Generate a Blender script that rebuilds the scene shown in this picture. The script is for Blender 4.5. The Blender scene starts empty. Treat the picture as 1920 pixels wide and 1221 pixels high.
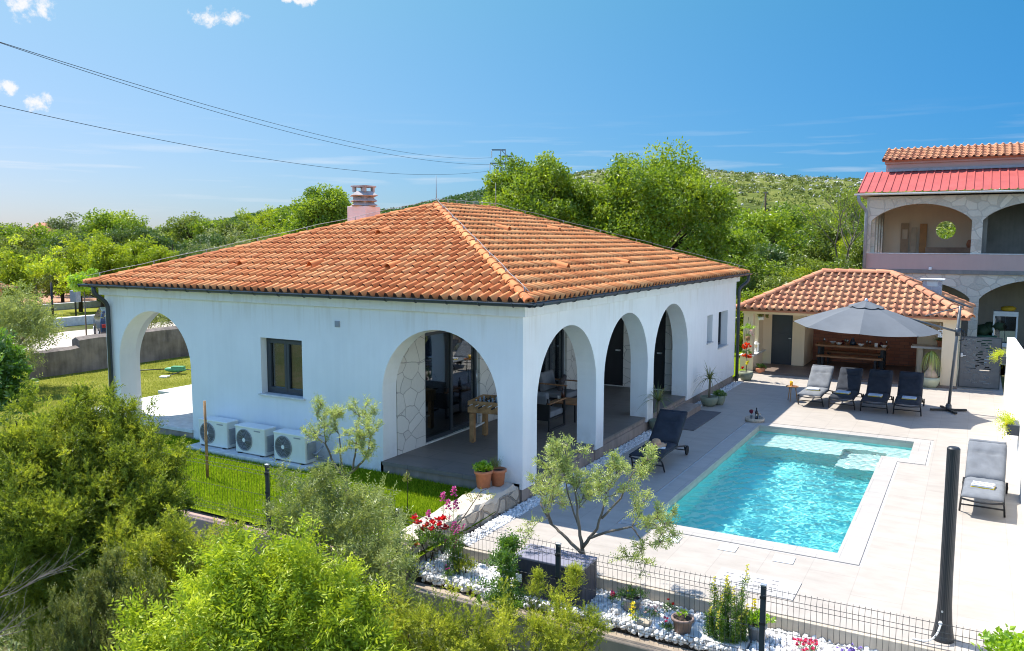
import bpy, bmesh, math, random
import numpy as np
from mathutils import Vector, Matrix
from mathutils.geometry import tessellate_polygon

SC = bpy.context.scene
COL = SC.collection
PI = math.pi
random.seed(7)
RNG = np.random.default_rng(7)

# ------------------------------------------------------------------ camera
cd = bpy.data.cameras.new('camera')
cam = bpy.data.objects.new('camera', cd)
COL.objects.link(cam)
cd.sensor_fit = 'HORIZONTAL'; cd.sensor_width = 36.0
cd.lens = 36.0 * 1549.57 / 1920.0
cd.clip_start = 0.05; cd.clip_end = 9000
CAM = Vector((6.5867, -12.1184, 4.4744))
_p, _y, _r = math.radians(5.8916), math.radians(29.2904), math.radians(0.1046)
_f = Vector((-math.sin(_y) * math.cos(_p), math.cos(_y) * math.cos(_p), -math.sin(_p)))
_x = Vector((math.cos(_y), math.sin(_y), 0)); _u = _x.cross(_f)
_x2 = _x * math.cos(_r) + _u * math.sin(_r); _u2 = _u * math.cos(_r) - _x * math.sin(_r)
cam.matrix_world = Matrix(((_x2.x, _u2.x, -_f.x, CAM.x), (_x2.y, _u2.y, -_f.y, CAM.y), (_x2.z, _u2.z, -_f.z, CAM.z), (0, 0, 0, 1)))
SC.camera = cam

# ------------------------------------------------------------------ light
SUN = Vector((-2.0, 0.36, 3.47)).normalized()
sd = bpy.data.lights.new('sun', 'SUN'); sd.energy = 4.0; sd.angle = math.radians(0.55); sd.color = (1.0, 0.955, 0.87)
so = bpy.data.objects.new('sun', sd); COL.objects.link(so)
so.rotation_euler = SUN.to_track_quat('Z', 'Y').to_euler(); so.location = (-40, 10, 60)
SC.view_settings.view_transform = 'Standard'; SC.view_settings.look = 'None'
SC.cycles.pixel_filter_type = 'BLACKMAN_HARRIS'; SC.cycles.filter_width = 1.05
SC.view_settings.exposure = 1.15; SC.view_settings.gamma = 1.0
FILLSKY = (1.1, 1.6, 2.0, 1)
W = bpy.data.worlds.new('World'); SC.world = W; W.use_nodes = True
nt = W.node_tree; nt.nodes.clear()
def wn(t, **k):
    n = nt.nodes.new(t)
    for a, b in k.items(): setattr(n, a, b)
    return n
def wl(a, b): nt.links.new(a, b)
out = wn('ShaderNodeOutputWorld'); bg = wn('ShaderNodeBackground'); sky = wn('ShaderNodeTexSky', sky_type='NISHITA')
sky.sun_disc = False; sky.sun_elevation = math.asin(SUN.z); sky.sun_rotation = math.atan2(SUN.x, SUN.y)
sky.altitude = 300; sky.air_density = 1.0; sky.dust_density = 0.35; sky.ozone_density = 2.6
bg.inputs[1].default_value = 0.07
# small fair-weather clouds, laid out by compass direction on the sky itself
tc = wn('ShaderNodeTexCoord')
def vdot(vec):
    d = wn('ShaderNodeVectorMath', operation='DOT_PRODUCT'); d.inputs[1].default_value = vec
    wl(tc.outputs['Generated'], d.inputs[0]); return d.outputs['Value']
def m2(op, a, b=None, c=None):
    n = wn('ShaderNodeMath', operation=op)
    for i, q in enumerate((a, b, c)):
        if q is None: continue
        if isinstance(q, (int, float)): n.inputs[i].default_value = q
        else: wl(q, n.inputs[i])
    return n.outputs[0]
# clear deep-blue air away from the sun, paler towards it; sky behind and right of the viewer brightened as added fill
sgx = wn('ShaderNodeSeparateXYZ'); wl(tc.outputs['Generated'], sgx.inputs[0]); sunc = vdot(SUN)
def chan(a, b_, c): return m2('POWER', 2.71828, m2('ADD', a, m2('ADD', m2('MULTIPLY', m2('MAXIMUM', sunc, 0.15), b_), m2('MULTIPLY', m2('MINIMUM', m2('MAXIMUM', sgx.outputs[2], 0.0), 0.4), c))))
KS = 1.0 / (0.07 * 2.22)
fc = wn('ShaderNodeCombineColor')
for i_, (a, b_, c) in enumerate(((-4.28, 3.75, -1.05), (-2.94, 1.01, 1.39), (-2.175, 0.03, 0.55))): wl(m2('MULTIPLY', chan(a, b_, c), KS), fc.inputs[i_])
wf = wn('ShaderNodeMapRange', interpolation_type='SMOOTHSTEP'); wf.inputs['From Min'].default_value = 0.40; wf.inputs['From Max'].default_value = 0.78; wl(vdot((-0.489, 0.872, 0.0)), wf.inputs['Value'])
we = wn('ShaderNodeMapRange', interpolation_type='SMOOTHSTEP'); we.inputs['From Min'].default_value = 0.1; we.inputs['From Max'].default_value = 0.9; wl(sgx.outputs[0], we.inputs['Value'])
bm_ = wn('ShaderNodeMix', data_type='RGBA'); wl(we.outputs[0], bm_.inputs[0]); bm_.inputs[6].default_value = FILLSKY; bm_.inputs[7].default_value = (2.3, 2.2, 2.1, 1)
wz = wn('ShaderNodeMapRange', interpolation_type='SMOOTHSTEP'); wz.inputs['From Min'].default_value = 0.75; wz.inputs['From Max'].default_value = 0.35; wl(sgx.outputs[2], wz.inputs['Value'])
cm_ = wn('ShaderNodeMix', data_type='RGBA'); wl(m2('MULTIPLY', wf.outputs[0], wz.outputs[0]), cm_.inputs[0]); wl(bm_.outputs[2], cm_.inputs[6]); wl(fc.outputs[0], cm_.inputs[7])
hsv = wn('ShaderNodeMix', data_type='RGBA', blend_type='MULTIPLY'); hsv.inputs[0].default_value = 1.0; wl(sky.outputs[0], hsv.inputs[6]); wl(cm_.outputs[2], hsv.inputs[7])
CLOUDS = [  # direction, half width (rad), half height, softness
    ((-0.835, 0.4994, 0.2309), 0.017, 0.016, 1.0), ((-0.8246, 0.5162, 0.2315), 0.012, 0.013, 1.0),
    ((-0.7284, 0.6421, 0.2389), 0.034, 0.011, 0.95), ((-0.8449, 0.5161, 0.1404), 0.016, 0.012, 1.0),
    ((-0.8586, 0.4894, 0.1528), 0.014, 0.010, 0.9), ((-0.6619, 0.7018, 0.2634), 0.032, 0.008, 0.9),
]
nz = wn('ShaderNodeTexNoise'); nz.inputs['Scale'].default_value = 60; nz.inputs['Detail'].default_value = 7; nz.inputs['Roughness'].default_value = 0.62
wl(tc.outputs['Generated'], nz.inputs['Vector'])
tot = None
for (dv, hw, hh, am) in CLOUDS:
    D = Vector(dv).normalized(); R = D.cross(Vector((0, 0, 1))).normalized(); U = R.cross(D)
    a = m2('DIVIDE', vdot(R), hw); b = m2('DIVIDE', vdot(U), hh)
    e = m2('ADD', m2('MULTIPLY', a, a), m2('MULTIPLY', b, b))
    front = m2('GREATER_THAN', vdot(D), 0.5)
    s = m2('MULTIPLY', m2('MULTIPLY', m2('MAXIMUM', m2('SUBTRACT', 1.0, e), -1.0), am), front)
    s = m2('ADD', s, m2('MULTIPLY', m2('SUBTRACT', 1.0, front), -1.0))
    tot = s if tot is None else m2('MAXIMUM', tot, s)
dens = m2('ADD', m2('MULTIPLY', tot, 0.55), m2('SUBTRACT', m2('MULTIPLY', nz.outputs['Fac'], 2.6), 1.38))
mr = wn('ShaderNodeMapRange', interpolation_type='SMOOTHSTEP'); mr.inputs['From Min'].default_value = 0.0; mr.inputs['From Max'].default_value = 0.55
wl(dens, mr.inputs['Value'])
# thin cirrus streaks low over the horizon
mp = wn('ShaderNodeMapping'); mp.inputs['Scale'].default_value = (5, 5, 85); wl(tc.outputs['Generated'], mp.inputs['Vector'])
n2 = wn('ShaderNodeTexNoise'); n2.inputs['Scale'].default_value = 1.4; n2.inputs['Detail'].default_value = 6; wl(mp.outputs[0], n2.inputs['Vector'])
sz = wn('ShaderNodeSeparateXYZ'); wl(tc.outputs['Generated'], sz.inputs[0])
band = m2('MULTIPLY', m2('SUBTRACT', 1.0, m2('MINIMUM', m2('ABSOLUTE', m2('DIVIDE', m2('SUBTRACT', sz.outputs[2], 0.075), 0.075)), 1.0)), 0.75)
cir = m2('MULTIPLY', m2('MAXIMUM', m2('SUBTRACT', m2('MULTIPLY', n2.outputs['Fac'], 2.4), 1.28), 0.0), band)
cf = m2('MINIMUM', m2('ADD', mr.outputs[0], cir), 1.0)
mx = wn('ShaderNodeMix', data_type='RGBA'); wl(cf, mx.inputs[0]); wl(hsv.outputs[2], mx.inputs[6]); mx.inputs[7].default_value = (6.2, 6.3, 6.5, 1)
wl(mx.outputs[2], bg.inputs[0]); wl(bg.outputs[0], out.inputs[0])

# ------------------------------------------------------------------ materials
def s2l(r, g, b):
    f = lambda c: (c / 255 / 12.92) if c / 255 <= 0.04045 else ((c / 255 + 0.055) / 1.055) ** 2.4
    return (f(r), f(g), f(b))
class NT:
    def __init__(s, name):
        s.m = bpy.data.materials.new(name); s.m.use_nodes = True; s.t = s.m.node_tree; s.t.nodes.clear()
        s.o = s.n('ShaderNodeOutputMaterial')
    def n(s, t, **k):
        n = s.t.nodes.new(t)
        for a, b in k.items(): setattr(n, a, b)
        return n
    def l(s, a, b): s.t.links.new(a, b)
    def put(s, sock, v):
        if hasattr(v, 'is_output') or isinstance(v, bpy.types.NodeSocket): s.l(v, sock)
        elif isinstance(v, (tuple, list)) and len(v) == 3 and sock.type == 'RGBA': sock.default_value = (*v, 1)
        else: sock.default_value = v
    def math(s, op, a, b=0.0, c=None):
        n = s.n('ShaderNodeMath', operation=op); s.put(n.inputs[0], a); s.put(n.inputs[1], b)
        if c is not None: s.put(n.inputs[2], c)
        return n.outputs[0]
    def noise(s, vec, scale, detail=4, rough=0.55, dim='3D'):
        n = s.n('ShaderNodeTexNoise'); n.inputs['Scale'].default_value = scale; n.inputs['Detail'].default_value = detail; n.inputs['Roughness'].default_value = rough
        s.l(vec, n.inputs['Vector']); return n.outputs['Fac']
    def pos(s): return s.n('ShaderNodeNewGeometry').outputs['Position']
    def obj(s): return s.n('ShaderNodeTexCoord').outputs['Object']
    def mapping(s, vec, scale=(1, 1, 1), rot=(0, 0, 0), loc=(0, 0, 0)):
        n = s.n('ShaderNodeMapping'); n.inputs['Scale'].default_value = scale; n.inputs['Rotation'].default_value = rot; n.inputs['Location'].default_value = loc
        s.l(vec, n.inputs['Vector']); return n.outputs[0]
    def ramp(s, fac, stops, interp='LINEAR'):
        n = s.n('ShaderNodeValToRGB'); n.color_ramp.interpolation = interp; s.l(fac, n.inputs[0]); e = n.color_ramp.elements
        while len(e) < len(stops): e.new(0.5)
        for q, (p, c) in zip(e, stops): q.position = p; q.color = (*c, 1)
        return n.outputs[0]
    def mix(s, f, a, b, blend='MIX'):
        n = s.n('ShaderNodeMix', data_type='RGBA', blend_type=blend); s.put(n.inputs[0], f); s.put(n.inputs[6], a); s.put(n.inputs[7], b); return n.outputs[2]
    def bump(s, h, strength=0.3, dist=0.01):
        n = s.n('ShaderNodeBump'); n.inputs['Strength'].default_value = strength; n.inputs['Distance'].default_value = dist; s.l(h, n.inputs['Height']); return n.outputs[0]
    def pbr(s, col, rough=0.6, metal=0.0, normal=None, spec=0.5, **k):
        n = s.n('ShaderNodeBsdfPrincipled'); s.put(n.inputs['Base Color'], col); s.put(n.inputs['Roughness'], rough); n.inputs['Metallic'].default_value = metal
        n.inputs['Specular IOR Level'].default_value = spec
        if normal is not None: s.l(normal, n.inputs['Normal'])
        for a, b in k.items(): s.put(n.inputs[a], b)
        s.l(n.outputs[0], s.o.inputs[0]); return n
def pm(name, col, rough=0.6, metal=0.0, var=0.12, vs=6.0, bump=0.15, bs=60.0, spec=0.4, stretch=(1, 1, 1), dist=0.004):
    """general material: colour with soft tonal variation and a fine bump"""
    t = NT(name); v = t.mapping(t.obj(), stretch)
    f = t.noise(v, vs, 5)
    lo = tuple(c * (1 - var * 1.6) for c in col); hi = tuple(min(1, c * (1 + var * 1.2)) for c in col)
    c = t.ramp(f, [(0.28, lo), (0.72, hi)])
    nm = t.bump(t.noise(v, bs, 3), bump, dist) if bump else None
    t.pbr(c, rough, metal, nm, spec); return t.m
LEAF_GAIN = 1.35
def foliage(name, stops, trans=0.42, rough=0.55, gloss=0.06):
    stops = [(p, tuple(min(0.85, q * LEAF_GAIN) for q in c)) for p, c in stops]; trans = min(0.5, trans + 0.08)
    """leaf material, per-leaf colour from the mesh attribute 'tint'"""
    t = NT(name); a = t.n('ShaderNodeAttribute', attribute_name='tint'); oi = t.n('ShaderNodeObjectInfo')
    f = t.math('ADD', t.math('MULTIPLY', a.outputs['Fac'], 0.82), t.math('MULTIPLY', oi.outputs['Random'], 0.18))
    c = t.ramp(f, stops)
    d = t.n('ShaderNodeBsdfDiffuse'); t.l(c, d.inputs[0])
    tr = t.n('ShaderNodeBsdfTranslucent'); c2 = t.mix(1.0, c, (1.0, 1.0, 0.55), 'MULTIPLY'); t.l(c2, tr.inputs[0])
    m = t.n('ShaderNodeMixShader'); m.inputs[0].default_value = trans; t.l(d.outputs[0], m.inputs[1]); t.l(tr.outputs[0], m.inputs[2])
    g = t.n('ShaderNodeBsdfGlossy'); g.inputs['Roughness'].default_value = 0.42; g.inputs[0].default_value = (1, 1, 1, 1)
    m2_ = t.n('ShaderNodeMixShader'); m2_.inputs[0].default_value = gloss; t.l(m.outputs[0], m2_.inputs[1]); t.l(g.outputs[0], m2_.inputs[2])
    t.l(m2_.outputs[0], t.o.inputs[0]); return t.m

# ------------------------------------------------------------------ mesh helpers
class MB:
    def __init__(s): s.v = []; s.f = []; s.t = []; s.s = []
    def add(s, vs, fs, smooth=False, tint=0.0):
        b = len(s.v); s.v += [tuple(q) for q in vs]
        for f in fs: s.f.append(tuple(b + i for i in f)); s.s.append(smooth); s.t.append(tint)
        return s
    def box(s, x0, y0, z0, x1, y1, z1, M=None):
        vs = [(x0, y0, z0), (x1, y0, z0), (x1, y1, z0), (x0, y1, z0), (x0, y0, z1), (x1, y0, z1), (x1, y1, z1), (x0, y1, z1)]
        if M is not None: vs = [M @ Vector(q) for q in vs]
        return s.add(vs, [(0, 3, 2, 1), (4, 5, 6, 7), (0, 1, 5, 4), (1, 2, 6, 5), (2, 3, 7, 6), (3, 0, 4, 7)])
    def bar(s, a, b, w, h, up=(0, 0, 1)):
        """rectangular bar from a to b"""
        a = Vector(a); b = Vector(b); d = (b - a).normalized(); u = Vector(up)
        if abs(d.dot(u)) > 0.98: u = Vector((0, 1, 0))
        r = d.cross(u).normalized(); u = r.cross(d)
        vs = []
        for p in (a, b):
            for i, j in ((-1, -1), (1, -1), (1, 1), (-1, 1)): vs.append(p + r * (i * w / 2) + u * (j * h / 2))
        return s.add(vs, [(0, 1, 2, 3), (7, 6, 5, 4), (0, 4, 5, 1), (1, 5, 6, 2), (2, 6, 7, 3), (3, 7, 4, 0)])
    def tube(s, path, r, n=8, cap=True, smooth=True, squash=1.0):
        P = [Vector(q) for q in path]; R = r if isinstance(r, (list, tuple)) else [r] * len(P)
        vs = []; fs = []; ref = None
        for i, p in enumerate(P):
            d = (P[min(i + 1, len(P) - 1)] - P[max(i - 1, 0)]).normalized()
            if ref is None: ref = Vector((0, 0, 1)) if abs(d.z) < 0.9 else Vector((1, 0, 0))
            a = d.cross(ref).normalized(); b = a.cross(d); ref = b
            for k in range(n):
                t = 2 * PI * k / n; vs.append(p + a * (R[i] * math.cos(t)) + b * (R[i] * squash * math.sin(t)))
        for i in range(len(P) - 1):
            for k in range(n): fs.append((i * n + k, i * n + (k + 1) % n, (i + 1) * n + (k + 1) % n, (i + 1) * n + k))
        s.add(vs, fs, smooth)
        if cap:
            b = len(s.v) - len(vs)
            s.f.append(tuple(b + k for k in reversed(range(n)))); s.s.append(False); s.t.append(0)
            s.f.append(tuple(b + (len(P) - 1) * n + k for k in range(n))); s.s.append(False); s.t.append(0)
        return s
    def cyl(s, c, r, h, n=20, r2=None, smooth=True):
        c = Vector(c); return s.tube([c, c + Vector((0, 0, h))], [r, r if r2 is None else r2], n, True, smooth)
    def lathe(s, prof, c=(0, 0, 0), n=24, smooth=True, sx=1, sy=1):
        vs = []; fs = []
        for r, z in prof:
            for k in range(n): vs.append((c[0] + r * sx * math.cos(2 * PI * k / n), c[1] + r * sy * math.sin(2 * PI * k / n), c[2] + z))
        for i in range(len(prof) - 1):
            for k in range(n): fs.append((i * n + k, i * n + (k + 1) % n, (i + 1) * n + (k + 1) % n, (i + 1) * n + k))
        return s.add(vs, fs, smooth)
    def blob(s, c, r, n=10, m=7, jit=0.0, sc=(1, 1, 1), tint=0.0):
        vs = []; fs = []
        for i in range(m + 1):
            th = PI * i / m
            for k in range(n):
                q = r * (1 + random.uniform(-jit, jit)); ph = 2 * PI * k / n
                vs.append((c[0] + sc[0] * q * math.sin(th) * math.cos(ph), c[1] + sc[1] * q * math.sin(th) * math.sin(ph), c[2] + sc[2] * q * math.cos(th)))
        for i in range(m):
            for k in range(n): fs.append((i * n + k, (i + 1) * n + k, (i + 1) * n + (k + 1) % n, i * n + (k + 1) % n))
        return s.add(vs, fs, True, tint)
    def panel(s, o, ux, uy, nrm, thick, outer, holes=()):
        """flat plate with holes: 2D outlines in (ux,uy) from o, extruded by -nrm*thick"""
        o = Vector(o); ux = Vector(ux); uy = Vector(uy); nv = Vector(nrm)
        loops = [list(outer)] + [list(h) for h in holes]
        pts = [p for L in loops for p in L]
        tris = tessellate_polygon([[Vector((p[0], p[1], 0)) for p in L] for L in loops])
        fr = [o + ux * p[0] + uy * p[1] for p in pts]; bk = [p - nv * thick for p in fr]; n = len(pts)
        fs = []
        for t in tris:
            a, b, c = [fr[i] for i in t]
            if (b - a).cross(c - a).dot(nv) < 0: t = (t[0], t[2], t[1])
            fs.append(tuple(t)); fs.append((t[0] + n, t[2] + n, t[1] + n))
        b0 = 0
        for L in loops:
            for i in range(len(L)):
                j = (i + 1) % len(L); fs.append((b0 + i, b0 + j, b0 + j + n, b0 + i + n))
            b0 += len(L)
        return s.add(fr + bk, fs)
    def build(s, name, mat, parent=None, bevel=0.0, world=False, recalc=True, seg=2, bevang=0.6, subd=0):
        me = bpy.data.meshes.new(name)
        off = ORG.get(parent.name, Vector((0, 0, 0))) if (world and parent is not None) else Vector((0, 0, 0))
        me.from_pydata([tuple(Vector(q) - off) for q in s.v], [], s.f)
        me.polygons.foreach_set('use_smooth', s.s)
        if any(s.t):
            a = me.attributes.new('tint', 'FLOAT', 'FACE'); a.data.foreach_set('value', s.t)
        if recalc or bevel:
            bm = bmesh.new(); bm.from_mesh(me)
            if recalc: bmesh.ops.recalc_face_normals(bm, faces=bm.faces)
            if bevel:
                es = [e for e in bm.edges if len(e.link_faces) == 2 and e.calc_face_angle(0) > bevang]
                bmesh.ops.bevel(bm, geom=es, offset=bevel, segments=seg, profile=0.5, affect='EDGES', clamp_overlap=True)
            bm.to_mesh(me); bm.free()
        me.materials.append(mat)
        o = bpy.data.objects.new(name, me); COL.objects.link(o)
        if parent is not None:
            o.parent = parent
            if parent.name in ORG: ORG[o.name] = ORG[parent.name]
        return o
ORG = {}
def tag(o, label=None, cat=None, group=None, kind=None):
    if label: o['label'] = label
    if cat: o['category'] = cat
    if group: o['group'] = group
    if kind: o['kind'] = kind
    return o
def thing(name, label, cat, loc=(0, 0, 0), rz=0.0, group=None):
    o = bpy.data.objects.new(name, None); COL.objects.link(o); o.empty_display_size = 0.2
    o.location = loc; o.rotation_euler = (0, 0, rz); ORG[o.name] = Vector(loc)
    return tag(o, label, cat, group)
def dup(o, parent=None):
    c = o.copy(); COL.objects.link(c)
    if parent is not None: c.parent = parent
    for ch in list(o.children): dup(ch, c)
    return c
def dupthing(o, loc, rz=0.0, label=None, scale=None, group=None):
    c = dup(o); c.location = loc; c.rotation_euler = (0, 0, rz)
    if scale: c.scale = scale if hasattr(scale, '__len__') else (scale,) * 3
    if label: c['label'] = label
    if group: c['group'] = group
    return c
def npmesh(name, V, F, mat, parent=None, tint=None, smooth=False):
    """mesh from arrays, all faces with the same number of corners"""
    V = np.asarray(V, np.float32); F = np.asarray(F, np.int32); k = F.shape[1]
    me = bpy.data.meshes.new(name); me.vertices.add(len(V)); me.vertices.foreach_set('co', V.ravel())
    me.loops.add(F.size); me.loops.foreach_set('vertex_index', F.ravel())
    me.polygons.add(len(F)); me.polygons.foreach_set('loop_start', np.arange(0, F.size, k, dtype=np.int32))
    try: me.polygons.foreach_set('loop_total', np.full(len(F), k, np.int32))
    except Exception: pass
    me.polygons.foreach_set('use_smooth', np.full(len(F), smooth))
    if tint is not None:
        a = me.attributes.new('tint', 'FLOAT', 'FACE'); a.data.foreach_set('value', np.asarray(tint, np.float32))
    me.update(calc_edges=True); me.validate()
    me.materials.append(mat); o = bpy.data.objects.new(name, me); COL.objects.link(o)
    if parent is not None:
        o.parent = parent
        if parent.name in ORG: ORG[o.name] = ORG[parent.name]
    return o
def unit(a): return a / np.maximum(np.linalg.norm(a, axis=1, keepdims=True), 1e-9)
def leafset(P, D, N, L, Wd, tint, fold=0.0, droop=0.0):
    """rhombic leaves at P along D with face normal N; returns verts, quads, tints"""
    n = len(P); D = unit(D); S = unit(np.cross(D, N)); N = unit(np.cross(S, D))
    L = np.broadcast_to(np.asarray(L, float).reshape(-1, 1), (n, 1)); Wd = np.broadcast_to(np.asarray(Wd, float).reshape(-1, 1), (n, 1))
    mid = P + D * L * 0.45 + N * fold * Wd
    V = np.stack([P, mid + S * Wd * 0.5, P + D * L - N * droop * L, mid - S * Wd * 0.5], 1).reshape(-1, 3)
    F = np.arange(4 * n).reshape(n, 4)
    return V, F, np.broadcast_to(tint, (n,))
def merge(parts):
    V = []; F = []; T = []; b = 0
    for v, f, t in parts: V.append(v); F.append(f + b); T.append(t); b += len(v)
    return np.concatenate(V), np.concatenate(F), np.concatenate(T)
def clumps(C, R, per, L, Wd, rng, up=0.4, tint=(0, 1), squash=0.8, shell=0.55, outw=0.8):
    """leaves gathered in clumps: centres C (n,3), radii R (n)"""
    n = len(C); R = np.asarray(R).reshape(-1, 1)
    d = unit(rng.normal(size=(n * per, 3))); r = rng.uniform(shell, 1.0, (n * per, 1)) ** 0.7
    ci = np.repeat(np.arange(n), per)
    P = C[ci] + d * r * R[ci] * np.array([1, 1, squash])
    ctr = C.mean(0)
    N = unit(d * outw + rng.normal(size=d.shape) * 0.55 + np.array([0, 0, up]))
    D = unit(rng.normal(size=d.shape) + d * 0.5 + np.array([0, 0, -0.15]))
    ct = rng.uniform(tint[0], tint[1], n)
    T = np.clip(ct[ci] * 0.6 + rng.uniform(tint[0], tint[1], n * per) * 0.4, 0.001, 1)
    Ls = L * rng.uniform(0.7, 1.3, n * per)
    return leafset(P, D, N, Ls, Ls * (Wd / L), T, 0.15, 0.12)
# ------------------------------------------------------------------ shared materials
M = {}
def stucco(name, col, var=0.05, bs=90, bump=0.35):
    t = NT(name); v = t.pos()
    f = t.noise(v, 1.3, 6, 0.6); g = t.noise(t.mapping(v, (9, 9, 0.9)), 1.0, 4)
    f = t.math('ADD', t.math('MULTIPLY', f, 0.7), t.math('MULTIPLY', g, 0.3))
    c = t.ramp(f, [(0.3, tuple(q * (1 - var * 1.5) for q in col)), (0.6, col)])
    h = t.math('ADD', t.noise(v, bs, 2), t.math('MULTIPLY', t.noise(v, bs * 3, 2), 0.5))
    t.pbr(c, 0.88, 0, t.bump(h, bump, 0.004), 0.2); return t.m
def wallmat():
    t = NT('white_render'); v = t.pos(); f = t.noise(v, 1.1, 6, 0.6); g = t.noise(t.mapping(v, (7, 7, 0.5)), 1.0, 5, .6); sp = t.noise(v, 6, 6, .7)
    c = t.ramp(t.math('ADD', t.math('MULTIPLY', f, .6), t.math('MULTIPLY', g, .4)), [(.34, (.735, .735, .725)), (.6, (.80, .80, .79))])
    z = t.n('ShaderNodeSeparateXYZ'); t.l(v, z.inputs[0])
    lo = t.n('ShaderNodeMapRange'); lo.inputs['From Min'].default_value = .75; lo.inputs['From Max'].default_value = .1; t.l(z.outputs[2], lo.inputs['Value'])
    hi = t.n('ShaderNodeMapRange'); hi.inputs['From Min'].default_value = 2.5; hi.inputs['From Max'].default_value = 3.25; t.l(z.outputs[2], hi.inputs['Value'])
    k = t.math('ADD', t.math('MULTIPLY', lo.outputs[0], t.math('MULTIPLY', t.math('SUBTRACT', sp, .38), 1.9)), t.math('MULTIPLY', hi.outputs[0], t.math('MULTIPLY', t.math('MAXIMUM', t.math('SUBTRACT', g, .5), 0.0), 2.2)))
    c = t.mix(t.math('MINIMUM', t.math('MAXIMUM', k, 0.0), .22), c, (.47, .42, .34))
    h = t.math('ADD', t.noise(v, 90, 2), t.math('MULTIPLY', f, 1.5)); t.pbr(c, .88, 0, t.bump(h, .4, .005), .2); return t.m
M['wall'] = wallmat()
M['beige'] = stucco('beige_render', (0.78, 0.63, 0.44))
M['whitewall'] = stucco('white_wall_paint', (0.82, 0.80, 0.76))
M['mauve'] = stucco('mauve_render', (0.50, 0.35, 0.31))
M['peach'] = stucco('peach_render', (0.83, 0.62, 0.45))
M['concrete'] = stucco('bare_concrete', (0.26, 0.24, 0.22), 0.25)
M['anthr'] = pm('anthracite_metal', (0.035, 0.045, 0.055), 0.38, 0.0, 0.08, 3, 0.03, 40, 0.5)
M['black'] = pm('black_metal', (0.018, 0.019, 0.022), 0.45, 0, 0.1, 4, 0.05, 60, 0.4)
M['grey'] = pm('grey_paint', (0.30, 0.31, 0.33), 0.5)
M['lightgrey'] = pm('light_grey_slab', (0.62, 0.61, 0.58), 0.7)
M['steel'] = pm('galvanised_steel', (0.5, 0.52, 0.55), 0.4, 0.7, 0.05, 5, 0.02)
M['wood'] = pm('brown_wood', (0.30, 0.15, 0.07), 0.5, 0, 0.35, 2.2, 0.2, 18, 0.35, (1.2, 14, 14))
M['wood_l'] = pm('light_wood', (0.38, 0.215, 0.095), 0.55, 0, 0.3, 2.2, 0.2, 18, 0.3, (3, 12, 3))
M['terra'] = pm('terracotta', (0.52, 0.20, 0.10), 0.8, 0, 0.2, 6, 0.2, 40)
M['soil'] = pm('potting_soil', (0.05, 0.033, 0.022), 0.95, 0, 0.3, 20, 0.6, 40)
M['potgreen'] = pm('olive_green_pot', (0.21, 0.23, 0.16), 0.6, 0, 0.1, 4, 0.08)
M['white'] = pm('white_plastic', (0.78, 0.78, 0.76), 0.45, 0, 0.04)
M['cushgrey'] = pm('grey_cushion_cloth', (0.175, 0.185, 0.20), 0.9, 0, 0.12, 5, 0.5, 260, 0.2)
M['cushdark'] = pm('charcoal_cushion_cloth', (0.030, 0.035, 0.046), 0.85, 0, 0.18, 5, 0.5, 260, 0.25)
M['rubber'] = pm('black_rubber', (0.012, 0.012, 0.013), 0.8)
def glassmat(name, tint=(0.5, 0.55, 0.57), op=0.45):
    t = NT(name); tr = t.n('ShaderNodeBsdfTransparent'); tr.inputs[0].default_value = (*tint, 1)
    g = t.n('ShaderNodeBsdfGlossy'); g.inputs['Roughness'].default_value = 0.015; g.inputs[0].default_value = (0.9, 0.95, 1, 1)
    lw = t.n('ShaderNodeLayerWeight'); lw.inputs['Blend'].default_value = 0.42
    m = t.n('ShaderNodeMixShader'); t.l(t.math('ADD', t.math('MULTIPLY', lw.outputs['Fresnel'], 0.75), op * 0.25), m.inputs[0]); t.l(tr.outputs[0], m.inputs[1]); t.l(g.outputs[0], m.inputs[2])
    t.l(m.outputs[0], t.o.inputs[0]); return t.m
M['glass'] = glassmat('window_glass')
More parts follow.
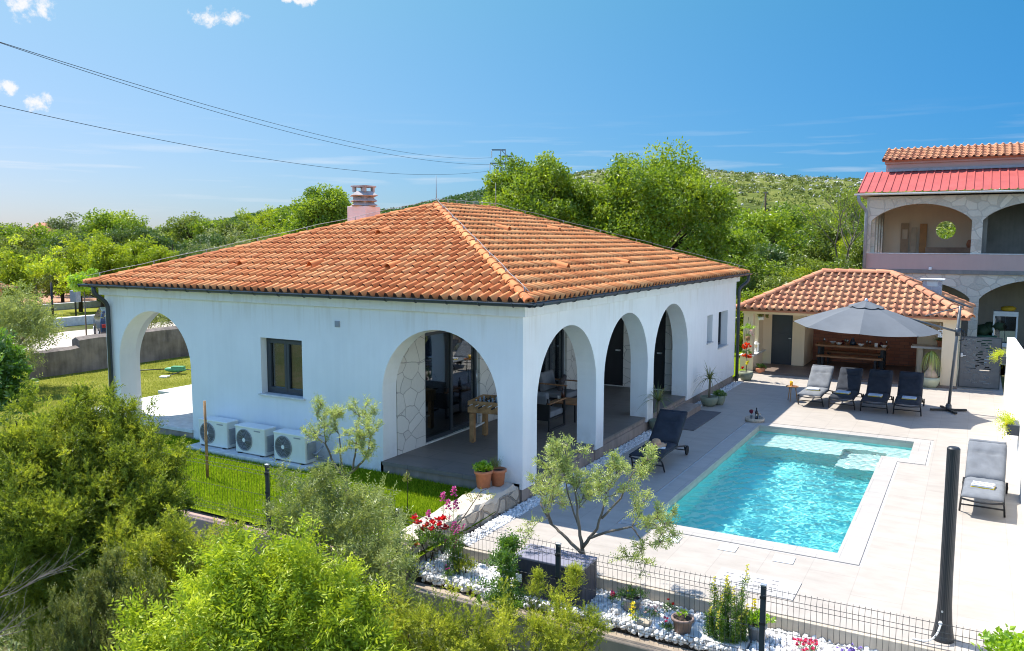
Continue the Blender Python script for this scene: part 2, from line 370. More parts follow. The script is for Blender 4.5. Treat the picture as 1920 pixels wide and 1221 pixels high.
def stonemat(name, scale, base, mort, bump=0.5, w=0.035, var=0.15, dist=0.02, stretch=(1, 1, 1.25)):
    """irregular flat stones with joints"""
    t = NT(name); v = t.mapping(t.pos(), stretch)
    wv = t.n('ShaderNodeVectorMath', operation='ADD'); nz_ = t.n('ShaderNodeTexNoise'); nz_.inputs['Scale'].default_value = 2.3; nz_.inputs['Detail'].default_value = 3; t.l(v, nz_.inputs['Vector'])
    sc_ = t.n('ShaderNodeVectorMath', operation='SCALE'); t.l(nz_.outputs['Color'], sc_.inputs[0]); sc_.inputs['Scale'].default_value = 0.16
    t.l(v, wv.inputs[0]); t.l(sc_.outputs[0], wv.inputs[1])
    e = t.n('ShaderNodeTexVoronoi', feature='DISTANCE_TO_EDGE'); e.inputs['Scale'].default_value = scale; t.l(wv.outputs[0], e.inputs['Vector'])
    k = t.n('ShaderNodeTexVoronoi', feature='F1'); k.inputs['Scale'].default_value = scale; t.l(wv.outputs[0], k.inputs['Vector'])
    bw = t.n('ShaderNodeRGBToBW'); t.l(k.outputs['Color'], bw.inputs[0])
    fine = t.noise(t.pos(), 14, 5, 0.6)
    sh = t.math('ADD', t.math('MULTIPLY', bw.outputs[0], 0.55), t.math('MULTIPLY', fine, 0.5))
    st = t.ramp(sh, [(0.15, tuple(q * (1 - var * 1.7) for q in base)), (0.5, base), (0.85, tuple(min(1, q * (1 + var)) for q in base))])
    mk = t.n('ShaderNodeMapRange', interpolation_type='SMOOTHSTEP'); mk.inputs['From Min'].default_value = w * 0.35; mk.inputs['From Max'].default_value = w; t.l(e.outputs[0], mk.inputs['Value'])
    c = t.mix(mk.outputs[0], mort, st)
    h = t.math('ADD', mk.outputs[0], t.math('MULTIPLY', fine, 0.5))
    t.pbr(c, 0.85, 0, t.bump(h, bump, dist), 0.25); return t.m
M['cladding'] = stonemat('white_stone_cladding', 2.6, (0.66, 0.63, 0.58), (0.40, 0.38, 0.35), 0.5, 0.03, 0.07)
M['rubble'] = stonemat('rubble_stone', 3.2, (0.44, 0.37, 0.29), (0.28, 0.235, 0.19), 0.9, 0.07, 0.3, 0.05)
M['fieldstone'] = stonemat('old_field_stone_wall', 2.2, (0.24, 0.195, 0.16), (0.175, 0.145, 0.12), 0.9, 0.09, 0.25, 0.04)
M['limestone'] = stonemat('limestone_facing', 2.4, (0.57, 0.50, 0.41), (0.47, 0.41, 0.34), 0.35, 0.06, 0.20, 0.02)
def tilefloor(name, col, mort, sx, sy, rough=0.5, var=0.05, rot=0.0, msize=0.006, offset=0.5, bump=0.2):
    t = NT(name); v = t.mapping(t.pos(), (1, 1, 1), (0, 0, rot))
    b = t.n('ShaderNodeTexBrick'); t.l(v, b.inputs['Vector']); b.inputs['Scale'].default_value = 1.0
    b.inputs['Brick Width'].default_value = sx; b.inputs['Row Height'].default_value = sy; b.inputs['Mortar Size'].default_value = msize; b.inputs['Mortar Smooth'].default_value = 0.2; b.offset = offset
    b.inputs['Color1'].default_value = (*[q * (1 - var) for q in col], 1); b.inputs['Color2'].default_value = (*[min(1, q * (1 + var)) for q in col], 1); b.inputs['Mortar'].default_value = (*mort, 1)
    n1 = t.noise(t.mapping(t.pos(), (1.0, 2.6, 1), (0, 0, rot)), 1.7, 7, 0.62)
    c = t.mix(1.0, b.outputs['Color'], t.ramp(n1, [(0.25, (0.80, 0.79, 0.78)), (0.7, (1.0, 1.0, 1.0))]), 'MULTIPLY')
    n = t.bump(b.outputs['Fac'], -bump, 0.003)
    t.pbr(c, rough, 0, n, 0.35); return t.m
M['deck'] = tilefloor('cream_porcelain_paving', (0.415, 0.372, 0.325), (0.355, 0.318, 0.28), 1.2, 0.6, 0.55, 0.035, PI / 2)
M['terrace'] = tilefloor('taupe_terrace_tiles', (0.20, 0.175, 0.155), (0.12, 0.11, 0.10), 1.2, 0.6, 0.5, 0.07, 0)
M['riser'] = pm('taupe_tile_riser', (0.27, 0.215, 0.18), 0.55, 0, 0.2, 2.5, 0.1, 30, 0.4, (2.5, 2.5, 0.5))

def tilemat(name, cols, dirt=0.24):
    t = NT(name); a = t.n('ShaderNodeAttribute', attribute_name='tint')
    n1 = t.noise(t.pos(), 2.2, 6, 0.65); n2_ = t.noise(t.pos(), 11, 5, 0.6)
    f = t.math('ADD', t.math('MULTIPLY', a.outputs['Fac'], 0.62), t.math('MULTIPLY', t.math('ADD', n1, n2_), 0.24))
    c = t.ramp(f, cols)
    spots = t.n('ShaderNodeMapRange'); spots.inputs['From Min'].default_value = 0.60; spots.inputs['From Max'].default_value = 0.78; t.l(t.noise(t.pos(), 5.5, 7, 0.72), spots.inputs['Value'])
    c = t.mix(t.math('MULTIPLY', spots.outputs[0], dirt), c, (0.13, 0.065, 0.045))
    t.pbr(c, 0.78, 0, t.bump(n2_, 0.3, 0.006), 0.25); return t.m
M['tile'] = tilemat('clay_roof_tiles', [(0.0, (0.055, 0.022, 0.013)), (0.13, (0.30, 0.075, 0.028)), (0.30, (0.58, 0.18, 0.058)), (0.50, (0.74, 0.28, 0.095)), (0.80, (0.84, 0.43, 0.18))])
M['tile2'] = tilemat('salmon_roof_tiles', [(0.0, (0.07, 0.03, 0.018)), (0.13, (0.40, 0.15, 0.085)), (0.4, (0.60, 0.26, 0.14)), (0.62, (0.66, 0.32, 0.165)), (0.85, (0.71, 0.39, 0.215))], 0.25)

# ------------------------------------------------------------------ tiled roof slopes
def prof(t, amp):
    return amp * math.sin(PI * t / 0.52) ** 0.8 if 0 < t < 0.52 else -0.28 * amp * math.sin(PI * (t - 0.52) / 0.48) if t > 0.52 else 0.0
def tile_slope(name, o, ax, up, length, slope, colw, roww, clips, mat, parent, amp=0.045, lift=0.034, rng=random):
    """one roof slope of barrel tiles: o = lower left corner, ax along the eave, up = up the slope"""
    o = Vector(o); ax = Vector(ax).normalized(); up = Vector(up).normalized(); nv = ax.cross(up).normalized()
    if nv.z < 0: nv = -nv
    nc = int(math.ceil(length / colw)); nr = int(math.ceil(slope / roww)); cw = length / nc; rw = slope / nr
    TS = [0, 0.05, 0.13, 0.26, 0.39, 0.47, 0.52, 0.66, 0.82, 1.0]; m = MB()
    for r in range(nr):
        for c in range(nc):
            q = [o + ax * (cw * (c + i)) + up * (rw * (r + j)) for i in (-0.5, 1.5) for j in (-0.5, 1.5)]
            if any(all((p - Vector(cp)).dot(Vector(cn)) < 0 for p in q) for cp, cn in clips): continue
            tint = 0.16 + 0.58 * rng.random(); sk = rng.uniform(-0.008, 0.008); lf = lift * rng.uniform(0.75, 1.3)
            vs = []
            for t in TS:
                h = prof(t, amp); b = o + ax * (cw * (c + t)); kb_ = max(0.0, h) / amp; e_ = lf * (0.10 + 0.90 * kb_)
                vs += [b + up * (rw * r - 0.03 + sk) + nv * (min(h, 0.0) + 0.002), b + up * (rw * r - 0.035 + sk) + nv * (h + e_), b + up * (rw * (r + 1) + 0.02) + nv * h]
            fs = []
            for i in range(len(TS) - 1):
                a = 3 * i; fs.append((a + 1, a + 4, a + 5, a + 2))
            m.add(vs, fs, True, max(tint, 0.01)); b0_ = len(m.v) - len(vs)
            for i in range(len(TS) - 1):
                a = b0_ + 3 * i; m.f.append((a, a + 3, a + 4, a + 1)); m.s.append(False); m.t.append(-0.42 if i < 6 else max(tint, .01))  # dark end faces stand in for the shaded hollow under each barrel
    ob = m.build(name, mat, parent, world=True, recalc=False)
    if clips:
        off = ORG.get(parent.name, Vector((0, 0, 0))); bm = bmesh.new(); bm.from_mesh(ob.data)
        for cp, cn in clips:
            bmesh.ops.bisect_plane(bm, geom=bm.verts[:] + bm.edges[:] + bm.faces[:], plane_co=Vector(cp) - off, plane_no=Vector(cn), clear_inner=True)
        bm.to_mesh(ob.data); bm.free()
    return ob
def cap_row(name, a, b, mat, parent, r=0.11, step=0.40, up=(0, 0, 1)):
    """half-barrel cap tiles overlapping along a hip or ridge"""
    a = Vector(a); b = Vector(b); d = (b - a); L = d.length; d.normalize(); n = max(1, int(round(L / step))); st = L / n
    s = d.cross(Vector(up)).normalized(); u = s.cross(d).normalized(); m = MB()
    for i in range(n):
        r0 = r * random.uniform(1.08, 1.2); r1 = r * 0.9; tint = max(0.01, random.random() * 0.38); vs = []; K = 9
        for k in range(K):
            t = PI * k / (K - 1)
            for (q, rr, rise) in ((i * st - 0.05, r0 - 0.02, 0.0), (i * st - 0.05, r0, 0.0), (i * st - 0.01, r0, 0.0), ((i + 1) * st + 0.02, r1, 0.0)):
                vs.append(a + d * q + s * (rr * math.cos(t)) + u * (rr * 0.85 * math.sin(t) - 0.015))
        fs = []
        for k in range(K - 1):
            p = 4 * k; fs += [(p + j, p + 4 + j, p + 5 + j, p + 1 + j) for j in range(3)]
        m.add(vs, fs, True, tint)
    return m.build(name, mat, parent, world=True)
def hip_roof(root, x0, x1, y0, y1, z, slope, colw, roww, mat, amp=0.05, short='x'):
    """full hip roof over a rectangle; ridge runs along the longer side"""
    if (x1 - x0) <= (y1 - y0):
        h = (x1 - x0) / 2; ra = Vector(((x0 + x1) / 2, y0 + h, z + h * slope)); rb = Vector(((x0 + x1) / 2, y1 - h, z + h * slope))
    else:
        h = (y1 - y0) / 2; ra = Vector((x0 + h, (y0 + y1) / 2, z + h * slope)); rb = Vector((x1 - h, (y0 + y1) / 2, z + h * slope))
    A, B, C, D = Vector((x0, y0, z)), Vector((x1, y0, z)), Vector((x1, y1, z)), Vector((x0, y1, z))
    sl = h * math.sqrt(1 + slope * slope)
    def side(p, q, inn):
        ax = (q - p).normalized(); up = (inn + Vector((0, 0, slope))).normalized()
        s2 = math.sqrt(0.5)
        clips = [(p, (ax - inn) .normalized()), (q, (-ax - inn).normalized())]
        c2 = [(p, Vector((ax - inn)).normalized()), (q, Vector((-ax - inn)).normalized())]
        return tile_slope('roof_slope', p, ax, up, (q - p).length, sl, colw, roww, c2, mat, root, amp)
    side(A, B, Vector((0, 1, 0))); side(B, C, Vector((-1, 0, 0))); side(C, D, Vector((0, -1, 0))); side(D, A, Vector((1, 0, 0)))
    return A, B, C, D, ra, rb

# ------------------------------------------------------------------ the villa
def arch(x0, x1, z0, spring, n=28, rise=None):
    """outline points up one jamb, over the arch and down the other (for a notch)"""
    c = (x0 + x1) / 2; r = (x1 - x0) / 2; ry = r if rise is None else rise
    return [(x0, z0)] + [(c - r * math.cos(PI * k / n), spring + ry * math.sin(PI * k / n)) for k in range(n + 1)] + [(x1, z0)]
villa = thing('villa', 'white single-storey villa with round arches and a hipped orange tiled roof', 'house', (-5.5, 7, 0))
m = MB()
outer = [(-11.1, 0.03)] + arch(-10.66, -8.23, 0.03, 1.665) + arch(-2.99, -0.49, 0.03, 1.63)[:-1] + [(-0.49, 0.215), (0, 0.215), (0, 3.44), (-11.1, 3.44)]
win = [(-6.11, 1.33), (-4.98, 1.33), (-4.98, 2.49), (-6.11, 2.49)]
m.panel((0, 0, 0), (1, 0, 0), (0, 0, 1), (0, -1, 0), 0.42, outer, [win])
outer = [(0.42, 0.215)] + [(0.52, 0.215)] + arch(0.52, 3.11, 0.215, 1.6)[1:-1] + [(3.11, 0.215), (3.51, 0.215)] + arch(3.51, 6.11, 0.215, 1.6)[1:-1] + [(6.11, 0.215), (6.53, 0.215)] + arch(6.53, 9.18, 0.215, 1.575)[1:-1] + [(9.18, 0.215), (14.1, 0.215), (14.1, 3.44), (0.42, 3.44)]
w1 = [(10.95, 1.56), (11.5, 1.56), (11.5, 2.35), (10.95, 2.35)]; w2 = [(12.13, 1.29), (13.16, 1.29), (13.16, 2.36), (12.13, 2.36)]
m.panel((0, 0, 0), (0, 1, 0), (0, 0, 1), (1, 0, 0), 0.42, outer, [w1, w2])
# left porch side, rest of the outer walls
outer = [(0.42, 0.03)] + arch(0.6, 3.2, 0.03, 1.6) + [(5.2, 0.03), (5.2, 3.44), (0.42, 3.44)]
m.panel((-11.1, 0, 0), (0, 1, 0), (0, 0, 1), (-1, 0, 0), 0.35, outer)
m.box(-11.1, 5.2, 0.03, -10.75, 14.1, 3.44).box(-10.75, 13.7, 0.03, -0.42, 14.1, 3.44)
m.box(-8.23, 0.42, 0.03, -8.0, 5.2, 3.44).box(-10.75, 5.2, 0.03, -8.0, 5.45, 3.44)
# terrace inner wall backing (rendered), porch and terrace ceilings
m.box(-2.99 - 0.2, 0.42, 0.03, -3.05, 1.38, 3.2).box(-3.19, 3.5, 0.03, -3.05, 6.3, 3.2).box(-3.19, 8.0, 0.03, -3.05, 9.9, 3.2).box(-3.19, 1.38, 2.62, -3.05, 3.5, 3.2).box(-3.19, 6.3, 2.55, -3.05, 8.0, 3.2)
m.box(-10.7, 0.42, 3.2, -0.42, 13.7, 3.38)
m.box(-3.05, 9.78, 0.03, -0.42, 9.95, 3.2)
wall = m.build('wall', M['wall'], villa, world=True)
b = MB(); b.box(-11.19, -0.085, 3.2, 0.085, 0.0, 3.42).box(0.0, 0.0, 3.2, 0.085, 14.18, 3.42).box(-11.19, 0.0, 3.2, -11.1, 14.18, 3.42)
b.box(-11.3, -0.2, 3.42, 0.2, 14.3, 3.455); b.build('eaves_band', M['wall'], villa, 0.006, world=True)
b = MB(); b.box(-0.42, 0.02, -0.3, -0.02, 14.05, 0.213); b.box(-0.49, 0.02, -0.3, -0.42, 0.4, 0.213); b.box(-0.015, 3.115, 0.0, -0.005, 3.5, 0.2)
b.build('plinth', M['riser'], villa, world=True)
b = MB(); b.box(-3.05, 0.0, 0.0, -0.06, 9.78, 0.31); b.build('terrace_base', M['riser'], villa, world=True)
b = MB(); b.box(-10.75, 0.0, 0.0, -8.23, 5.2, 0.31).box(-12.2, 0.3, 0.0, -10.75, 5.0, 0.309); b.build('porch_base', M['riser'], villa, world=True)
b = MB(); b.box(-2.99, -0.035, 0.255, -0.49, 0.42, 0.33).box(-3.05, 0.42, 0.31, -0.42, 9.78, 0.33)
for y0, y1 in ((0.52, 3.11), (3.51, 6.11), (6.53, 9.18)): b.box(-0.42, y0, 0.29, -0.03, y1, 0.33)
b.build('terrace_floor', M['terrace'], villa, world=True)
b = MB()
for y0, y1 in ((0.52, 3.11), (3.51, 6.11), (6.53, 9.18)): b.box(-0.42, y0 + 0.001, 0.0, -0.045, y1 - 0.001, 0.289)
b.build('terrace_riser', M['riser'], villa, world=True)
b = MB(); b.box(-10.66, -0.04, 0.25, -8.23, 0.42, 0.33).box(-10.75, 0.42, 0.312, -8.23, 5.2, 0.33).box(-12.4, 0.2, 0.25, -11.1, 5.1, 0.33).box(-11.1, 0.601, 0.25, -10.75, 3.199, 0.33); b.build('porch_floor', M['lightgrey'], villa, 0.01, world=True)
# white stone cladding round the terrace
b = MB()
b.panel((-2.99, 0, 0), (0, 1, 0), (0, 0, 1), (1, 0, 0), 0.06, [(0.45, 0.33), (1.38, 0.33), (1.38, 2.62), (3.5, 2.62), (3.5, 0.33), (6.3, 0.33), (6.3, 2.55), (8.0, 2.55), (8.0, 0.33), (9.7, 0.33), (9.7, 3.19), (0.45, 3.19)])
b.panel((0, 9.7, 0), (1, 0, 0), (0, 0, 1), (0, -1, 0), 0.08, [(-2.93, 0.33), (-2.9, 0.33), (-2.9, 2.6), (-2.03, 2.6), (-2.03, 0.33), (-1.62, 0.33), (-1.62, 2.6), (-0.8, 2.6), (-0.8, 0.33), (-0.43, 0.33), (-0.43, 3.19), (-2.93, 3.19)])
b.build('stone_cladding', M['cladding'], villa, world=True)
# glazing -------------------------------------------------------
def leaf_frame(o, ux, uz, nv, w, h, fw, name, parent, mats=('anthr', 'glass'), depth=0.06):
    """one framed pane; returns frame object with the pane as its child"""
    fb = MB(); fb.panel(o, ux, uz, nv, depth, [(0, 0), (w, 0), (w, h), (0, h)], [[(fw, fw), (w - fw, fw), (w - fw, h - fw), (fw, h - fw)]])
    f = fb.build(name, M[mats[0]], parent, 0.006, world=True)
    O = Vector(o) - Vector(nv) * (depth * 0.5); U = Vector(ux); Z = Vector(uz); g = MB()
    g.panel(O, ux, uz, nv, 0.02, [(fw - 0.005, fw - 0.005), (w - fw + 0.005, fw - 0.005), (w - fw + 0.005, h - fw + 0.005), (fw - 0.005, h - fw + 0.005)])
    g.build('pane', M[mats[1]], f, world=True); return f
ZU = (0, 0, 1)
fx = -3.03
for i, (ya, yb) in enumerate(((1.38, 2.46), (2.42, 3.5))):
    leaf_frame((fx - 0.05 * i, ya, 0.36), (0, 1, 0), ZU, (1, 0, 0), yb - ya, 2.26, 0.075, 'sliding_door', villa)
MB().tube([(-3.0, 3.36, 1.3), (-3.0, 3.36, 1.6)], 0.015).build('door_handle', M['steel'], villa, world=True)
for ya, yb in ((1.38, 3.5), (6.3, 8.0)): MB().box(-3.05, ya, 0.331, -2.985, yb, 0.36).build('door_sill', M['lightgrey'], villa, world=True)
for i, (ya, yb) in enumerate(((6.3, 7.17), (7.13, 8.0))):
    leaf_frame((fx - 0.05 * i, ya, 0.36), (0, 1, 0), ZU, (1, 0, 0), yb - ya, 2.18, 0.075, 'sliding_door', villa)
for xa, xb in ((-2.9, -2.03), (-1.62, -0.8)):
    d = MB(); d.box(xa, 9.735, 0.345, xb, 9.79, 2.6); d.box(xa + 0.06, 9.722, 0.42, xb - 0.06, 9.735, 2.53)
    dd = d.build('door', M['black'], villa, 0.004, world=True)
    h = MB(); h.box(xb - 0.13, 9.66, 1.35, xb - 0.09, 9.722, 1.39).box(xb - 0.22, 9.655, 1.35, xb - 0.09, 9.675, 1.39); h.build('handle', M['steel'], dd, world=True)
for xa, xb in ((-2.9, -2.03), (-1.62, -0.8)): MB().box(xa, 9.69, 0.331, xb, 9.735, 0.35).build('door_sill', M['lightgrey'], villa, world=True)
# dim rooms and curtains behind the glass
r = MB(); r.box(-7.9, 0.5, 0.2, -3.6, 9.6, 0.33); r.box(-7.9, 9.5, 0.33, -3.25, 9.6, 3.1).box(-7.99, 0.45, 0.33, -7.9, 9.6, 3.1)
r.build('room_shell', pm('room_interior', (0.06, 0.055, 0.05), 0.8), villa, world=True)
def curtain(y0, y1, x=-3.3):
    c = MB(); n = 40; vs = []; fs = []
    for i in range(n + 1):
        y = y0 + (y1 - y0) * i / n; xx = x + 0.045 * math.sin(i * 1.15) + 0.01 * math.sin(i * 2.7); vs += [(xx, y, 0.37), (xx, y, 2.75)]
    for i in range(n): fs.append((2 * i, 2 * i + 2, 2 * i + 3, 2 * i + 1))
    c.add(vs, fs, True); c.build('curtain', M['cushgrey'], villa, world=True, recalc=False)
curtain(2.05, 2.5); curtain(3.2, 3.52); curtain(6.3, 6.9); curtain(7.4, 8.05)
# windows
def window_x(xa, xb, za, zb, y=0.16):
    f = leaf_frame((xa, y, za), (1, 0, 0), ZU, (0, -1, 0), xb - xa, zb - za, 0.05, 'window', villa)
    mid = (xa + xb) / 2
    for a, c in ((xa + 0.045, mid + 0.01), (mid - 0.01, xb - 0.045)):
        fb = MB(); w = c - a; h = zb - za - 0.09
        fb.panel((a, y - 0.012, za + 0.045), (1, 0, 0), ZU, (0, -1, 0), 0.05, [(0, 0), (w, 0), (w, h), (0, h)], [[(0.075, 0.085), (w - 0.075, 0.085), (w - 0.075, h - 0.075), (0.075, h - 0.075)]])
        fb.build('sash', M['anthr'], f, 0.006, world=True)
    s = MB(); s.box(xa - 0.06, -0.05, za - 0.035, xb + 0.06, y, za + 0.003); s.build('sill', M['lightgrey'], f, 0.005, world=True)
    return f
window_x(-6.11, -4.98, 1.33, 2.49)
for ya, yb, za, zb in ((10.95, 11.5, 1.56, 2.35), (12.13, 13.16, 1.29, 2.36)):
    f = leaf_frame((-0.2, ya, za), (0, 1, 0), ZU, (1, 0, 0), yb - ya, zb - za, 0.06, 'window', villa)
    s = MB(); s.box(-0.2, ya - 0.03, za - 0.03, 0.04, yb + 0.03, za + 0.003); s.build('sill', M['lightgrey'], f, world=True)
# roof -----------------------------------------------------------
RZ, RS = 3.475, 0.325
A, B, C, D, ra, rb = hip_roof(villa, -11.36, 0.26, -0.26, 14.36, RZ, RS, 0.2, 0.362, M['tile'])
for p, q in ((A, ra), (B, ra), (C, rb), (D, rb), (ra, rb)):
    cr = cap_row('ridge_tiles', p + Vector((0, 0, 0.02)), q + Vector((0, 0, 0.02)), M['tile'], villa, 0.088, 0.39)
t = MB()
for p, q in ((A, ra), (B, ra), (C, rb), (D, rb), (ra, rb)):
    n = 14; pts = []
    for i in range(n + 1):
        k = p.lerp(q, i / n); pts.append(k + Vector((0.0, 0, 0.16 + 0.012 * math.sin(i * 2.3))))
    t.tube(pts, 0.006, 5)
    for i in range(0, n, 2):
        k = p.lerp(q, (i + 0.5) / n); t.tube([k + Vector((0, 0, 0.08)), k + Vector((0, 0, 0.165))], 0.012, 5)
t.tube([ra + Vector((0, 0, 0.1)), ra + Vector((0, 0, 0.75))], [0.012, 0.006], 5); t.tube([rb + Vector((0, 0, 0.1)), rb + Vector((0.0, 0.0, 0.75))], [0.012, 0.006], 5)
t.build('lightning_conductor', M['grey'], villa, world=True)
def vent(x, y, side):
    """small hooded vent tile set in a slope: side 'f' faces -y, 'r' faces +x"""
    if side == 'f': zz = RZ + (y + 0.26) * RS; d = Vector((0, -1, 0))
    else: zz = RZ + (0.26 - x) * RS; d = Vector((1, 0, 0))
    s = d.cross(Vector((0, 0, 1))); c = Vector((x, y, zz)); vs = []; K = 7
    for a, r_ in ((0.16, 0.085), (0.12, 0.085), (-0.22, 0.07)):
        for k in range(K):
            t_ = PI * k / (K - 1); vs.append(c + d * a + s * (r_ * math.cos(t_)) + Vector((0, 0, 0.115 if a > 0 else 0.06)) * math.sin(t_) + Vector((0, 0, (-a) * RS + 0.03)))
    fs = [(i * K + k, i * K + k + 1, (i + 1) * K + k + 1, (i + 1) * K + k) for i in range(2) for k in range(K - 1)]
    v = MB().add(vs, fs, True, 0.25); v.build('vent_tile', M['tile'], villa, world=True, recalc=False)
for x, y in ((-7.65, 1.09), (-5.63, 1.12), (-3.57, 1.1), (-5.48, 3.24)): vent(x, y, 'f')
for x, y in ((-3.56, 5.56), (-3.61, 8.46), (-1.02, 3.57), (-1.04, 7.07), (-1.08, 11.05)): vent(x, y, 'r')
ch = MB(); cx, cy = -7.75, 5.35; ch.box(cx - .31, cy - .31, 4.3, cx + .31, cy + .31, 5.36)
cho = ch.build('chimney', stucco('pinkish_render', (0.76, 0.66, 0.63), 0.12), villa, 0.01, world=True)
k = MB()
def skirt(z0, z1, r0, r1):
    k.lathe([(r1 * 0.2, z1 + 0.001), (r1, z1), (r0, z0), (r0 - 0.03, z0 - 0.015), (r1 - 0.05, z1 - 0.06), (0.05, z1 - 0.06)], (cx, cy, 0), 4, False)
q = math.sqrt(2)
for z0, z1, r0, r1 in ((5.385, 5.47, .335 * q, .22 * q), (5.50, 5.60, .33 * q, .21 * q), (5.645, 5.76, .345 * q, .19 * q)): skirt(z0, z1, r0, r1)
k.box(cx - .2, cy - .2, 5.36, cx + .2, cy + .2, 5.72)
for i in (-1, 1):
    for j in (-1, 1): k.box(cx + i * .17 - .04, cy + j * .17 - .04, 5.74, cx + i * .17 + .04, cy + j * .17 + .04, 5.865)
k.box(cx - .24, cy - .24, 5.865, cx + .24, cy + .24, 5.91)
ko = k.build('chimney_cowl', pm('concrete_cowl', (0.42, 0.37, 0.355), 0.85, 0, 0.25, 3), cho, 0.006, world=True)
# gutters and downpipes
def gutter(pts, r=0.068):
    g = MB(); P = [Vector(p) for p in pts]
    for a, c in zip(P[:-1], P[1:]):
        d = (c - a).normalized(); s = d.cross(Vector((0, 0, 1))).normalized(); vs = []; K = 9
        for e, ext in ((a, -1), (c, 1)):
            for rr in (r, r - 0.008):
                for k_ in range(K):
                    t_ = PI + PI * k_ / (K - 1); vs.append(e + d * (ext * r) + s * (rr * math.cos(t_)) + Vector((0, 0, 1)) * (rr * math.sin(t_)))
        fs = []
        for l in range(2):
            for k_ in range(K - 1): fs.append((l * K + k_, l * K + k_ + 1, 2 * K + l * K + k_ + 1, 2 * K + l * K + k_))
        fs += [(0, K, 3 * K, 2 * K), (K - 1, 2 * K - 1, 4 * K - 1, 3 * K - 1)]
        g.add(vs, fs, True)
        L = (c - a).length; nb = int(L / 0.62)
        for i in range(nb):
            k0 = a + d * (L * (i + 0.5) / nb); ring = [k0 + s * ((r + 0.006) * math.cos(PI + PI * j / 8)) + Vector((0, 0, 1)) * ((r + 0.006) * math.sin(PI + PI * j / 8)) for j in range(9)]
            g.tube(ring, 0.008, 4)
    return g
go = 0.33
gutter([(-11.36 - .07, -go, 3.455), (go, -go, 3.455)]).build('gutter', M['anthr'], villa, world=True, recalc=False)
gutter([(go, -go, 3.455), (go, 14.45, 3.455)]).build('gutter', M['anthr'], villa, world=True, recalc=False)
gutter([(-11.43, 14.4, 3.455), (-11.43, -go, 3.455)]).build('gutter', M['anthr'], villa, world=True, recalc=False)
def bend(pts, r=0.05, k=5):
    P = [Vector(p) for p in pts]; out_ = [P[0]]
    for a, b_, c in zip(P[:-2], P[1:-1], P[2:]):
        l = min(0.12, (b_ - a).length / 2, (c - b_).length / 2); s_ = b_ + (a - b_).normalized() * l; e_ = b_ + (c - b_).normalized() * l
        for i in range(k + 1):
            u_ = i / k; out_.append(s_.lerp(b_, u_).lerp(b_.lerp(e_, u_), u_))
    return out_ + [P[-1]]
MB().tube(bend([(-11.0, -go, 3.41), (-11.0, -go, 3.25), (-10.9, -0.07, 3.0), (-10.9, -0.07, 0.05)]), 0.05, 10).build('downpipe', M['anthr'], villa, world=True)
MB().tube(bend([(0.3, 14.42, 3.41), (0.3, 14.42, 3.2), (0.08, 14.16, 2.98), (0.08, 14.16, 0.0)]), 0.05, 10).build('downpipe', M['anthr'], villa, world=True)
v = MB(); v.box(-4.11, -0.015, 2.81, -3.99, 0.0, 2.93)
for i in range(5): v.box(-4.1, -0.022, 2.825 + i * 0.02, -4.0, -0.014, 2.835 + i * 0.02)
v.build('wall_vent', M['grey'], villa, 0.002, world=True)
# ------------------------------------------------------------------ ground, lawn, deck, pool
def sheet(name, fn, xs, ys, mat, skip=None):
    V = []; F = []; nx, ny = len(xs), len(ys)
    for y in ys:
        for x in xs: V.append((x, y, fn(x, y)))
    for j in range(ny - 1):
        for i in range(nx - 1):
            if skip and skip((xs[i] + xs[i + 1]) / 2, (ys[j] + ys[j + 1]) / 2): continue
            a = j * nx + i; F.append((a, a + 1, a + nx + 1, a + nx))
    o = npmesh(name, V, F, mat, smooth=True); return o
def rough_ground(name):
    t = NT(name); p = t.pos(); a = t.noise(p, 0.35, 6, 0.6); b_ = t.noise(p, 5, 6, 0.65)
    c = t.ramp(t.math('ADD', t.math('MULTIPLY', a, 0.6), t.math('MULTIPLY', b_, 0.4)), [(0.32, (0.035, 0.05, 0.014)), (0.5, (0.075, 0.085, 0.025)), (0.66, (0.15, 0.115, 0.065)), (0.8, (0.22, 0.17, 0.11))])
    t.pbr(c, 0.95, 0, t.bump(b_, 0.8, 0.05), 0.1); return t.m
def lawnmat():
    t = NT('lawn_turf'); p = t.pos(); a = t.noise(p, 0.8, 5, 0.6); b_ = t.noise(p, 26, 5, 0.7); c3 = t.noise(t.mapping(p, (1, 1, 1)), 130, 2)
    f = t.math('ADD', t.math('MULTIPLY', a, 0.5), t.math('ADD', t.math('MULTIPLY', b_, 0.35), t.math('MULTIPLY', c3, 0.15)))
    c = t.ramp(f, [(0.3, (0.115, 0.135, 0.020)), (0.5, (0.24, 0.25, 0.045)), (0.62, (0.33, 0.315, 0.075)), (0.75, (0.40, 0.35, 0.12))])
    g_ = t.ramp(f, [(0.3, (0.085, 0.145, 0.006)), (0.5, (0.19, 0.275, 0.012)), (0.65, (0.29, 0.35, 0.025)), (0.8, (0.40, 0.38, 0.07))]); sx_ = t.n('ShaderNodeSeparateXYZ'); t.l(p, sx_.inputs[0]); mr_ = t.n('ShaderNodeMapRange'); mr_.inputs['From Min'].default_value = -12.5; mr_.inputs['From Max'].default_value = -9; t.l(sx_.outputs[0], mr_.inputs['Value']); c = t.mix(mr_.outputs[0], c, g_)
    t.pbr(c, 0.9, 0, t.bump(t.math('ADD', b_, c3), 0.9, 0.03), 0.0); return t.m
M['lawn'] = lawnmat(); M['rough'] = rough_ground('dry_meadow_ground')
def lin(a, b, n): return [a + (b - a) * i / n for i in range(n + 1)]
def gz(x, y):
    """natural ground level outside the plot"""
    z = -0.12
    if y < -2.9: z = -0.75 - 0.08 * min(8, max(0, -3.2 - y)) + 0.12 * math.sin(x * 0.9) * math.cos(y * 0.7)
    if y < -2.9 and x < -2: z += 0.25
    far = max(0, y - 30); z += far * 0.012 if far < 200 else 2.4
    return z
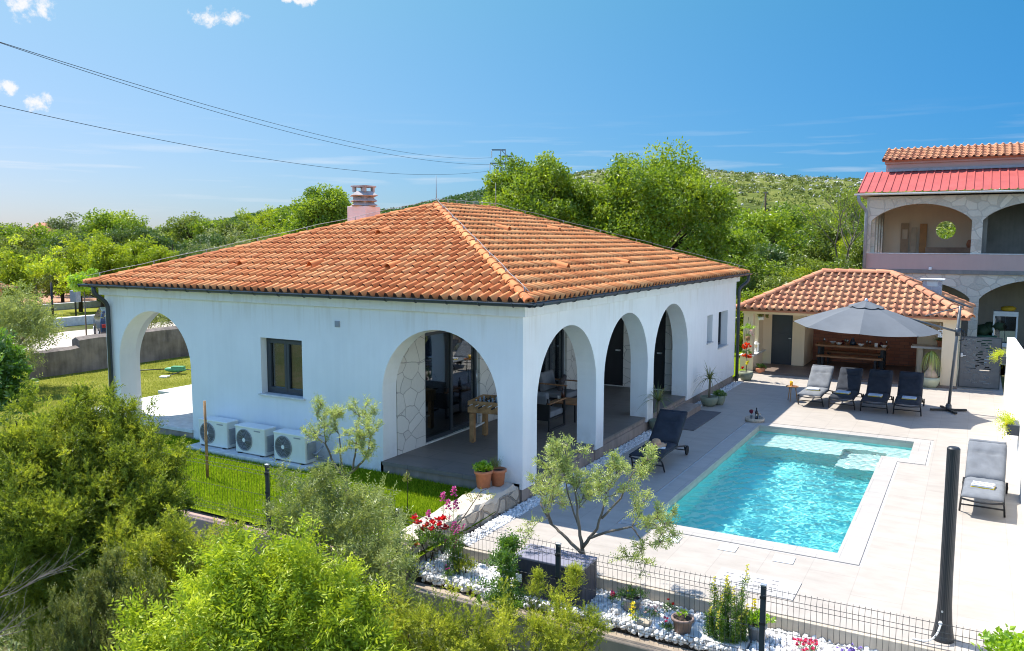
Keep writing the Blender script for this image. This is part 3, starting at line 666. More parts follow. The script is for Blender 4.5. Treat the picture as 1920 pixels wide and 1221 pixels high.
xs = [-4000, -1500, -600, -300, -150, -80] + lin(-60, 24, 56) + [40, 80, 160, 400, 1200, 3000]; ys = [-600, -150, -60] + lin(-30, -4, 26) + [-3.3, -3.14, -2.9] + lin(0, 60, 20) + [80, 110, 150, 200, 300, 500, 900, 1800, 4000]
g = sheet('ground', gz, xs, ys, M['rough'], skip=lambda x, y: -19 < x < 9 and -3.14 < y < 16)
tag(g, kind='structure')
lx = lin(-19.2, -0.06, 60); ly = lin(-3.06, 26, 60)
lawn = sheet('lawn', lambda x, y: 0.03 + 0.07 * (1 / (1 + math.exp(-(y + 0.9) * 3))) + 0.015 * math.sin(x * 1.3 + y), lx, ly, M['lawn'], skip=lambda x, y: -10.7 < x and 0.3 < y < 14)
tag(lawn, kind='structure')
# grass blades on the two visible lawns
def blades(n, x0, x1, y0, y1, zf, rng, h=0.055, keep=None):
    P = np.stack([rng.uniform(x0, x1, n), rng.uniform(y0, y1, n), np.zeros(n)], 1)
    if keep is not None: P = P[keep(P)]; n = len(P)
    P[:, 2] = [zf(a, b_) - 0.005 for a, b_ in P[:, :2]]
    lean = rng.normal(size=(n, 3)) * 0.35; lean[:, 2] = 1
    ang = rng.uniform(0, PI, n); S = np.stack([np.cos(ang), np.sin(ang), np.zeros(n)], 1) * 0.006
    H = h * rng.uniform(0.5, 1.4, (n, 1)); T = P + unit(lean) * H
    V = np.stack([P - S, P + S, T], 1).reshape(-1, 3); F = np.arange(3 * n).reshape(n, 3)
    return V, F, rng.uniform(0.01, 1, n)
M['blade'] = foliage('grass_blades', [(0.1, (0.10, 0.13, 0.018)), (0.5, (0.215, 0.235, 0.035)), (0.9, (0.36, 0.335, 0.09))], 0.4, gloss=0.0)
lz = lambda x, y: 0.03 + 0.07 * (1 / (1 + math.exp(-(y + 0.9) * 3))) + 0.015 * math.sin(x * 1.3 + y)
M['blade_g'] = foliage('fresh_grass_blades', [(0.1, (0.075, 0.135, 0.006)), (0.5, (0.17, 0.265, 0.012)), (0.9, (0.32, 0.39, 0.03))], 0.4, gloss=0.0)
for a_, mt_ in (((80000, -9, -0.5, -3.0, -0.03, lz, RNG, 0.065), 'blade_g'), ((40000, -19, -11.2, -3, 9, lz, RNG, 0.06), 'blade')):
    V, F, T = blades(*a_); tag(npmesh('grass', V, F, M[mt_], tint=T), kind='stuff')
# deck: slab with the pool cut out
PX0, PX1, PX2, PY0, PYN, PY1 = 2.155, 5.066, 5.583, 0.198, 6.413, 8.134
pool_out = [(PX0, PY0), (PX1, PY0), (PX1, PYN), (PX2, PYN), (PX2, PY1), (PX0, PY1)]
def grow(d): return [(PX0 - d, PY0 - d), (PX1 + d, PY0 - d), (PX1 + d, PYN - d), (PX2 + d, PYN - d), (PX2 + d, PY1 + d), (PX0 - d, PY1 + d)]
CW = 0.36
dk = MB(); dk.panel((0, 0, 0), (1, 0, 0), (0, 1, 0), (0, 0, 1), 0.2, [(0.30, -2.2), (7.46, -2.2), (7.46, 16.08), (0.30, 16.08)], [grow(CW)])
dk.panel((0, 0, -0.001), (1, 0, 0), (0, 1, 0), (0, 0, 1), 0.2, [(-0.6, 14.3), (0.3, 14.3), (0.3, 16.08), (-0.6, 16.08)])
deck = dk.build('pool_deck', M['deck']); tag(deck, kind='structure')
kb = MB(); kb.box(0.02, -2.26, -0.6, 7.5, -2.19, -0.012).box(0.0, -2.26, -0.5, 7.46, -2.1, -0.21)
tag(kb.build('deck_kerb', stucco('weathered_kerb', (0.50, 0.43, 0.34), 0.3), bevel=0.008), kind='structure')
pool = thing('swimming_pool', 'L-shaped turquoise swimming pool with a shallow shelf, set in cream paving', 'pool', (3.6, 4.2, 0))
cp = MB(); cp.panel((0, 0, 0.004), (1, 0, 0), (0, 1, 0), (0, 0, 1), 0.06, grow(CW - 0.05), [grow(-0.015)])
cp.build('coping', M['deck2'] if 'deck2' in M else tilefloor('pool_coping', (0.43, 0.40, 0.365), (0.33, 0.31, 0.29), 0.6, 0.9, 0.5, 0.03, 0), pool, 0.004, world=True)
ch_ = MB(); ch_.panel((0, 0, -0.012), (1, 0, 0), (0, 1, 0), (0, 0, 1), 0.06, grow(CW), [grow(CW - 0.05)])
ch_.build('channel', pm('channel_grey', (.48, .46, .44), .6), pool, world=True)
def linermat():
    t = NT('pool_liner'); p = t.pos(); n1 = t.noise(p, 3.0, 3)
    c = t.ramp(n1, [(0.3, (0.60, 0.67, 0.62)), (0.7, (0.64, 0.71, 0.66))])
    t.pbr(c, 0.6, 0, None, 0.3); return t.m
M['liner'] = linermat(); M['liner_deep'] = pm('water_tinted_liner', (0.28, 0.80, 0.77), 0.6, 0, 0.06, 2, 0)  # deep-water tint of the light put into the colour; same liner as the shelf
ZD = -1.35
bs = MB(); WT = 0.12
bs.box(PX0 - .3, PY0 - .3, ZD - .2, PX2 + .3, PY1 + .3, ZD)
bs.box(PX0 - .3, PY0 - .3, ZD, PX0, PY1 + .3, -0.055).box(PX0, PY0 - .3, ZD, PX2 + .3, PY0, -0.055).box(PX1, PY0, ZD, PX2 + .3, PYN, -0.055).box(PX2, PYN, ZD, PX2 + .3, PY1 + .3, -0.055).box(PX0, PY1, ZD, PX2, PY1 + .3, -0.055)
bs.build('basin', M['liner_deep'], pool, world=True)
bs = MB(); E_ = .004
bs.box(PX0 - .01, 6.85, ZD, 4.18, PY1 + .01, -0.38).box(4.18, 7.55, ZD, PX2, PY1, -0.38).box(PX1, PYN, ZD, PX2, 7.55, -0.38)
bs.box(4.18, 6.15, ZD, PX1, 7.55, -0.68)
bs.build('shelf', M['liner'], pool, world=True)
wl_ = MB(); wl_.panel((0, 0, -0.052), (1, 0, 0), (0, 1, 0), (0, 0, 1), 0.17, grow(0.02), [grow(-0.006)]); wl_.build('waterline_band', pm('waterline_mortar', (.44, .44, .38), .6, 0, .1, 4), pool, world=True)
def watermat():
    t = NT('pool_water'); g_ = t.n('ShaderNodeBsdfGlass'); g_.inputs['IOR'].default_value = 1.33; g_.inputs['Roughness'].default_value = 0.0; g_.inputs[0].default_value = (0.86, 0.99, 1.0, 1); t.l(g_.outputs[0], t.o.inputs[0]); return t.m
def ripple(x, y):
    h = 0
    for ax_, ay_, k_, am_ in ((.9, .4, 8.0, .7), (-.5, .85, 13.0, .75), (.2, -1, 19.0, .62), (1, -.7, 25.0, .5), (-.8, -.5, 32.0, .36), (.3, .95, 41.0, .24), (-.95, .25, 37, .22)):
        h += am_ * math.sin((ax_ * x + ay_ * y) * k_ + 1.9 * math.sin(x * 1.3 * k_ / 9 + y * .9) + 1.1 * math.sin(y * 2.3 + k_ - x * .7) + k_)
    return -0.13 + 0.0044 * h
wx_ = lin(PX0 - .02, PX2 + .02, 190); wy_ = lin(PY0 - .02, PY1 + .02, 440); V = [(x, y, ripple(x, y)) for y in wy_ for x in wx_]; nx_ = len(wx_); F = []
inside = lambda x, y: x < PX1 + .02 or y > PYN - .02
for j in range(len(wy_) - 1):
    for i in range(nx_ - 1):
        if inside(wx_[i + 1] - .01, wy_[j] + .01): a_ = j * nx_ + i; F.append((a_, a_ + 1, a_ + nx_ + 1, a_ + nx_))
wb = MB(); wb.add([Vector(q) for q in V], F, True)
wo = wb.build('water', watermat(), pool, world=True, recalc=False); wo.cycles.is_caustics_caster = True
for ch_o in pool.children:
    if ch_o.name.startswith(('basin', 'shelf')): ch_o.cycles.is_caustics_receiver = True
sd.cycles.is_caustics_light = True
for x, y, s_ in ((2.78, -0.43, 1), (3.63, -0.38, 0.9), (4.43, -0.42, 1)):
    b = MB(); b.box(-.14 * s_, -.14 * s_, 0.002, .14 * s_, .14 * s_, 0.013); b.box(-.02, -.01, 0.013, .02, .01, 0.017)
    lid = b.build('skimmer_lid', M['white'], bevel=0.004); lid.location = (x, y, 0); lid.rotation_euler.z = 0.03
    tag(lid, {2.78: 'white square skimmer lid beside the pool, nearest the olive tree', 3.63: 'middle white skimmer lid on the paving, flush and faint', 4.43: 'white square skimmer lid nearest the pool corner, with a dark edge shadow'}[x], 'lid', 'skimmer lids along the near pool edge')
b = MB(); b.panel((3.75, -1.75, 0.012), (1, 0, 0), (0, 1, 0), (0, 0, 1), 0.012, [(0, 0), (1.05, 0), (1.05, 0.6), (0, 0.6)], [[(.1 + .2 * i, .08 + .12 * j + .03 * (i % 2)), (.2 + .2 * i, .08 + .12 * j + .03 * (i % 2)), (.2 + .2 * i, .1 + .12 * j + .03 * (i % 2)), (.1 + .2 * i, .1 + .12 * j + .03 * (i % 2))] for i in range(4) for j in range(4)])
tag(b.build('drain_cover', pm('pale_drain', (.47, .45, .43), .6, 0, .04)), 'white slotted drain cover on the paving behind the wire fence', 'drain cover')
b = MB(); b.box(0.36, 6.7, 0.003, 0.96, 9.1, 0.018); tag(b.build('door_mat', pm('grey_mat', (0.13, 0.125, 0.125), 0.95, 0, 0.1, 8, 0.4, 200), bevel=0.004), 'long dark grey mat in front of the terrace step', 'mat')
b = MB(); b.box(-0.03, 6.75, 0.0, 0.42, 9.1, 0.155); b.box(-0.03, 6.74, 0.155, 0.43, 9.11, 0.17); tag(b.build('step', M['riser'], bevel=0.003), 'low taupe tiled step up to the terrace below the third arch', 'step')
b = MB(); b.box(-13.7, 3.3, 0.0, -12.75, 4.6, 0.17); tag(b.build('step', M['lightgrey'], bevel=0.01), 'pale concrete step slab on the grass beyond the left arch', 'step')

# white pebbles --------------------------------------------------
def pebbles(name, spots, r0, r1, mat, rng, squash=0.75):
    """spots (n,3) -> one heap of irregular stones"""
    base = bmesh.new(); bmesh.ops.create_icosphere(base, subdivisions=1, radius=1); bv = np.array([v.co[:] for v in base.verts]); bf = np.array([[v.index for v in f.verts] for f in base.faces]); base.free()
    n = len(spots); R = rng.uniform(r0, r1, (n, 1, 1)); sc_ = rng.uniform(0.65, 1.25, (n, 1, 3)); sc_[:, :, 2] *= squash
    q = rng.normal(size=(n, 3, 3)); q = np.linalg.qr(q)[0]
    V = (bv[None] * (1 + rng.uniform(-0.16, 0.16, (n, len(bv), 1)))) * sc_ * R
    V = np.einsum('nij,nkj->nki', q, V); V = V + spots[:, None, :]
    F = bf[None] + (np.arange(n) * len(bv))[:, None, None]
    return npmesh(name, V.reshape(-1, 3), F.reshape(-1, 3), mat, tint=np.repeat(rng.uniform(0.01, 1, n), len(bf)), smooth=True)
def pebmat(name, lo, hi):
    t = NT(name); a = t.n('ShaderNodeAttribute', attribute_name='tint'); c = t.ramp(a.outputs['Fac'], [(0, lo), (1, hi)]); t.pbr(c, 0.75, 0, t.bump(t.noise(t.pos(), 60, 3), 0.25, 0.004), 0.3); return t.m
M['pebble'] = pebmat('white_marble_pebbles', (0.62, 0.60, 0.57), (0.84, 0.83, 0.81))
def scatter(n, x0, x1, y0, y1, z, rng, zj=0.03, avoid=None):
    P = np.stack([rng.uniform(x0, x1, n), rng.uniform(y0, y1, n), z + rng.uniform(-zj, zj, n)], 1)
    return P if avoid is None else P[~avoid(P)]
bed = MB(); bed.box(0.0, -2.98, -0.6, 7.5, -2.25, -0.27); tag(bed.build('planting_bed', M['soil']), kind='structure')
slab_av = lambda P: (np.abs(P[:, 0] - 4.15) < 0.38) & (np.abs(P[:, 1] + 2.72) < 0.22)
sp = np.concatenate([scatter(8500, 0.05, 7.4, -3.01, -2.24, -0.225, RNG, 0.045, slab_av), scatter(500, -0.3, 0.25, -2.95, -1.9, -0.16, RNG, 0.06)])
tag(pebbles('bed_pebbles', sp, 0.026, 0.052, M['pebble'], RNG), kind='stuff')
st = MB(); st.box(-0.3, -2.2, -0.4, 0.3, 14.2, -0.05); tag(st.build('pebble_strip_bed', M['soil']), kind='structure')
sp = np.concatenate([scatter(5200, 0.0, 0.29, -2.1, 6.6, -0.02, RNG, 0.02), scatter(1500, 0.0, 0.29, 9.15, 14.2, -0.02, RNG, 0.02)])
tag(pebbles('strip_pebbles', sp, 0.016, 0.032, M['pebble'], RNG), kind='stuff')
b = MB(); b.box(3.8, -2.92, -0.3, 4.5, -2.52, -0.18); tag(b.build('paving_slab', M['lightgrey'], bevel=0.008), 'grey paving slab lying among the white stones beside the brown pot', 'paving slab')
b = MB(); b.box(3.2, -2.98, -0.4, 3.36, -2.86, -0.13); tag(b.build('stone_block', stucco('tan_block', (.45, .38, .29), .25), bevel=0.01), 'short tan stone block at the corner of the covered box', 'stone')
b = MB(); b.box(5.15, -2.95, -0.3, 5.75, -2.75, -0.165); tag(b.build('paving_slab', M['lightgrey'], bevel=0.008), 'pale stone slab edging under the pink flowers', 'paving slab')

# boundary: low wall with welded-mesh fence -----------------------
lw = MB(); lw.box(-0.2, -3.24, -1.3, 9.0, -2.99, -0.31); o = lw.build('retaining_wall', stucco('old_concrete_wall', (0.36, 0.29, 0.22), 0.35), bevel=0.015)
tag(o, 'low concrete retaining wall under the wire fence beside the white stone bed', 'wall')
lw = MB(); lw.box(-9.5, -3.24, -1.3, -0.2, -2.99, -0.04); o = lw.build('retaining_wall', M['fieldstone2'] if 'fieldstone2' in M else stucco('reddish_kerb', (0.42, 0.29, 0.24), 0.3), bevel=0.015)
tag(o, 'low reddish concrete wall along the edge of the front lawn', 'wall')
M['wire'] = pm('dark_coated_wire', (0.022, 0.028, 0.03), 0.5, 0, 0, 1, 0)
def fence_panel(L=2.48, H=0.98, nW=42):
    m_ = MB(); zs = []
    prof_ = [(0, 0.02), (0, 0.12), (0.03, 0.17), (0, 0.22), (0, H - 0.26), (0.0, H - 0.14), (0.035, H - 0.07), (0, H - 0.0), (0, H + 0.02)]
    for i in range(nW):
        x = 0.02 + (L - 0.04) * i / (nW - 1)
        m_.tube([(x, -p, z) for p, z in prof_], 0.0022, 4, False)
    for p, z in ((0, 0.12), (0.03, 0.17), (0, 0.22), (0, 0.52), (0, H - 0.14), (0.035, H - 0.07), (0, H)):
        m_.tube([(0, -p - 0.004, z), (L, -p - 0.004, z)], 0.0032, 4, False)
    return m_
posts = [(-7.8, 0.02), (-5.3, 0.02), (-2.8, 0.02), (-0.3, -0.28), (2.2, -0.31), (4.72, -0.31), (7.24, -0.31)]
plabel = ['', 'dark fence post at the left end of the front lawn', 'dark fence post standing on the lawn edge among the left shrubs', 'dark fence post hidden behind the grey-green olive bush', 'dark fence post in front of the covered box', 'dark fence post between the yellow snapdragons and the pink flowers', 'dark fence post at the right end beyond the shower']
fp = None; post0 = None
for i, (x, z) in enumerate(posts):
    if i == 0: continue
    t = thing('fence_post', plabel[i], 'fence post', (x, -3.1, z), 0, 'dark posts of the wire fence') if post0 is None else dupthing(post0, (x, -3.1, z), 0, plabel[i])
    if post0 is None:
        post0 = t; b = MB(); b.box(-.03, -.02, -0.1, .03, .02, 0.995); b.build('upright', M['anthr'], t, 0.004); c = MB(); c.box(-.034, -.024, 0.995, .034, .024, 1.015); c.build('cap', M['steel'], t, 0.004)
        [MB().box(-.036, -.028, z_, .036, -.018, z_ + .03).build('clamp', M['black'], t) for z_ in (0.2, 0.55, 0.85)]
flabel = ['', 'wire mesh fence panel on the front lawn edge behind the big juniper', 'wire mesh fence panel between the lawn post and the olive bush', 'wire mesh fence panel in front of the red roses and the box', 'wire mesh fence panel in front of the snapdragons', 'wire mesh fence panel running past the foot of the shower']
pan = fence_panel().build('wire_fence', M['wire'], recalc=False); 
for i in range(1, 6):
    o = pan if i == 1 else pan.copy()
    if i > 1: COL.objects.link(o)
    o.location = (posts[i][0] + .01, -3.125, posts[i][1]); tag(o, flabel[i], 'fence panel', 'wire mesh fence panels')

# rough stone planter wall running out from the corner pier
def rubble_wall(name, pts, w0, w1, zb, zt, mat, rng, seg=0.16):
    """irregular walling along a line with a bumpy top"""
    P = [Vector((*p, 0)) for p in pts]; L = (P[1] - P[0]).length; d = (P[1] - P[0]).normalized(); s = Vector((-d.y, d.x, 0)); n = int(L / seg); K = 9; V = []; F = []
    for i in range(n + 1):
        t_ = i / n; w = w0 + (w1 - w0) * t_; z1 = zt[0] + (zt[1] - zt[0]) * t_; c = P[0].lerp(P[1], t_)
        ring = [(-1, 0), (-1.02, .33), (-1, .66), (-.9, .95), (0, 1.02), (.9, .95), (1, .66), (1.02, .33), (1, 0)]
        for a, h in ring:
            j = Vector((rng.uniform(-1, 1), rng.uniform(-1, 1), rng.uniform(-1, 1))) * 0.022
            V.append(c + s * (a * w / 2) + Vector((0, 0, zb + (z1 - zb) * h)) + (j if h > 0 else Vector((0, 0, 0))))
    for i in range(n):
        for k in range(K - 1): F.append((i * K + k, i * K + k + 1, (i + 1) * K + k + 1, (i + 1) * K + k))
    F += [tuple(range(K)), tuple(n * K + k for k in reversed(range(K)))]
    return MB().add(V, F, False).build(name, mat, bevel=0)
pw = rubble_wall('planter_wall', [(-0.33, -0.05), (-0.42, -2.9)], 0.62, 0.50, -0.5, (0.30, 0.16), M['rubble'], random)
tag(pw, 'rough rubble stone wall with a pale capped top carrying two terracotta pots', 'stone wall')
b = rubble_wall('coping_slab', [(-0.36, -0.1), (-0.45, -2.85)], 0.56, 0.46, 0.1, (0.33, 0.19), stucco('pale_wall_top', (0.58, 0.51, 0.42), 0.2), random); b.parent = pw
M['oldwall'] = stucco('old_mortared_wall', (0.27, 0.225, 0.19), 0.5, 14, 1.0)
# old wall at the far side of the lawn
ow = MB(); yy = -6.0; V = []
def field_wall(name, p0, p1, w, h0, h1, mat):
    return rubble_wall(name, [p0, p1], w, w, -0.2, (h0, h1), mat, random, 0.35)
o = field_wall('garden_wall', (-19.4, -2.0), (-19.4, 4.6), 0.4, 0.82, 0.95, M['oldwall']); tag(o, 'old rough stone garden wall beside the left olive tree, lower stretch', 'stone wall')
o = field_wall('garden_wall', (-19.45, 4.6), (-19.7, 24), 0.4, 1.22, 1.3, M['oldwall']); tag(o, 'old grey stone garden wall seen past the corner and through the left arch', 'stone wall')
# white boundary wall on the right
b = MB(); P8 = [(-3.2, -0.5), (15.5, -0.5), (15.5, 1.72), (9.0, 2.0), (-3.2, 2.1)]
b.panel((7.46, 0, 0), (0, 1, 0), (0, 0, 1), (-1, 0, 0), 0.2, P8); o = b.build('boundary_wall', M['whitewall'], bevel=0.01); tag(o, 'tall white rendered boundary wall along the right side of the deck', 'wall')

# road beyond the left wall
def roadmat():
    t = NT('pale_gravel_road'); n_ = t.noise(t.pos(), 0.7, 6, 0.65); n3 = t.noise(t.pos(), 18, 4, 0.6)
    t.pbr(t.ramp(t.math('ADD', t.math('MULTIPLY', n_, 0.6), t.math('MULTIPLY', n3, 0.4)), [(0.3, (0.38, 0.31, 0.25)), (0.7, (0.58, 0.51, 0.44))]), 0.95, 0, t.bump(n3, 0.5, 0.02)); return t.m
rd = sheet('road', lambda x, y: -0.112 + 0.012 * max(0, y - 30), lin(-33, -21.5, 6), lin(-12, 70, 30), roadmat()); tag(rd, kind='structure')
b = sheet('dirt_lot', lambda x, y: -0.114 + 0.012 * max(0, y - 30), lin(-66, -46, 4), lin(16, 46, 6), pm('red_earth', (0.42, 0.22, 0.13), 0.95, 0, 0.2, 2, 0.3, 20)); tag(b, kind='structure')
b = sheet('verge', lambda x, y: -0.10 + 0.012 * max(0, y - 30), lin(-45, -36, 4), lin(14.5, 44, 10), M['lawn']); tag(b, kind='structure')
b = MB(); b.box(-35.8, 5, -0.2, -35.4, 40, 0.35); tag(b.build('kerb_wall', M['lightgrey'], bevel=0.02), 'low grey concrete wall at the far side of the road', 'wall')
b = MB(); b.box(-46, 14, -0.2, -45.7, 44, 0.3); tag(b.build('kerb_wall', M['lightgrey'], bevel=0.02), 'low grey wall between the far strip of grass and the red earth', 'wall')
# ------------------------------------------------------------------ pavilion (summer kitchen)
pav = thing('summer_kitchen', 'small beige open pavilion with a hipped salmon tiled roof behind the loungers', 'pavilion', (3, 18, 0))
def brickmat():
    t = NT('brown_brick_tiles'); v = t.mapping(t.pos(), (1, 1, 1), (PI / 2, 0, 0)); b_ = t.n('ShaderNodeTexBrick'); t.l(v, b_.inputs['Vector']); b_.inputs['Scale'].default_value = 1
    b_.inputs['Brick Width'].default_value = 0.30; b_.inputs['Row Height'].default_value = 0.115; b_.inputs['Mortar Size'].default_value = 0.008
    b_.inputs['Color1'].default_value = (0.34, 0.115, 0.06, 1); b_.inputs['Color2'].default_value = (0.46, 0.17, 0.09, 1); b_.inputs['Mortar'].default_value = (0.24, 0.10, 0.065, 1)
    t.pbr(b_.outputs['Color'], 0.7, 0, t.bump(b_.outputs['Fac'], -0.4, 0.006)); return t.m
b = MB(); b.box(-0.5, 16.08, -0.2, 6.25, 20.4, 0.06); b.build('floor', tilefloor('brown_floor_tiles', (0.20, 0.15, 0.125), (0.13, 0.10, 0.09), 0.9, 0.2, 0.5, 0.12), pav, world=True)
w = MB()
w.box(-0.25, 16.2, 0.4, 0.07, 16.52, 2.02)                       # front left pillar
w.box(5.78, 16.25, 0.05, 6.22, 16.55, 2.02)                      # front right pillar
w.box(-0.28, 16.18, 2.02, 6.22, 16.5, 2.17)                      # beam
w.box(-0.25, 17.5, 0.4, -0.02, 18.25, 2.17)
w.panel((0, 18.2, 0), (1, 0, 0), (0, 0, 1), (0, -1, 0), 0.2, [(-0.25, 0.05), (0.28, 0.05), (0.28, 2.1), (1.0, 2.1), (1.0, 0.05), (1.42, 0.05), (1.42, 2.17), (-0.25, 2.17)])
w.box(1.22, 18.4, 0.05, 1.42, 20.0, 2.17).box(-0.25, 20.2, 0.0, 6.22, 20.4, 2.2)
w.box(6.02, 16.55, 0.05, 6.22, 20.2, 2.17).box(5.12, 18.25, 0.05, 6.02, 18.4, 2.17).box(4.98, 18.4, 0.05, 5.12, 20.2, 2.17)
w.box(-0.25, 16.52, 2.0, -0.02, 17.5, 2.17).box(-0.25, 18.25, 0.05, -0.05, 20.2, 2.17)
w.build('wall', M['beige'], pav, world=True)
b = MB(); b.box(1.42, 20.02, 0.06, 4.98, 20.19, 2.17); b.build('brick_wall', brickmat(), pav, world=True)
b = MB(); b.box(-0.32, 16.14, 0.0, 0.12, 16.58, 0.56).box(-0.28, 16.58, 0.05, 0.06, 17.9, 0.52); b.build('low_wall', M['beige'], pav, 0.006, world=True)
b = MB(); b.box(-0.35, 16.11, 0.56, 0.15, 16.6, 0.6).box(-0.34, 16.6, 0.52, 0.09, 18.2, 0.57); b.build('low_wall_cap', M['lightgrey'], pav, 0.004, world=True)
b = MB(); b.box(-0.4, 16.0, 2.17, 6.45, 20.5, 2.2); b.build('soffit', M['beige'], pav, world=True)
d = MB(); d.panel((0.28, 18.24, 0.06), (1, 0, 0), (0, 0, 1), (0, -1, 0), 0.05, [(0, 0), (.72, 0), (.72, 2.04), (0, 2.04)])
d.box(.36, 18.225, .14, .92, 18.24, 1.15).box(.36, 18.225, 1.22, .92, 18.24, 2.0)
dd = d.build('door', M['anthr'], pav, 0.003, world=True); MB().box(.88, 18.17, 1.0, .96, 18.22, 1.03).build('handle', M['steel'], dd, world=True)
b = MB(); b.box(4.85, 17.6, 1.0, 6.0, 18.25, 1.07); b.build('counter_top', M['lightgrey'], pav, 0.006, world=True)
b = MB(); b.box(5.05, 17.75, 0.06, 5.2, 18.25, 1.0).box(5.2, 18.1, .06, 6.02, 18.25, 1.0); b.build('counter_base', M['beige'], pav, world=True)
PA, PB, PC, PD, pra, prb = hip_roof(pav, -0.42, 6.5, 15.85, 20.62, 2.2, 0.5, 0.245, 0.345, M['tile2'], 0.06)
for p, q in ((PA, pra), (PB, prb), (PC, prb), (PD, pra), (pra, prb)): cap_row('ridge_tiles', p + Vector((0, 0, .03)), q + Vector((0, 0, .03)), M['tile2'], pav, 0.125, 0.42)
b = MB(); b.box(-0.42, 15.86, 2.12, 6.5, 15.89, 2.19); b.build('fascia', M['tile2'], pav, world=True)
cx, cy = 5.35, 18.35
b = MB(); b.box(cx - .28, cy - .28, 2.3, cx + .28, cy + .28, 3.2); cho = b.build('chimney', stonemat('grey_chimney_block', 3, (.42, .40, .42), (.56, .53, .54), .4, .05, .25), pav, .01, world=True)
b = MB(); b.box(cx - .36, cy - .36, 3.2, cx + .36, cy + .36, 3.24).box(cx - .16, cy - .29, 3.0, cx + .16, cy - .27, 3.17); b.build('chimney_cap', M['lightgrey'], cho, .004, world=True)
b = MB(); b.box(5.0, 17.7, 2.62, 5.7, 18.05, 2.66, Matrix.Translation((0, 0, 0))); b.bar((5.0, 17.9, 2.95), (6.5, 17.3, 2.42), 0.22, 0.02); b.build('chimney_flashing', M['anthr'], cho, world=True)
b = MB(); b.lathe([(0.0, 0), (.035, 0), (.04, .05), (0, .06)], (5.35, 18.22, 1.62), 10); b.build('spotlight', M['black'], pav, world=True)

# gate ----------------------------------------------------------
gate = thing('garden_gate', 'dark grey metal gate with cut-out slots between pavilion and white wall', 'gate', (6.8, 16.35, 0.04))
rg = random.Random(3); holes = []; used = set()
for k in range(110):
    r_ = rg.randrange(2, 30); x = rg.uniform(.07, .80); L = rg.choice((.08, .12, .18, .26))
    if any(r2 == r_ and not (x + L + .04 < a or x > c + .04) for (r2, a, c) in used) or x + L > .97: continue
    used.add((r_, x, x + L)); z = .03 + r_ * .048; holes.append([(x, z), (x + L, z), (x + L, z + .026), (x, z + .026)])
b = MB(); b.panel((-.5, 0, .03), (1, 0, 0), (0, 0, 1), (0, -1, 0), .012, [(0, 0), (1.04, 0), (1.04, 1.5), (0, 1.5)], holes); b.build('panel', M['grey3'] if 'grey3' in M else pm('grey_gate_paint', (.115, .12, .125), .45), gate)
b = MB(); b.panel((-.53, .02, 0), (1, 0, 0), (0, 0, 1), (0, -1, 0), .04, [(0, 0), (1.1, 0), (1.1, 1.56), (0, 1.56)], [[(.04, .04), (1.06, .04), (1.06, 1.52), (.04, 1.52)]]); b.build('gate_frame', M['anthr'], gate, .004)
b = MB(); b.box(-.5, -.04, .93, -.44, -.012, 1.05).box(-.5, -.07, .97, -.36, -.05, .99); b.build('handle', M['steel'], gate)

# neighbouring house ----------------------------------------------
nb = thing('neighbour_house', 'two-storey stone-faced house with wide arches and a red metal roof', 'house', (9, 25, 0)); NY = 22.0
def seg_arch(x0, x1, z0, spring, rise, n=20):
    return [(x0, z0), (x0, spring)] + [(x0 + (x1 - x0) * k / n, spring + rise * (1 - (2 * k / n - 1) ** 2) ** 0.8 if 0 < k < n else spring) for k in range(1, n)] + [(x1, spring), (x1, z0)]
w = MB()
top = [(2.85, 4.0)] + [(3.02, 4.0)] + seg_arch(3.02, 6.36, 4.0, 5.22, .62)[1:-1] + [(6.36, 4.0), (6.7, 4.0)] + seg_arch(6.7, 10.0, 4.0, 5.22, .62)[1:-1] + [(10.0, 4.0), (10.35, 4.0)] + seg_arch(10.35, 13.6, 4.0, 5.22, .62)[1:-1] + [(13.6, 4), (15, 4), (15, 6.12), (2.85, 6.12)]
w.panel((0, NY, 0), (1, 0, 0), (0, 0, 1), (0, -1, 0), .32, top)
bot = [(2.9, -.2), (3.1, -.2)] + seg_arch(3.1, 6.42, -.2, 2.4, .6)[1:-1] + [(6.42, -.2), (6.72, -.2)] + seg_arch(6.72, 10.1, -.2, 2.4, .7)[1:-1] + [(10.1, -.2), (10.4, -.2)] + seg_arch(10.4, 13.6, -.2, 2.4, .7)[1:-1] + [(13.6, -.2), (15, -.2), (15, 3.28), (2.9, 3.28)]
w.panel((0, NY, 0), (1, 0, 0), (0, 0, 1), (0, -1, 0), .32, bot)
side = [(.32, 4.0), (.75, 4.0), (.75, 5.1), (1.05, 5.5), (1.35, 5.1), (1.35, 4.0), (1.75, 4), (1.75, 5.1), (2.05, 5.5), (2.35, 5.1), (2.35, 4), (2.75, 4), (2.75, 5.1), (3.05, 5.5), (3.35, 5.1), (3.35, 4), (3.8, 4), (3.8, 6.12), (.32, 6.12)]
w.panel((2.85, NY, 0), (0, 1, 0), (0, 0, 1), (-1, 0, 0), .28, side)
w.build('stone_facing', M['limestone'], nb, world=True)
b = MB(); b.box(2.85, NY - .02, 3.42, 15, NY + .3, 4.0).box(2.85, NY + .3, 3.42, 3.13, 26, 4.0); b.build('parapet', M['mauve'], nb, .01, world=True)
b = MB(); b.box(2.78, NY - .06, 3.28, 15, 30, 3.42).box(2.55, NY - .02, 3.33, 3.6, NY - .03 + .01, 3.36); b.build('floor_slab', M['concrete'], nb, world=True)
b = MB(); b.box(2.82, NY - .04, 4.0, 15, NY + .33, 4.03); b.build('parapet_cap', M['lightgrey'], nb, world=True)
hole = [(5.42 + .36 * math.cos(2 * PI * k / 24), 4.92 + .36 * math.sin(2 * PI * k / 24)) for k in range(24)]
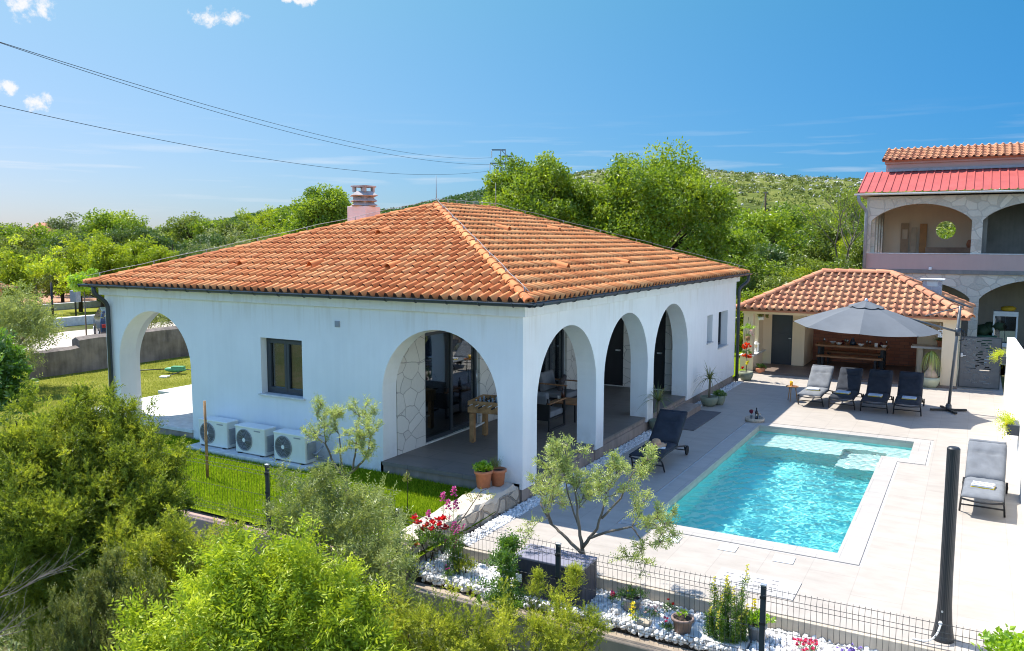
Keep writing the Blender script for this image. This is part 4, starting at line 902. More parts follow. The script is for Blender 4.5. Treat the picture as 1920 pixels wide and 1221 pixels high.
b = MB(); b.panel((0, 25.8, 0), (1, 0, 0), (0, 0, 1), (0, -1, 0), .2, [(2.86, 3.42), (6.7, 3.42), (6.7, 6.1), (2.86, 6.1)], [hole]); b.box(3.14, NY + .33, 6.0, 6.7, 25.8, 6.1); b.build('loggia_wall', M['peach'], nb, world=True)
b = MB(); b.box(6.7, NY + .5, 3.42, 6.85, 25.8, 6.1).box(6.85, 25.0, 3.42, 15, 25.2, 6.1).box(6.85, NY + .33, 6.0, 15, 25, 6.1); b.build('dark_loggia_wall', M['concrete'], nb, world=True)
b = MB(); b.box(2.95, 26.5, -.2, 15, 26.7, 3.28).box(14.7, NY + .3, -.2, 15, 26.5, 3.28); b.box(6.45, NY + .32, -.2, 6.7, NY + 1.2, 3.28); b.build('ground_floor_wall', stucco('greyish_render', (.46, .40, .33), .15), nb, world=True)
# red ribbed metal roof
ea, ez, ta, tz = NY - .32, 6.28, 24.2, 7.2
m_ = MB(); x = 2.52; n_ = 0; vs = []
up = Vector((0, ta - ea, tz - ez)); nrm_ = Vector((0, -(tz - ez), ta - ea)).normalized(); xs_ = []
while x < 15: xs_ += [(x, 0), (x + .02, .035), (x + .055, .035), (x + .075, 0)]; x += .27
for px, h in xs_: vs += [Vector((px, ea, ez)) + nrm_ * h, Vector((px, ta, tz)) + nrm_ * h]
m_.add(vs, [(2 * i, 2 * i + 2, 2 * i + 3, 2 * i + 1) for i in range(len(xs_) - 1)]); m_.box(2.5, ea, ez - .03, 2.53, ta, ez); m_.build('metal_roof', pm('red_sheet_metal', (.42, .08, .066), .6, .0, .12, 2, .05), nb, world=True, recalc=False)
b = MB(); b.add([(2.53, ea, ez - .02), (2.53, ta, tz - .02), (2.53, ta, ez - .15), (15, ea, ez - .02), (15, ta, tz - .02), (15, ta, ez - .15)], [(0, 1, 2), (3, 4, 5), (0, 3, 5, 2)]); b.build('roof_underside', M['mauve'], nb, world=True)
b = MB(); b.box(3.25, ta, 6.9, 15, ta + 4, 7.62).box(3.2, ta - .1, 7.5, 15, ta + 4, 7.62); b.build('upper_wall', M['mauve'], nb, world=True)
b = MB(); b.box(3.3, ta - .12, 7.19, 15, ta, 7.29); b.build('flashing', M['grey'], nb, .01, world=True)
tile_slope('roof_slope', (3.1, ta - .3, 7.63), (1, 0, 0), (0, 1, .3), 12, 2.2, .24, .36, [], M['tile2'], nb, .06)
b = MB(); b.box(3.12, ta - .25, 7.58, 15, ta - .2, 7.66); b.build('roof_edge', M['tile2'], nb, world=True)
gutter([(2.5, ea - .07, 6.23), (15, ea - .07, 6.23)], .07).build('gutter', M['white'], nb, world=True, recalc=False)
MB().tube(bend([(2.58, ea - .07, 6.17), (2.6, ea - .07, 5.95), (2.85, NY - .1, 5.6), (2.85, NY - .1, 3.2)]), .06, 8).build('downpipe', M['grey'], nb, world=True)
b = MB(); b.box(5.05, NY - .12, 3.42, 5.15, NY - .06, 3.52); b.build('wall_lamp', M['white'], nb, .01, world=True)
def lean(name, lab, cat, x, y, z, w_, h_, t_, mat, tilt=.08):
    b_ = MB(); b_.box(-w_ / 2, -t_ / 2, 0, w_ / 2, t_ / 2, h_); o_ = b_.build(name, mat, bevel=.008); o_.location = (x, y, z); o_.rotation_euler = (-tilt, 0, 0); return tag(o_, lab, cat)
lean('timber_board', 'tall orange-brown timber board leaning in the upper loggia', 'board', 4.62, 25.55, 3.43, .26, 1.75, .05, pm('orange_wood', (.50, .20, .05), .5, 0, .2, 3))
lean('timber_board', 'pale narrow timber board leaning beside the orange one in the loggia', 'board', 4.28, 25.55, 3.43, .2, 1.6, .05, pm('pale_board', (.52, .36, .24), .6, 0, .2, 3))
b = MB(); b.panel((3.78, 25.7, 3.45), (1, 0, 0), (0, 0, 1), (0, -1, 0), .06, [(0, 0), (.3, 0), (.3, 1.75), (0, 1.75)], [[(.05, 1.1), (.25, 1.1), (.25, 1.5), (.05, 1.5)], [(.05, .05), (.25, .05), (.25, .35), (.05, .35)]]); tag(b.build('carved_panel', pm('carved_wood', (.40, .24, .14), .6)), 'narrow carved wooden panel with dark openings in the upper loggia', 'panel')
b = MB(); b.box(4.75, 25.0, 3.43, 6.6, 25.7, 3.48).box(4.75, 25.0, 3.48, 6.6, 25.7, 4.22); tag(b.build('sideboard', pm('reddish_wood', (.42, .23, .14), .6, 0, .2, 3), bevel=.01), 'low brownish sideboard under the round opening of the loggia', 'sideboard')
b = MB(); b.lathe([(0, 0), (.09, 0), (.13, .12), (.09, .24), (.05, .3)], (6.3, 25.3, 4.22), 12); tag(b.build('vase', M['terra']), 'small dark vase standing on the loggia sideboard', 'vase')
# things stored under the ground-floor arch
fr = thing('display_fridge', 'white glass-door display fridge under the neighbour\'s arch', 'fridge', (7.62, 23.4, -.12))
b = MB(); b.panel((-.4, 0, .75), (1, 0, 0), (0, 0, 1), (0, -1, 0), .55, [(0, 0), (.8, 0), (.8, 1.15), (0, 1.15)], [[(.06, .08), (.74, .08), (.74, 1.07), (.06, 1.07)]]); b.box(-.38, .5, .8, .38, .56, 1.85).box(-.4, 0, 1.9, .4, .56, 2.0).box(-.4, 0, .68, .4, .6, .75); b.build('cabinet', M['white'], fr, .008)
b = MB(); b.box(-.34, .02, .83, -.01, .03, 1.82).box(.01, .03, .83, .34, .04, 1.82); b.build('glass_door', M['glass'], fr)
b = MB(); b.box(-.37, .05, 0, .37, .55, .68); b.build('base_cabinet', M['beige'], fr, .01)
b = MB()
for z in (1.05, 1.3, 1.55): b.box(-.35, .1, z, .35, .45, z + .015)
b.build('shelf', M['steel'], fr)
b = MB(); b.blob((0, 0, .1), .2, 10, 6, .2, (1.3, .8, .5)); o = b.build('yellow_sack', pm('yellow_cloth', (.60, .36, .02), .8)); o.location = (7.7, 23.7, 1.87); tag(o, 'crumpled yellow sack on top of the display fridge', 'sack')
cr = thing('crate', 'yellow plastic bottle crate under the neighbour\'s arch', 'crate', (8.55, 23.6, .55)); b = MB(); b.panel((-.22, 0, 0), (1, 0, 0), (0, 0, 1), (0, -1, 0), .3, [(0, 0), (.44, 0), (.44, .4), (0, .4)], [[(.15, .27), (.29, .27), (.29, .33), (.15, .33)]]); b.build('box', pm('yellow_plastic', (.62, .30, .02), .5), cr, .01)
b = MB(); b.box(8.2, 23.4, -.12, 9.4, 24.2, .55); tag(b.build('workbench', M['concrete'], bevel=.01), 'grey bench under the yellow crate at the neighbour\'s', 'bench')
b = MB(); b.lathe([(0, 0), (.3, 0), (.38, .5), (.4, 1.0), (.42, 1.02), (.42, 1.08), (0, 1.1)], (6.98, 23.5, -.12), 16); tag(b.build('water_barrel', pm('dark_green_plastic', (.03, .10, .06), .5)), 'dark green barrel under the neighbour\'s arch next to the pillar', 'barrel')
b = MB(); [b.blob((6.9 + .25 * i, 23.6 + .05 * (i % 2), 1.12 + .18 * ((i * 7) % 3) / 2), .28, 10, 6, .2, (1, 1, .8)) for i in range(3)]; tag(b.build('tarpaulin', pm('green_tarp', (.025, .05, .022), .7)), 'bunched dark green tarpaulin lying over the barrel', 'tarpaulin')
b = MB(); b.box(7.0, 22.9, -.12, 7.3, 23.15, .4); tag(b.build('plastic_tub', M['white'], bevel=.02), 'small white tub by the barrel behind the gate', 'tub')
b = MB(); [b.tube([(8.5 + .18 * math.cos(a), 22.6, .95 + .18 * math.sin(a)), (8.5 + .18 * math.cos(a + .3), 22.6, .95 + .18 * math.sin(a + .3))], .012, 5) for a in [i * .3 for i in range(21)]]; b.tube([(8.3, 22.6, .3), (8.5, 22.62, .95), (8.9, 22.65, .7)], .02, 6); b.tube([(8.9, 22.65, .2), (8.9, 22.65, .95)], .02, 6); tag(b.build('bicycle_frame', pm('teal_paint', (.02, .20, .16), .4)), 'teal metal cycle parts behind the white wall', 'bicycle')
b = MB(); b.box(0, 0, -.16, 9, 22, -.12); o = b.build('neighbour_yard', M['lightgrey']); o.location = (2.9, 20.7, 0); tag(o, kind='structure')
b = MB(); b.box(6.25, 16.08, -.2, 7.46, 20.7, .02); tag(b.build('side_path', M['deck']), kind='structure')
# house roofs far left
lh = thing('distant_house', 'low house at the left edge with a faded brick-red tiled roof', 'house', (-44, 10, 0))
b = MB(); b.box(-49.5, 6.5, -.2, -38.7, 13, 1.9); b.build('wall', stucco('orange_render', (.62, .36, .16)), lh, world=True)
hip_roof(lh, -50, -38.2, 6, 13.5, 1.9, .33, .26, .38, M['tile2'], .05)
fh = thing('distant_house', 'distant house with a small orange gable roof above the trees', 'house', (-142, 78, 0))
b = MB(); b.add([(-145.5, 75.5, 5.2), (-138.5, 75.5, 5.2), (-138.5, 80.5, 5.2), (-145.5, 80.5, 5.2), (-143.5, 78, 7.5), (-140.5, 78, 7.5)], [(0, 1, 5, 4), (3, 4, 5, 2), (0, 4, 3), (1, 2, 5)]); b.build('roof', M['terra'], fh, world=True)
b = MB(); b.box(-145, 76, -.2, -139, 80, 5.18); b.build('wall', M['beige'], fh, world=True)
# ------------------------------------------------------------------ sun loungers
def make_lounger(label, dark, group):
    """2 m lounger along +y, feet end at y = 0"""
    t = thing('sun_lounger', label, 'sun lounger', (0, 0, 0), 0, group); cm = M['cushdark'] if dark else M['cushgrey']
    hz, bx, hy = 0.31, 0.30, 1.15; top = (1.80, 0.84); n = 8
    for sx in (-1, 1):
        r = MB(); r.tube(bend([(sx * bx, .0, hz - .02), (sx * bx, .4, hz + .015), (sx * bx, hy, hz), (sx * bx, 1.5, .24), (sx * bx, 1.72, .2)]), .017, 8); r.build('side_rail', M['black'], t)
        l = MB(); l.tube(bend([(sx * bx, .05, hz - .02), (sx * (bx + .01), .16, .22), (sx * (bx + .025), .27, 0)]), .016, 8); l.build('leg', M['black'], t)
        w = MB(); w.tube([(sx * (bx + .02), 1.72, .11), (sx * (bx + .055), 1.72, .11)], .10, 18); w.tube([(sx * (bx + .015), 1.72, .11), (sx * (bx + .06), 1.72, .11)], .03, 10)
        wh = w.build('wheel', M['rubber'], t, .01)
        s_ = MB(); s_.tube([(sx * bx, 1.66, .21), (sx * bx, 1.72, .11)], .015, 6); s_.build('axle_bracket', M['black'], t)
        br = MB(); br.tube(bend([(sx * (bx - .01), hy, hz + .01), (sx * (bx - .01), top[0] - .03, top[1] - .03)]), .015, 8); br.build('back_rail', M['black'], t)
    c = MB(); c.tube([(-bx - .012, .225, .13), (bx + .012, .225, .13)], .014, 8); c.build('crossbar', M['black'], t)
    c = MB(); c.tube([(-bx + .3 * bx * 0 + bx * 2 * k / 8 , .0 - .035 * math.sin(PI * k / 8), hz - .02 - .02 * math.sin(PI * k / 8)) for k in range(9)], .016, 8); c.build('foot_bar', M['black'], t)
    c = MB(); c.tube([(-bx, 1.72, .11), (bx, 1.72, .11)], .012, 6); c.build('axle', M['black'], t)
    c = MB(); c.tube([(-bx + bx * 2 * k / 8, top[0] + .03 * math.sin(PI * k / 8), top[1] + .012 * math.sin(PI * k / 8)) for k in range(9)], .016, 8); c.build('head_bar', M['black'], t)
    c = MB(); c.tube([(-.2, 1.5, .24), (-.2, 1.62, .6)], .01, 6); c.tube([(.2, 1.5, .24), (.2, 1.62, .6)], .01, 6); c.build('back_prop', M['black'], t)
    def pad(name, p0, p1, w, th, tufts, sag=0.0, roll=False):
        p0 = Vector(p0); p1 = Vector(p1); d = (p1 - p0).normalized(); nv = Vector((1, 0, 0)).cross(d); L = (p1 - p0).length; nx, ny = 14, 22; V = []; F = []
        def hgt(a, b_):
            e = min(a, 1 - a) * w; e2 = min(b_, 1 - b_) * L; k = min(1, e / .06) ** .5 * min(1, e2 / .06) ** .5
            h = th * (.35 + .65 * k)
            for ta, tb in tufts: h -= .028 * math.exp(-(((a - ta) * w) ** 2 + ((b_ - tb) * L) ** 2) / .0016) + .007 * math.exp(-(((b_ - tb) * L) ** 2) / .0008)
            return h + .004 * math.sin(a * 23 + b_ * 17)
        for side in (1, 0):
            for j in range(ny + 1):
                for i in range(nx + 1):
                    a, b_ = i / nx, j / ny; P = p0 + Vector((1, 0, 0)) * ((a - .5) * w) + d * (b_ * L); s_ = -sag * math.sin(PI * b_) * 0
                    V.append(P + nv * (hgt(a, b_) if side else .0))
        N1 = (nx + 1) * (ny + 1)
        for j in range(ny):
            for i in range(nx):
                q = j * (nx + 1) + i; F.append((q, q + 1, q + nx + 2, q + nx + 1)); F.append((N1 + q, N1 + q + nx + 1, N1 + q + nx + 2, N1 + q + 1))
        bd = [i for i in range(nx)] + [nx + j * (nx + 1) for j in range(ny)] + [ny * (nx + 1) + nx - i for i in range(nx)] + [(ny - j) * (nx + 1) for j in range(ny)]
        for k in range(len(bd)):
            a, b_ = bd[k], bd[(k + 1) % len(bd)]; F.append((b_, a, N1 + a, N1 + b_))
        return MB().add(V, F, True).build(name, cm, t)
    pad('seat_cushion', (0, -.02, hz + .012), (0, hy + .02, hz + .012), .60, .065, [(.33, .5), (.67, .5)])
    pad('back_cushion', (0, hy, hz + .03), (0, top[0] + .005, top[1] + .02), .60, .07, [(.33, .68), (.67, .68), (.5, .03)])
    p = MB(); p.tube([(-.29 + .58 * k / 8, top[0] + .03, top[1] + .025) for k in range(9)], .045, 10); p.build('cushion_hood', cm, t)
    s_ = MB(); s_.box(-.31, hy - .02, hz - .005, .31, hy + .02, hz + .012); s_.box(-.3, .1, hz - .006, .3, 1.1, hz + .01); s_.build('sling', M['black'], t)
    return t
LG = 'sun loungers around the pool'
ld = make_lounger('charcoal sun lounger in the house shade with a straw hat on it', True, LG); ld.location = (1.19, 2.72, 0); ld.rotation_euler.z = math.radians(1)
lg = make_lounger('grey sun lounger in the row at the pavilion, beside the round stool', False, LG); lg.location = (2.82, 10.98, 0); lg.rotation_euler.z = math.radians(-2)
dupthing(ld, (3.63, 10.92, 0), math.radians(-1), 'charcoal sun lounger in the row, next to the grey one, its left edge in sun')
dupthing(ld, (4.43, 10.9, 0), math.radians(0), 'charcoal sun lounger in the row between two other charcoal ones')
dupthing(ld, (5.22, 10.93, 0), math.radians(1), 'charcoal sun lounger at the end of the row nearest the parasol base')
dupthing(lg, (6.86, 2.95, 0), math.radians(-2), 'grey sun lounger standing alone beside the black shower column')
# folded towels
def towelmat(name, base, stripe, hem):
    t = NT(name); v = t.obj(); s_ = t.n('ShaderNodeSeparateXYZ'); t.l(v, s_.inputs[0])
    w_ = t.math('SINE', t.math('MULTIPLY', s_.outputs[1], 62.0)); k = t.math('GREATER_THAN', w_, 0.15)
    c = t.mix(k, base, stripe); h = t.math('LESS_THAN', s_.outputs[2], .0225); c = t.mix(h, c, hem)
    t.pbr(c, .95, 0, t.bump(t.noise(v, 160, 2), .5, .004), .1); return t.m
tm = [towelmat('striped_towel', (.80, .80, .80), (.10, .11, .16), (.78, .55, .02)), towelmat('blue_towel', (.62, .70, .78), (.10, .22, .50), (.80, .55, .02))]
def towel(lab, x, y, z, rz, mat, tilt=0):
    b_ = MB(); b_.box(-.17, -.12, 0, .17, .12, .022).box(-.168, -.118, .023, .168, .118, .042); b_.box(-.166, -.125, .043, .166, .11, .06)
    o_ = b_.build('towel', mat, bevel=.009); o_.location = (x, y, z); o_.rotation_euler = (tilt, 0, rz); return tag(o_, lab, 'towel', 'folded striped towels on the loungers')
zt = .377
towel('folded white towel on the grey lounger next to the stool', 2.83, 11.55, zt, .05, tm[0])
towel('folded blue and yellow towel on the charcoal lounger next to the grey one', 3.62, 11.45, zt, -.1, tm[1])
towel('folded blue and yellow towel on the middle charcoal lounger of the row', 4.42, 11.42, zt, -.05, tm[1])
towel('folded blue and yellow towel on the charcoal lounger by the parasol base', 5.23, 11.45, zt, .0, tm[1])
towel('folded white towel with dark stripes and yellow hem on the lone grey lounger', 6.87, 3.5, zt, -.12, tm[0])
# hat and book
h = thing('sun_hat', 'wide-brimmed straw sun hat lying on the shaded charcoal lounger', 'hat', (1.17, 3.45, zt + .012)); straw = pm('straw', (.52, .32, .19), .9, 0, .2, 12, .5, 120)
b = MB(); V = []; n = 36
for r_, z_ in ((.095, .02), (.15, .012), (.21, .0)):
    for k in range(n): a = 2 * PI * k / n; V.append((r_ * math.cos(a), r_ * math.sin(a), z_ + (.03 * math.sin(a * 5 + 1) + .018 * math.sin(a * 8)) * ((r_ - .09) / .12) + .012))
b.add(V, [(i * n + k, i * n + (k + 1) % n, (i + 1) * n + (k + 1) % n, (i + 1) * n + k) for i in range(2) for k in range(n)], True); b.build('brim', straw, h, recalc=False)
MB().lathe([(0.0, .125), (.05, .122), (.08, .1), (.095, .06), (.098, .02)], (0, 0, .012), 24).build('crown', straw, h); MB().lathe([(.0985, .02), (.1, .05), (.0965, .055)], (0, 0, .012), 24).build('ribbon', pm('pinkish_ribbon', (.42, .24, .17), .8), h)
b = MB(); b.box(-.07, -.05, 0, .07, .05, .015); b.box(-.071, -.051, .015, .071, .051, .018); o = b.build('book', M['white'], bevel=.001); o.location = (1.33, 3.33, zt); o.rotation_euler.z = .2; tag(o, 'small pale book lying beside the straw hat', 'book')
# ------------------------------------------------------------------ parasol
par = thing('cantilever_parasol', 'open grey cantilever parasol shading the row of loungers', 'parasol', (6.13, 12.28, 0))
pg = pm('grey_canopy_cloth', (.135, .147, .16), .9, 0, .05, 3, .3, 300, .15); fr_ = pm('grey_aluminium', (.085, .095, .105), .4)
b = MB()
for a in (.42, .42 + PI / 2):
    d = Vector((math.cos(a), math.sin(a), 0)); b.bar(d * -.46 + Vector((0, 0, .04)), d * .46 + Vector((0, 0, .04)), .07, .05)
b.build('cross_base', M['black'], par, .006)
b = MB(); b.cyl((0, 0, .06), .075, .1, 16).cyl((0, 0, .15), .06, .05, 16); b.build('base_socket', fr_, par)
TOP = Vector((.14, -.05, 2.8)); MB().tube([(0, 0, .1), TOP], .048, 14, squash=.8).build('mast', fr_, par)
HUB = Vector((4.08, 11.56, 2.83)) - Vector((6.13, 12.28, 0)); SL = Vector((.12, -.04, 2.12)); mid = SL.lerp(HUB, .45) + Vector((0, 0, .12))
b = MB(); b.tube([SL + Vector((0, 0, -.0)), mid - Vector((0, 0, .16)), HUB - Vector((0, 0, .12))], .028, 10); b.build('arm', fr_, par)
MB().tube([TOP - Vector((0, 0, .03)), SL.lerp(HUB, .36) + Vector((0, 0, .14))], .014, 8).build('stay', fr_, par)
b = MB(); b.tube([SL - Vector((0, 0, .1)), SL + Vector((0, 0, .1))], .066, 14); b.build('slider', M['anthr'], par)
b = MB(); b.tube(bend([SL + Vector((.05, 0, .06)), SL + Vector((.15, -.02, .03)), SL + Vector((.15, -.02, -.2)), SL + Vector((.04, 0, -.22))]), .014, 8); b.build('crank_handle', M['black'], par)
MB().lathe([(0, -.2), (.05, -.18), (.05, 0), (.03, .05), (0, .06)], HUB, 12).build('hub', M['anthr'], par)
R_, Z_ = 1.83, 2.2; NR = 8; rim = []
for k in range(NR):
    a = math.radians(182.4) + 2 * PI * k / NR; dx, dy = R_ * math.cos(a), R_ * math.sin(a); rim.append(Vector((4.08 + dx - 6.13, 11.56 + dy - 12.28, Z_ - .038 * dx + .006 * dy)))
V = []; F = []; ns, nr_ = 6, 8
for k in range(NR):
    p, q = rim[k], rim[(k + 1) % NR]; b0 = len(V)
    for i in range(nr_ + 1):
        f = .17 + .83 * i / nr_
        for j in range(ns + 1):
            e = p.lerp(q, j / ns); P = HUB.lerp(e, f); s_ = math.sin(PI * j / ns) * f
            P = P + (Vector((HUB.x, HUB.y, P.z)) - P) * (.055 * s_ * f) - Vector((0, 0, .045 * s_)) + Vector((0, 0, .05 * math.sin(PI * f))); V.append(P)
    for i in range(nr_):
        for j in range(ns): c0 = b0 + i * (ns + 1) + j; F.append((c0, c0 + 1, c0 + ns + 2, c0 + ns + 1))
can = MB().add(V, F, True).build('canopy', pg, par, recalc=False)
V = []; F = []
for k in range(NR):
    p, q = rim[k], rim[(k + 1) % NR]; b0 = len(V); V.append(HUB + Vector((0, 0, .075)))
    for j in range(5): e = p.lerp(q, j / 4); V.append(HUB.lerp(e, .24 + .012 * math.sin(PI * j / 4)) + Vector((0, 0, .075 - .03 * math.sin(PI * j / 4))))
    F += [(b0, b0 + 1 + j, b0 + 2 + j) for j in range(4)]
MB().add(V, F, True).build('vent_cap', pg, can, recalc=False)
MB().lathe([(0, .14), (.03, .12), (.045, .09), (.05, .06)], HUB, 10).build('finial', M['steel'], can)
for k in range(NR):
    b = MB(); b.bar(HUB.lerp(rim[k], .06) - Vector((0, 0, .06)), rim[k] - Vector((0, 0, .012)), .016, .026); b.build('rib', M['black'], par)
b = MB(); e = rim[7].lerp(rim[0], .5)
b.tube([rim[7].lerp(HUB, .12) + Vector((.03, 0, .05)), rim[7].lerp(HUB, .22) + Vector((.03, 0, .10)), rim[7].lerp(HUB, .34) + Vector((.03, 0, .08))], .02, 6); b.build('strap_slot', M['black'], can)
# ------------------------------------------------------------------ stool, tray
st = thing('side_stool', 'small round three-legged wooden stool beside the grey lounger', 'stool', (2.25, 11.68, 0))
MB().cyl((0, 0, .40), .17, .025, 24).build('seat', M['wood_l'], st, .005)
for k in range(3):
    a = k * 2.1 + .4; MB().tube([(.09 * math.cos(a), .09 * math.sin(a), .4), (.15 * math.cos(a), .15 * math.sin(a), 0)], [.014, .011], 8).build('leg', M['wood_l'], st)
o = MB().lathe([(0, 0), (.04, 0), (.045, .13), (.04, .13), (.036, .01)], (0, 0, 0), 16).build('juice_glass', pm('orange_juice', (.75, .42, .01), .2)); o.location = (2.22, 11.7, .426); tag(o, 'glass of orange juice on the round wooden stool', 'glass')
o = MB().lathe([(0, 0), (.06, .0), (.085, .012), (.06, .006)], (0, 0, 0), 16).build('saucer', M['terra']); o.location = (2.31, 11.62, .426); tag(o, 'small reddish saucer on the round wooden stool', 'saucer')
tr = MB().lathe([(0, .03), (.2, .03), (.205, .09), (.235, .09), (.23, .0), (0, 0)], (0, 0, 0), 28).build('tray', pm('woven_tray', (.50, .42, .33), .85, 0, .25, 20, .6, 90)); tr.location = (1.96, 8.5, 0.005); tag(tr, 'round woven tray with wine standing at the pool corner', 'tray')
o = MB().lathe([(0, 0), (.037, .0), (.038, .19), (.03, .225), (.014, .25), (.014, .31), (0, .31)], (0, 0, 0), 14).build('wine_bottle', pm('dark_bottle_glass', (.012, .012, .014), .12, 0, 0, 1, 0)); o.location = (2.0, 8.5, .035); tag(o, 'dark wine bottle on the woven tray', 'bottle')
for x, y, lab in ((2.08, 8.46, 'clear wine glass right of the bottle on the woven tray'), (2.02, 8.38, 'clear wine glass in front of the bottle on the woven tray')):
    o = MB().lathe([(0, 0), (.03, .0), (.004, .01), (.004, .08), (.03, .11), (.033, .15), (.026, .18)], (0, 0, 0), 12).build('wine_glass', M['glass'], recalc=False); o.location = (x, y, .035); tag(o, lab, 'glass')
fl = thing('flower_vase', 'dark red flower in a small glass on the woven tray', 'vase', (1.87, 8.5, .035)); MB().lathe([(0, 0), (.03, 0), (.03, .1), (.02, .1)], (0, 0, 0), 10).build('glass', M['glass'], fl, recalc=False); MB().tube([(0, 0, .05), (0, 0, .17)], .004, 5).build('stem', M['lawn'], fl); MB().blob((0, 0, .2), .05, 12, 7, .2).build('bloom', pm('dark_red_petals', (.16, .005, .02), .7), fl)
# ------------------------------------------------------------------ solar shower
sh = thing('solar_shower', 'tall black ribbed solar shower column with a flared foot on the deck', 'outdoor shower', (6.47, -1.95, 0))
V = []; n = 48; prof_ = [(0, .155), (.03, .155), (.07, .14), (.2, .115), (.4, .098), (.7, .09), (2.05, .088), (2.2, .088), (2.215, .07), (2.215, .0)]
for z_, r_ in prof_:
    for k in range(n): rr = r_ * .76 * (1 - (.035 if k % 2 and .1 < z_ < 2.2 else 0)); V.append((rr * math.cos(2 * PI * k / n), rr * math.sin(2 * PI * k / n), z_))
b = MB(); b.add(V, [(i * n + k, i * n + (k + 1) % n, (i + 1) * n + (k + 1) % n, (i + 1) * n + k) for i in range(len(prof_) - 1) for k in range(n)], False); b.build('column', pm('matt_black_plastic', (.03, .031, .034), .42, 0, .05, 3, .0), sh)
b = MB(); b.tube(bend([(-.03, -.08, .22), (-.03, -.13, .2), (-.06, -.17, .1), (-.14, -.2, .02), (-.3, -.18, .012)]), .011, 7); b.tube([(-.03, -.07, .22), (-.03, -.12, .22)], .02, 8); b.build('hose', M['white'], sh)
b = MB(); [b.cyl((.1 * math.cos(a), .1 * math.sin(a), .03), .012, .02, 8) for a in (-.6, -2.4, .9, 2.4)]; b.tube([(-.02, -.075, .35), (-.02, -.085, .35)], .012, 8); b.build('bolt', M['steel'], sh)
# ------------------------------------------------------------------ heat-pump cover, air conditioners
bx = thing('covered_heat_pump', 'pool heat pump under a dark grey cover behind the wire fence', 'heat pump', (1.95, -2.68, -.29))
b = MB(); nxx = 12; b.box(-.5, -.24, .05, .5, .24, .63); co = b.build('cover', pm('dark_blue_grey_cover', (.042, .045, .062), .62, 0, .12, 3, .35, 9, .4, dist=.02), bx, .025)
b = MB(); b.box(-.503, -.243, .60, .503, .243, .637); b.build('cover_seam', pm('cover_top_cloth', (.20, .195, .245), .7, 0, .08, 4, .3, 20), bx, .012)
b = MB(); b.box(-.47, -.21, 0, -.4, .21, .06).box(.4, -.21, 0, .47, .21, .06); b.build('foot', M['steel'], bx)
b = MB(); b.box(-.47, -.252, .12, -.3, -.243, .45); b.build('opening', M['black'], bx, .006); b = MB(); b.box(-.45, -.262, .3, -.36, -.252, .4); b.build('label_plate', M['white'], bx)
def make_ac():
    t = thing('air_conditioner', 'white outdoor air-conditioning unit nearest the left arch, partly behind the stake', 'air conditioner', (-7.12, -.27, .16), 0, 'outdoor air-conditioning units along the wall')
    b_ = MB(); b_.box(-.42, -.15, .02, .42, .15, .56); b_.build('housing', pm('off_white_metal', (.70, .70, .66), .45, 0, .03), t, .015)
    b_ = MB(); b_.box(-.43, -.16, .545, .43, .155, .575); b_.build('lid', M['white'], t, .008)
    g_ = MB()
    g_.tube([(-.16 + .215 * math.cos(2 * PI * k / 40), -.156, .29 + .215 * math.sin(2 * PI * k / 40)) for k in range(41)], .012, 6, False)
    for r_ in [.03 + .0265 * i for i in range(7)]: g_.tube([(-.16 + r_ * math.cos(2 * PI * k / 30), -.165, .29 + r_ * math.sin(2 * PI * k / 30)) for k in range(31)], .0045, 4, False)
    for k in range(6): a = k * PI / 3; g_.tube([(-.16, -.163, .29), (-.16 + .21 * math.cos(a), -.163, .29 + .21 * math.sin(a))], .004, 4)
    gr_ = g_.build('fan_grille', M['grey'], t); b_ = MB(); b_.tube([(-.16, -.1505, .29), (-.16, -.152, .29)], .21, 32); b_.build('fan_well', pm('fan_shadow_grey', (.10, .105, .11), .7), t)
    b_ = MB(); b_.tube([(-.16, -.172, .29), (-.16, -.16, .29)], .04, 16); b_.build('hub', M['white'], gr_)
    b_ = MB(); b_.box(.12, -.153, .49, .3, -.149, .515); b_.build('name_plate', M['grey'], t)
    b_ = MB(); b_.box(.42, -.1, .1, .45, .12, .42); b_.tube(bend([(.45, .02, .2), (.53, .03, .2), (.55, .1, .25), (.5, .25, .3)]), .02, 8); b_.tube(bend([(.45, .06, .15), (.55, .06, .15), (.56, .15, .12), (.5, .25, .1)]), .016, 8); b_.build('valve_cover', M['grey'], t, 0)
    b_ = MB(); b_.box(-.36, -.16, 0, -.28, .16, .02).box(.28, -.16, 0, .36, .16, .02); b_.build('foot', M['black'], t); return t
ac = make_ac(); dupthing(ac, (-5.98, -.33, .16), -.02, 'white outdoor air-conditioning unit in the middle of the three'); dupthing(ac, (-4.88, -.36, .16), -.02, 'white outdoor air-conditioning unit next to the small olive tree')
b = MB(); b.box(-7.75, -.62, 0.02, -4.3, -.1, .16); tag(b.build('concrete_pad', M['lightgrey'], bevel=.012), 'long pale concrete slab under the three air-conditioning units', 'slab')
b = MB(); b.tube([(-5.76, -1.74, 0), (-5.77, -1.74, 1.5)], [.028, .024], 8); tag(b.build('wooden_stake', M['wood_l']), 'tall brown wooden stake standing in the front lawn', 'stake')
b = MB(); b.tube([(-4.35, -.12, .1), (-4.2, -.1, .12), (-3.6, -.08, .1)], .03, 8); tag(b.build('drain_pipe', M['black']), 'short dark pipe lying at the wall foot beside the concrete slab', 'pipe')
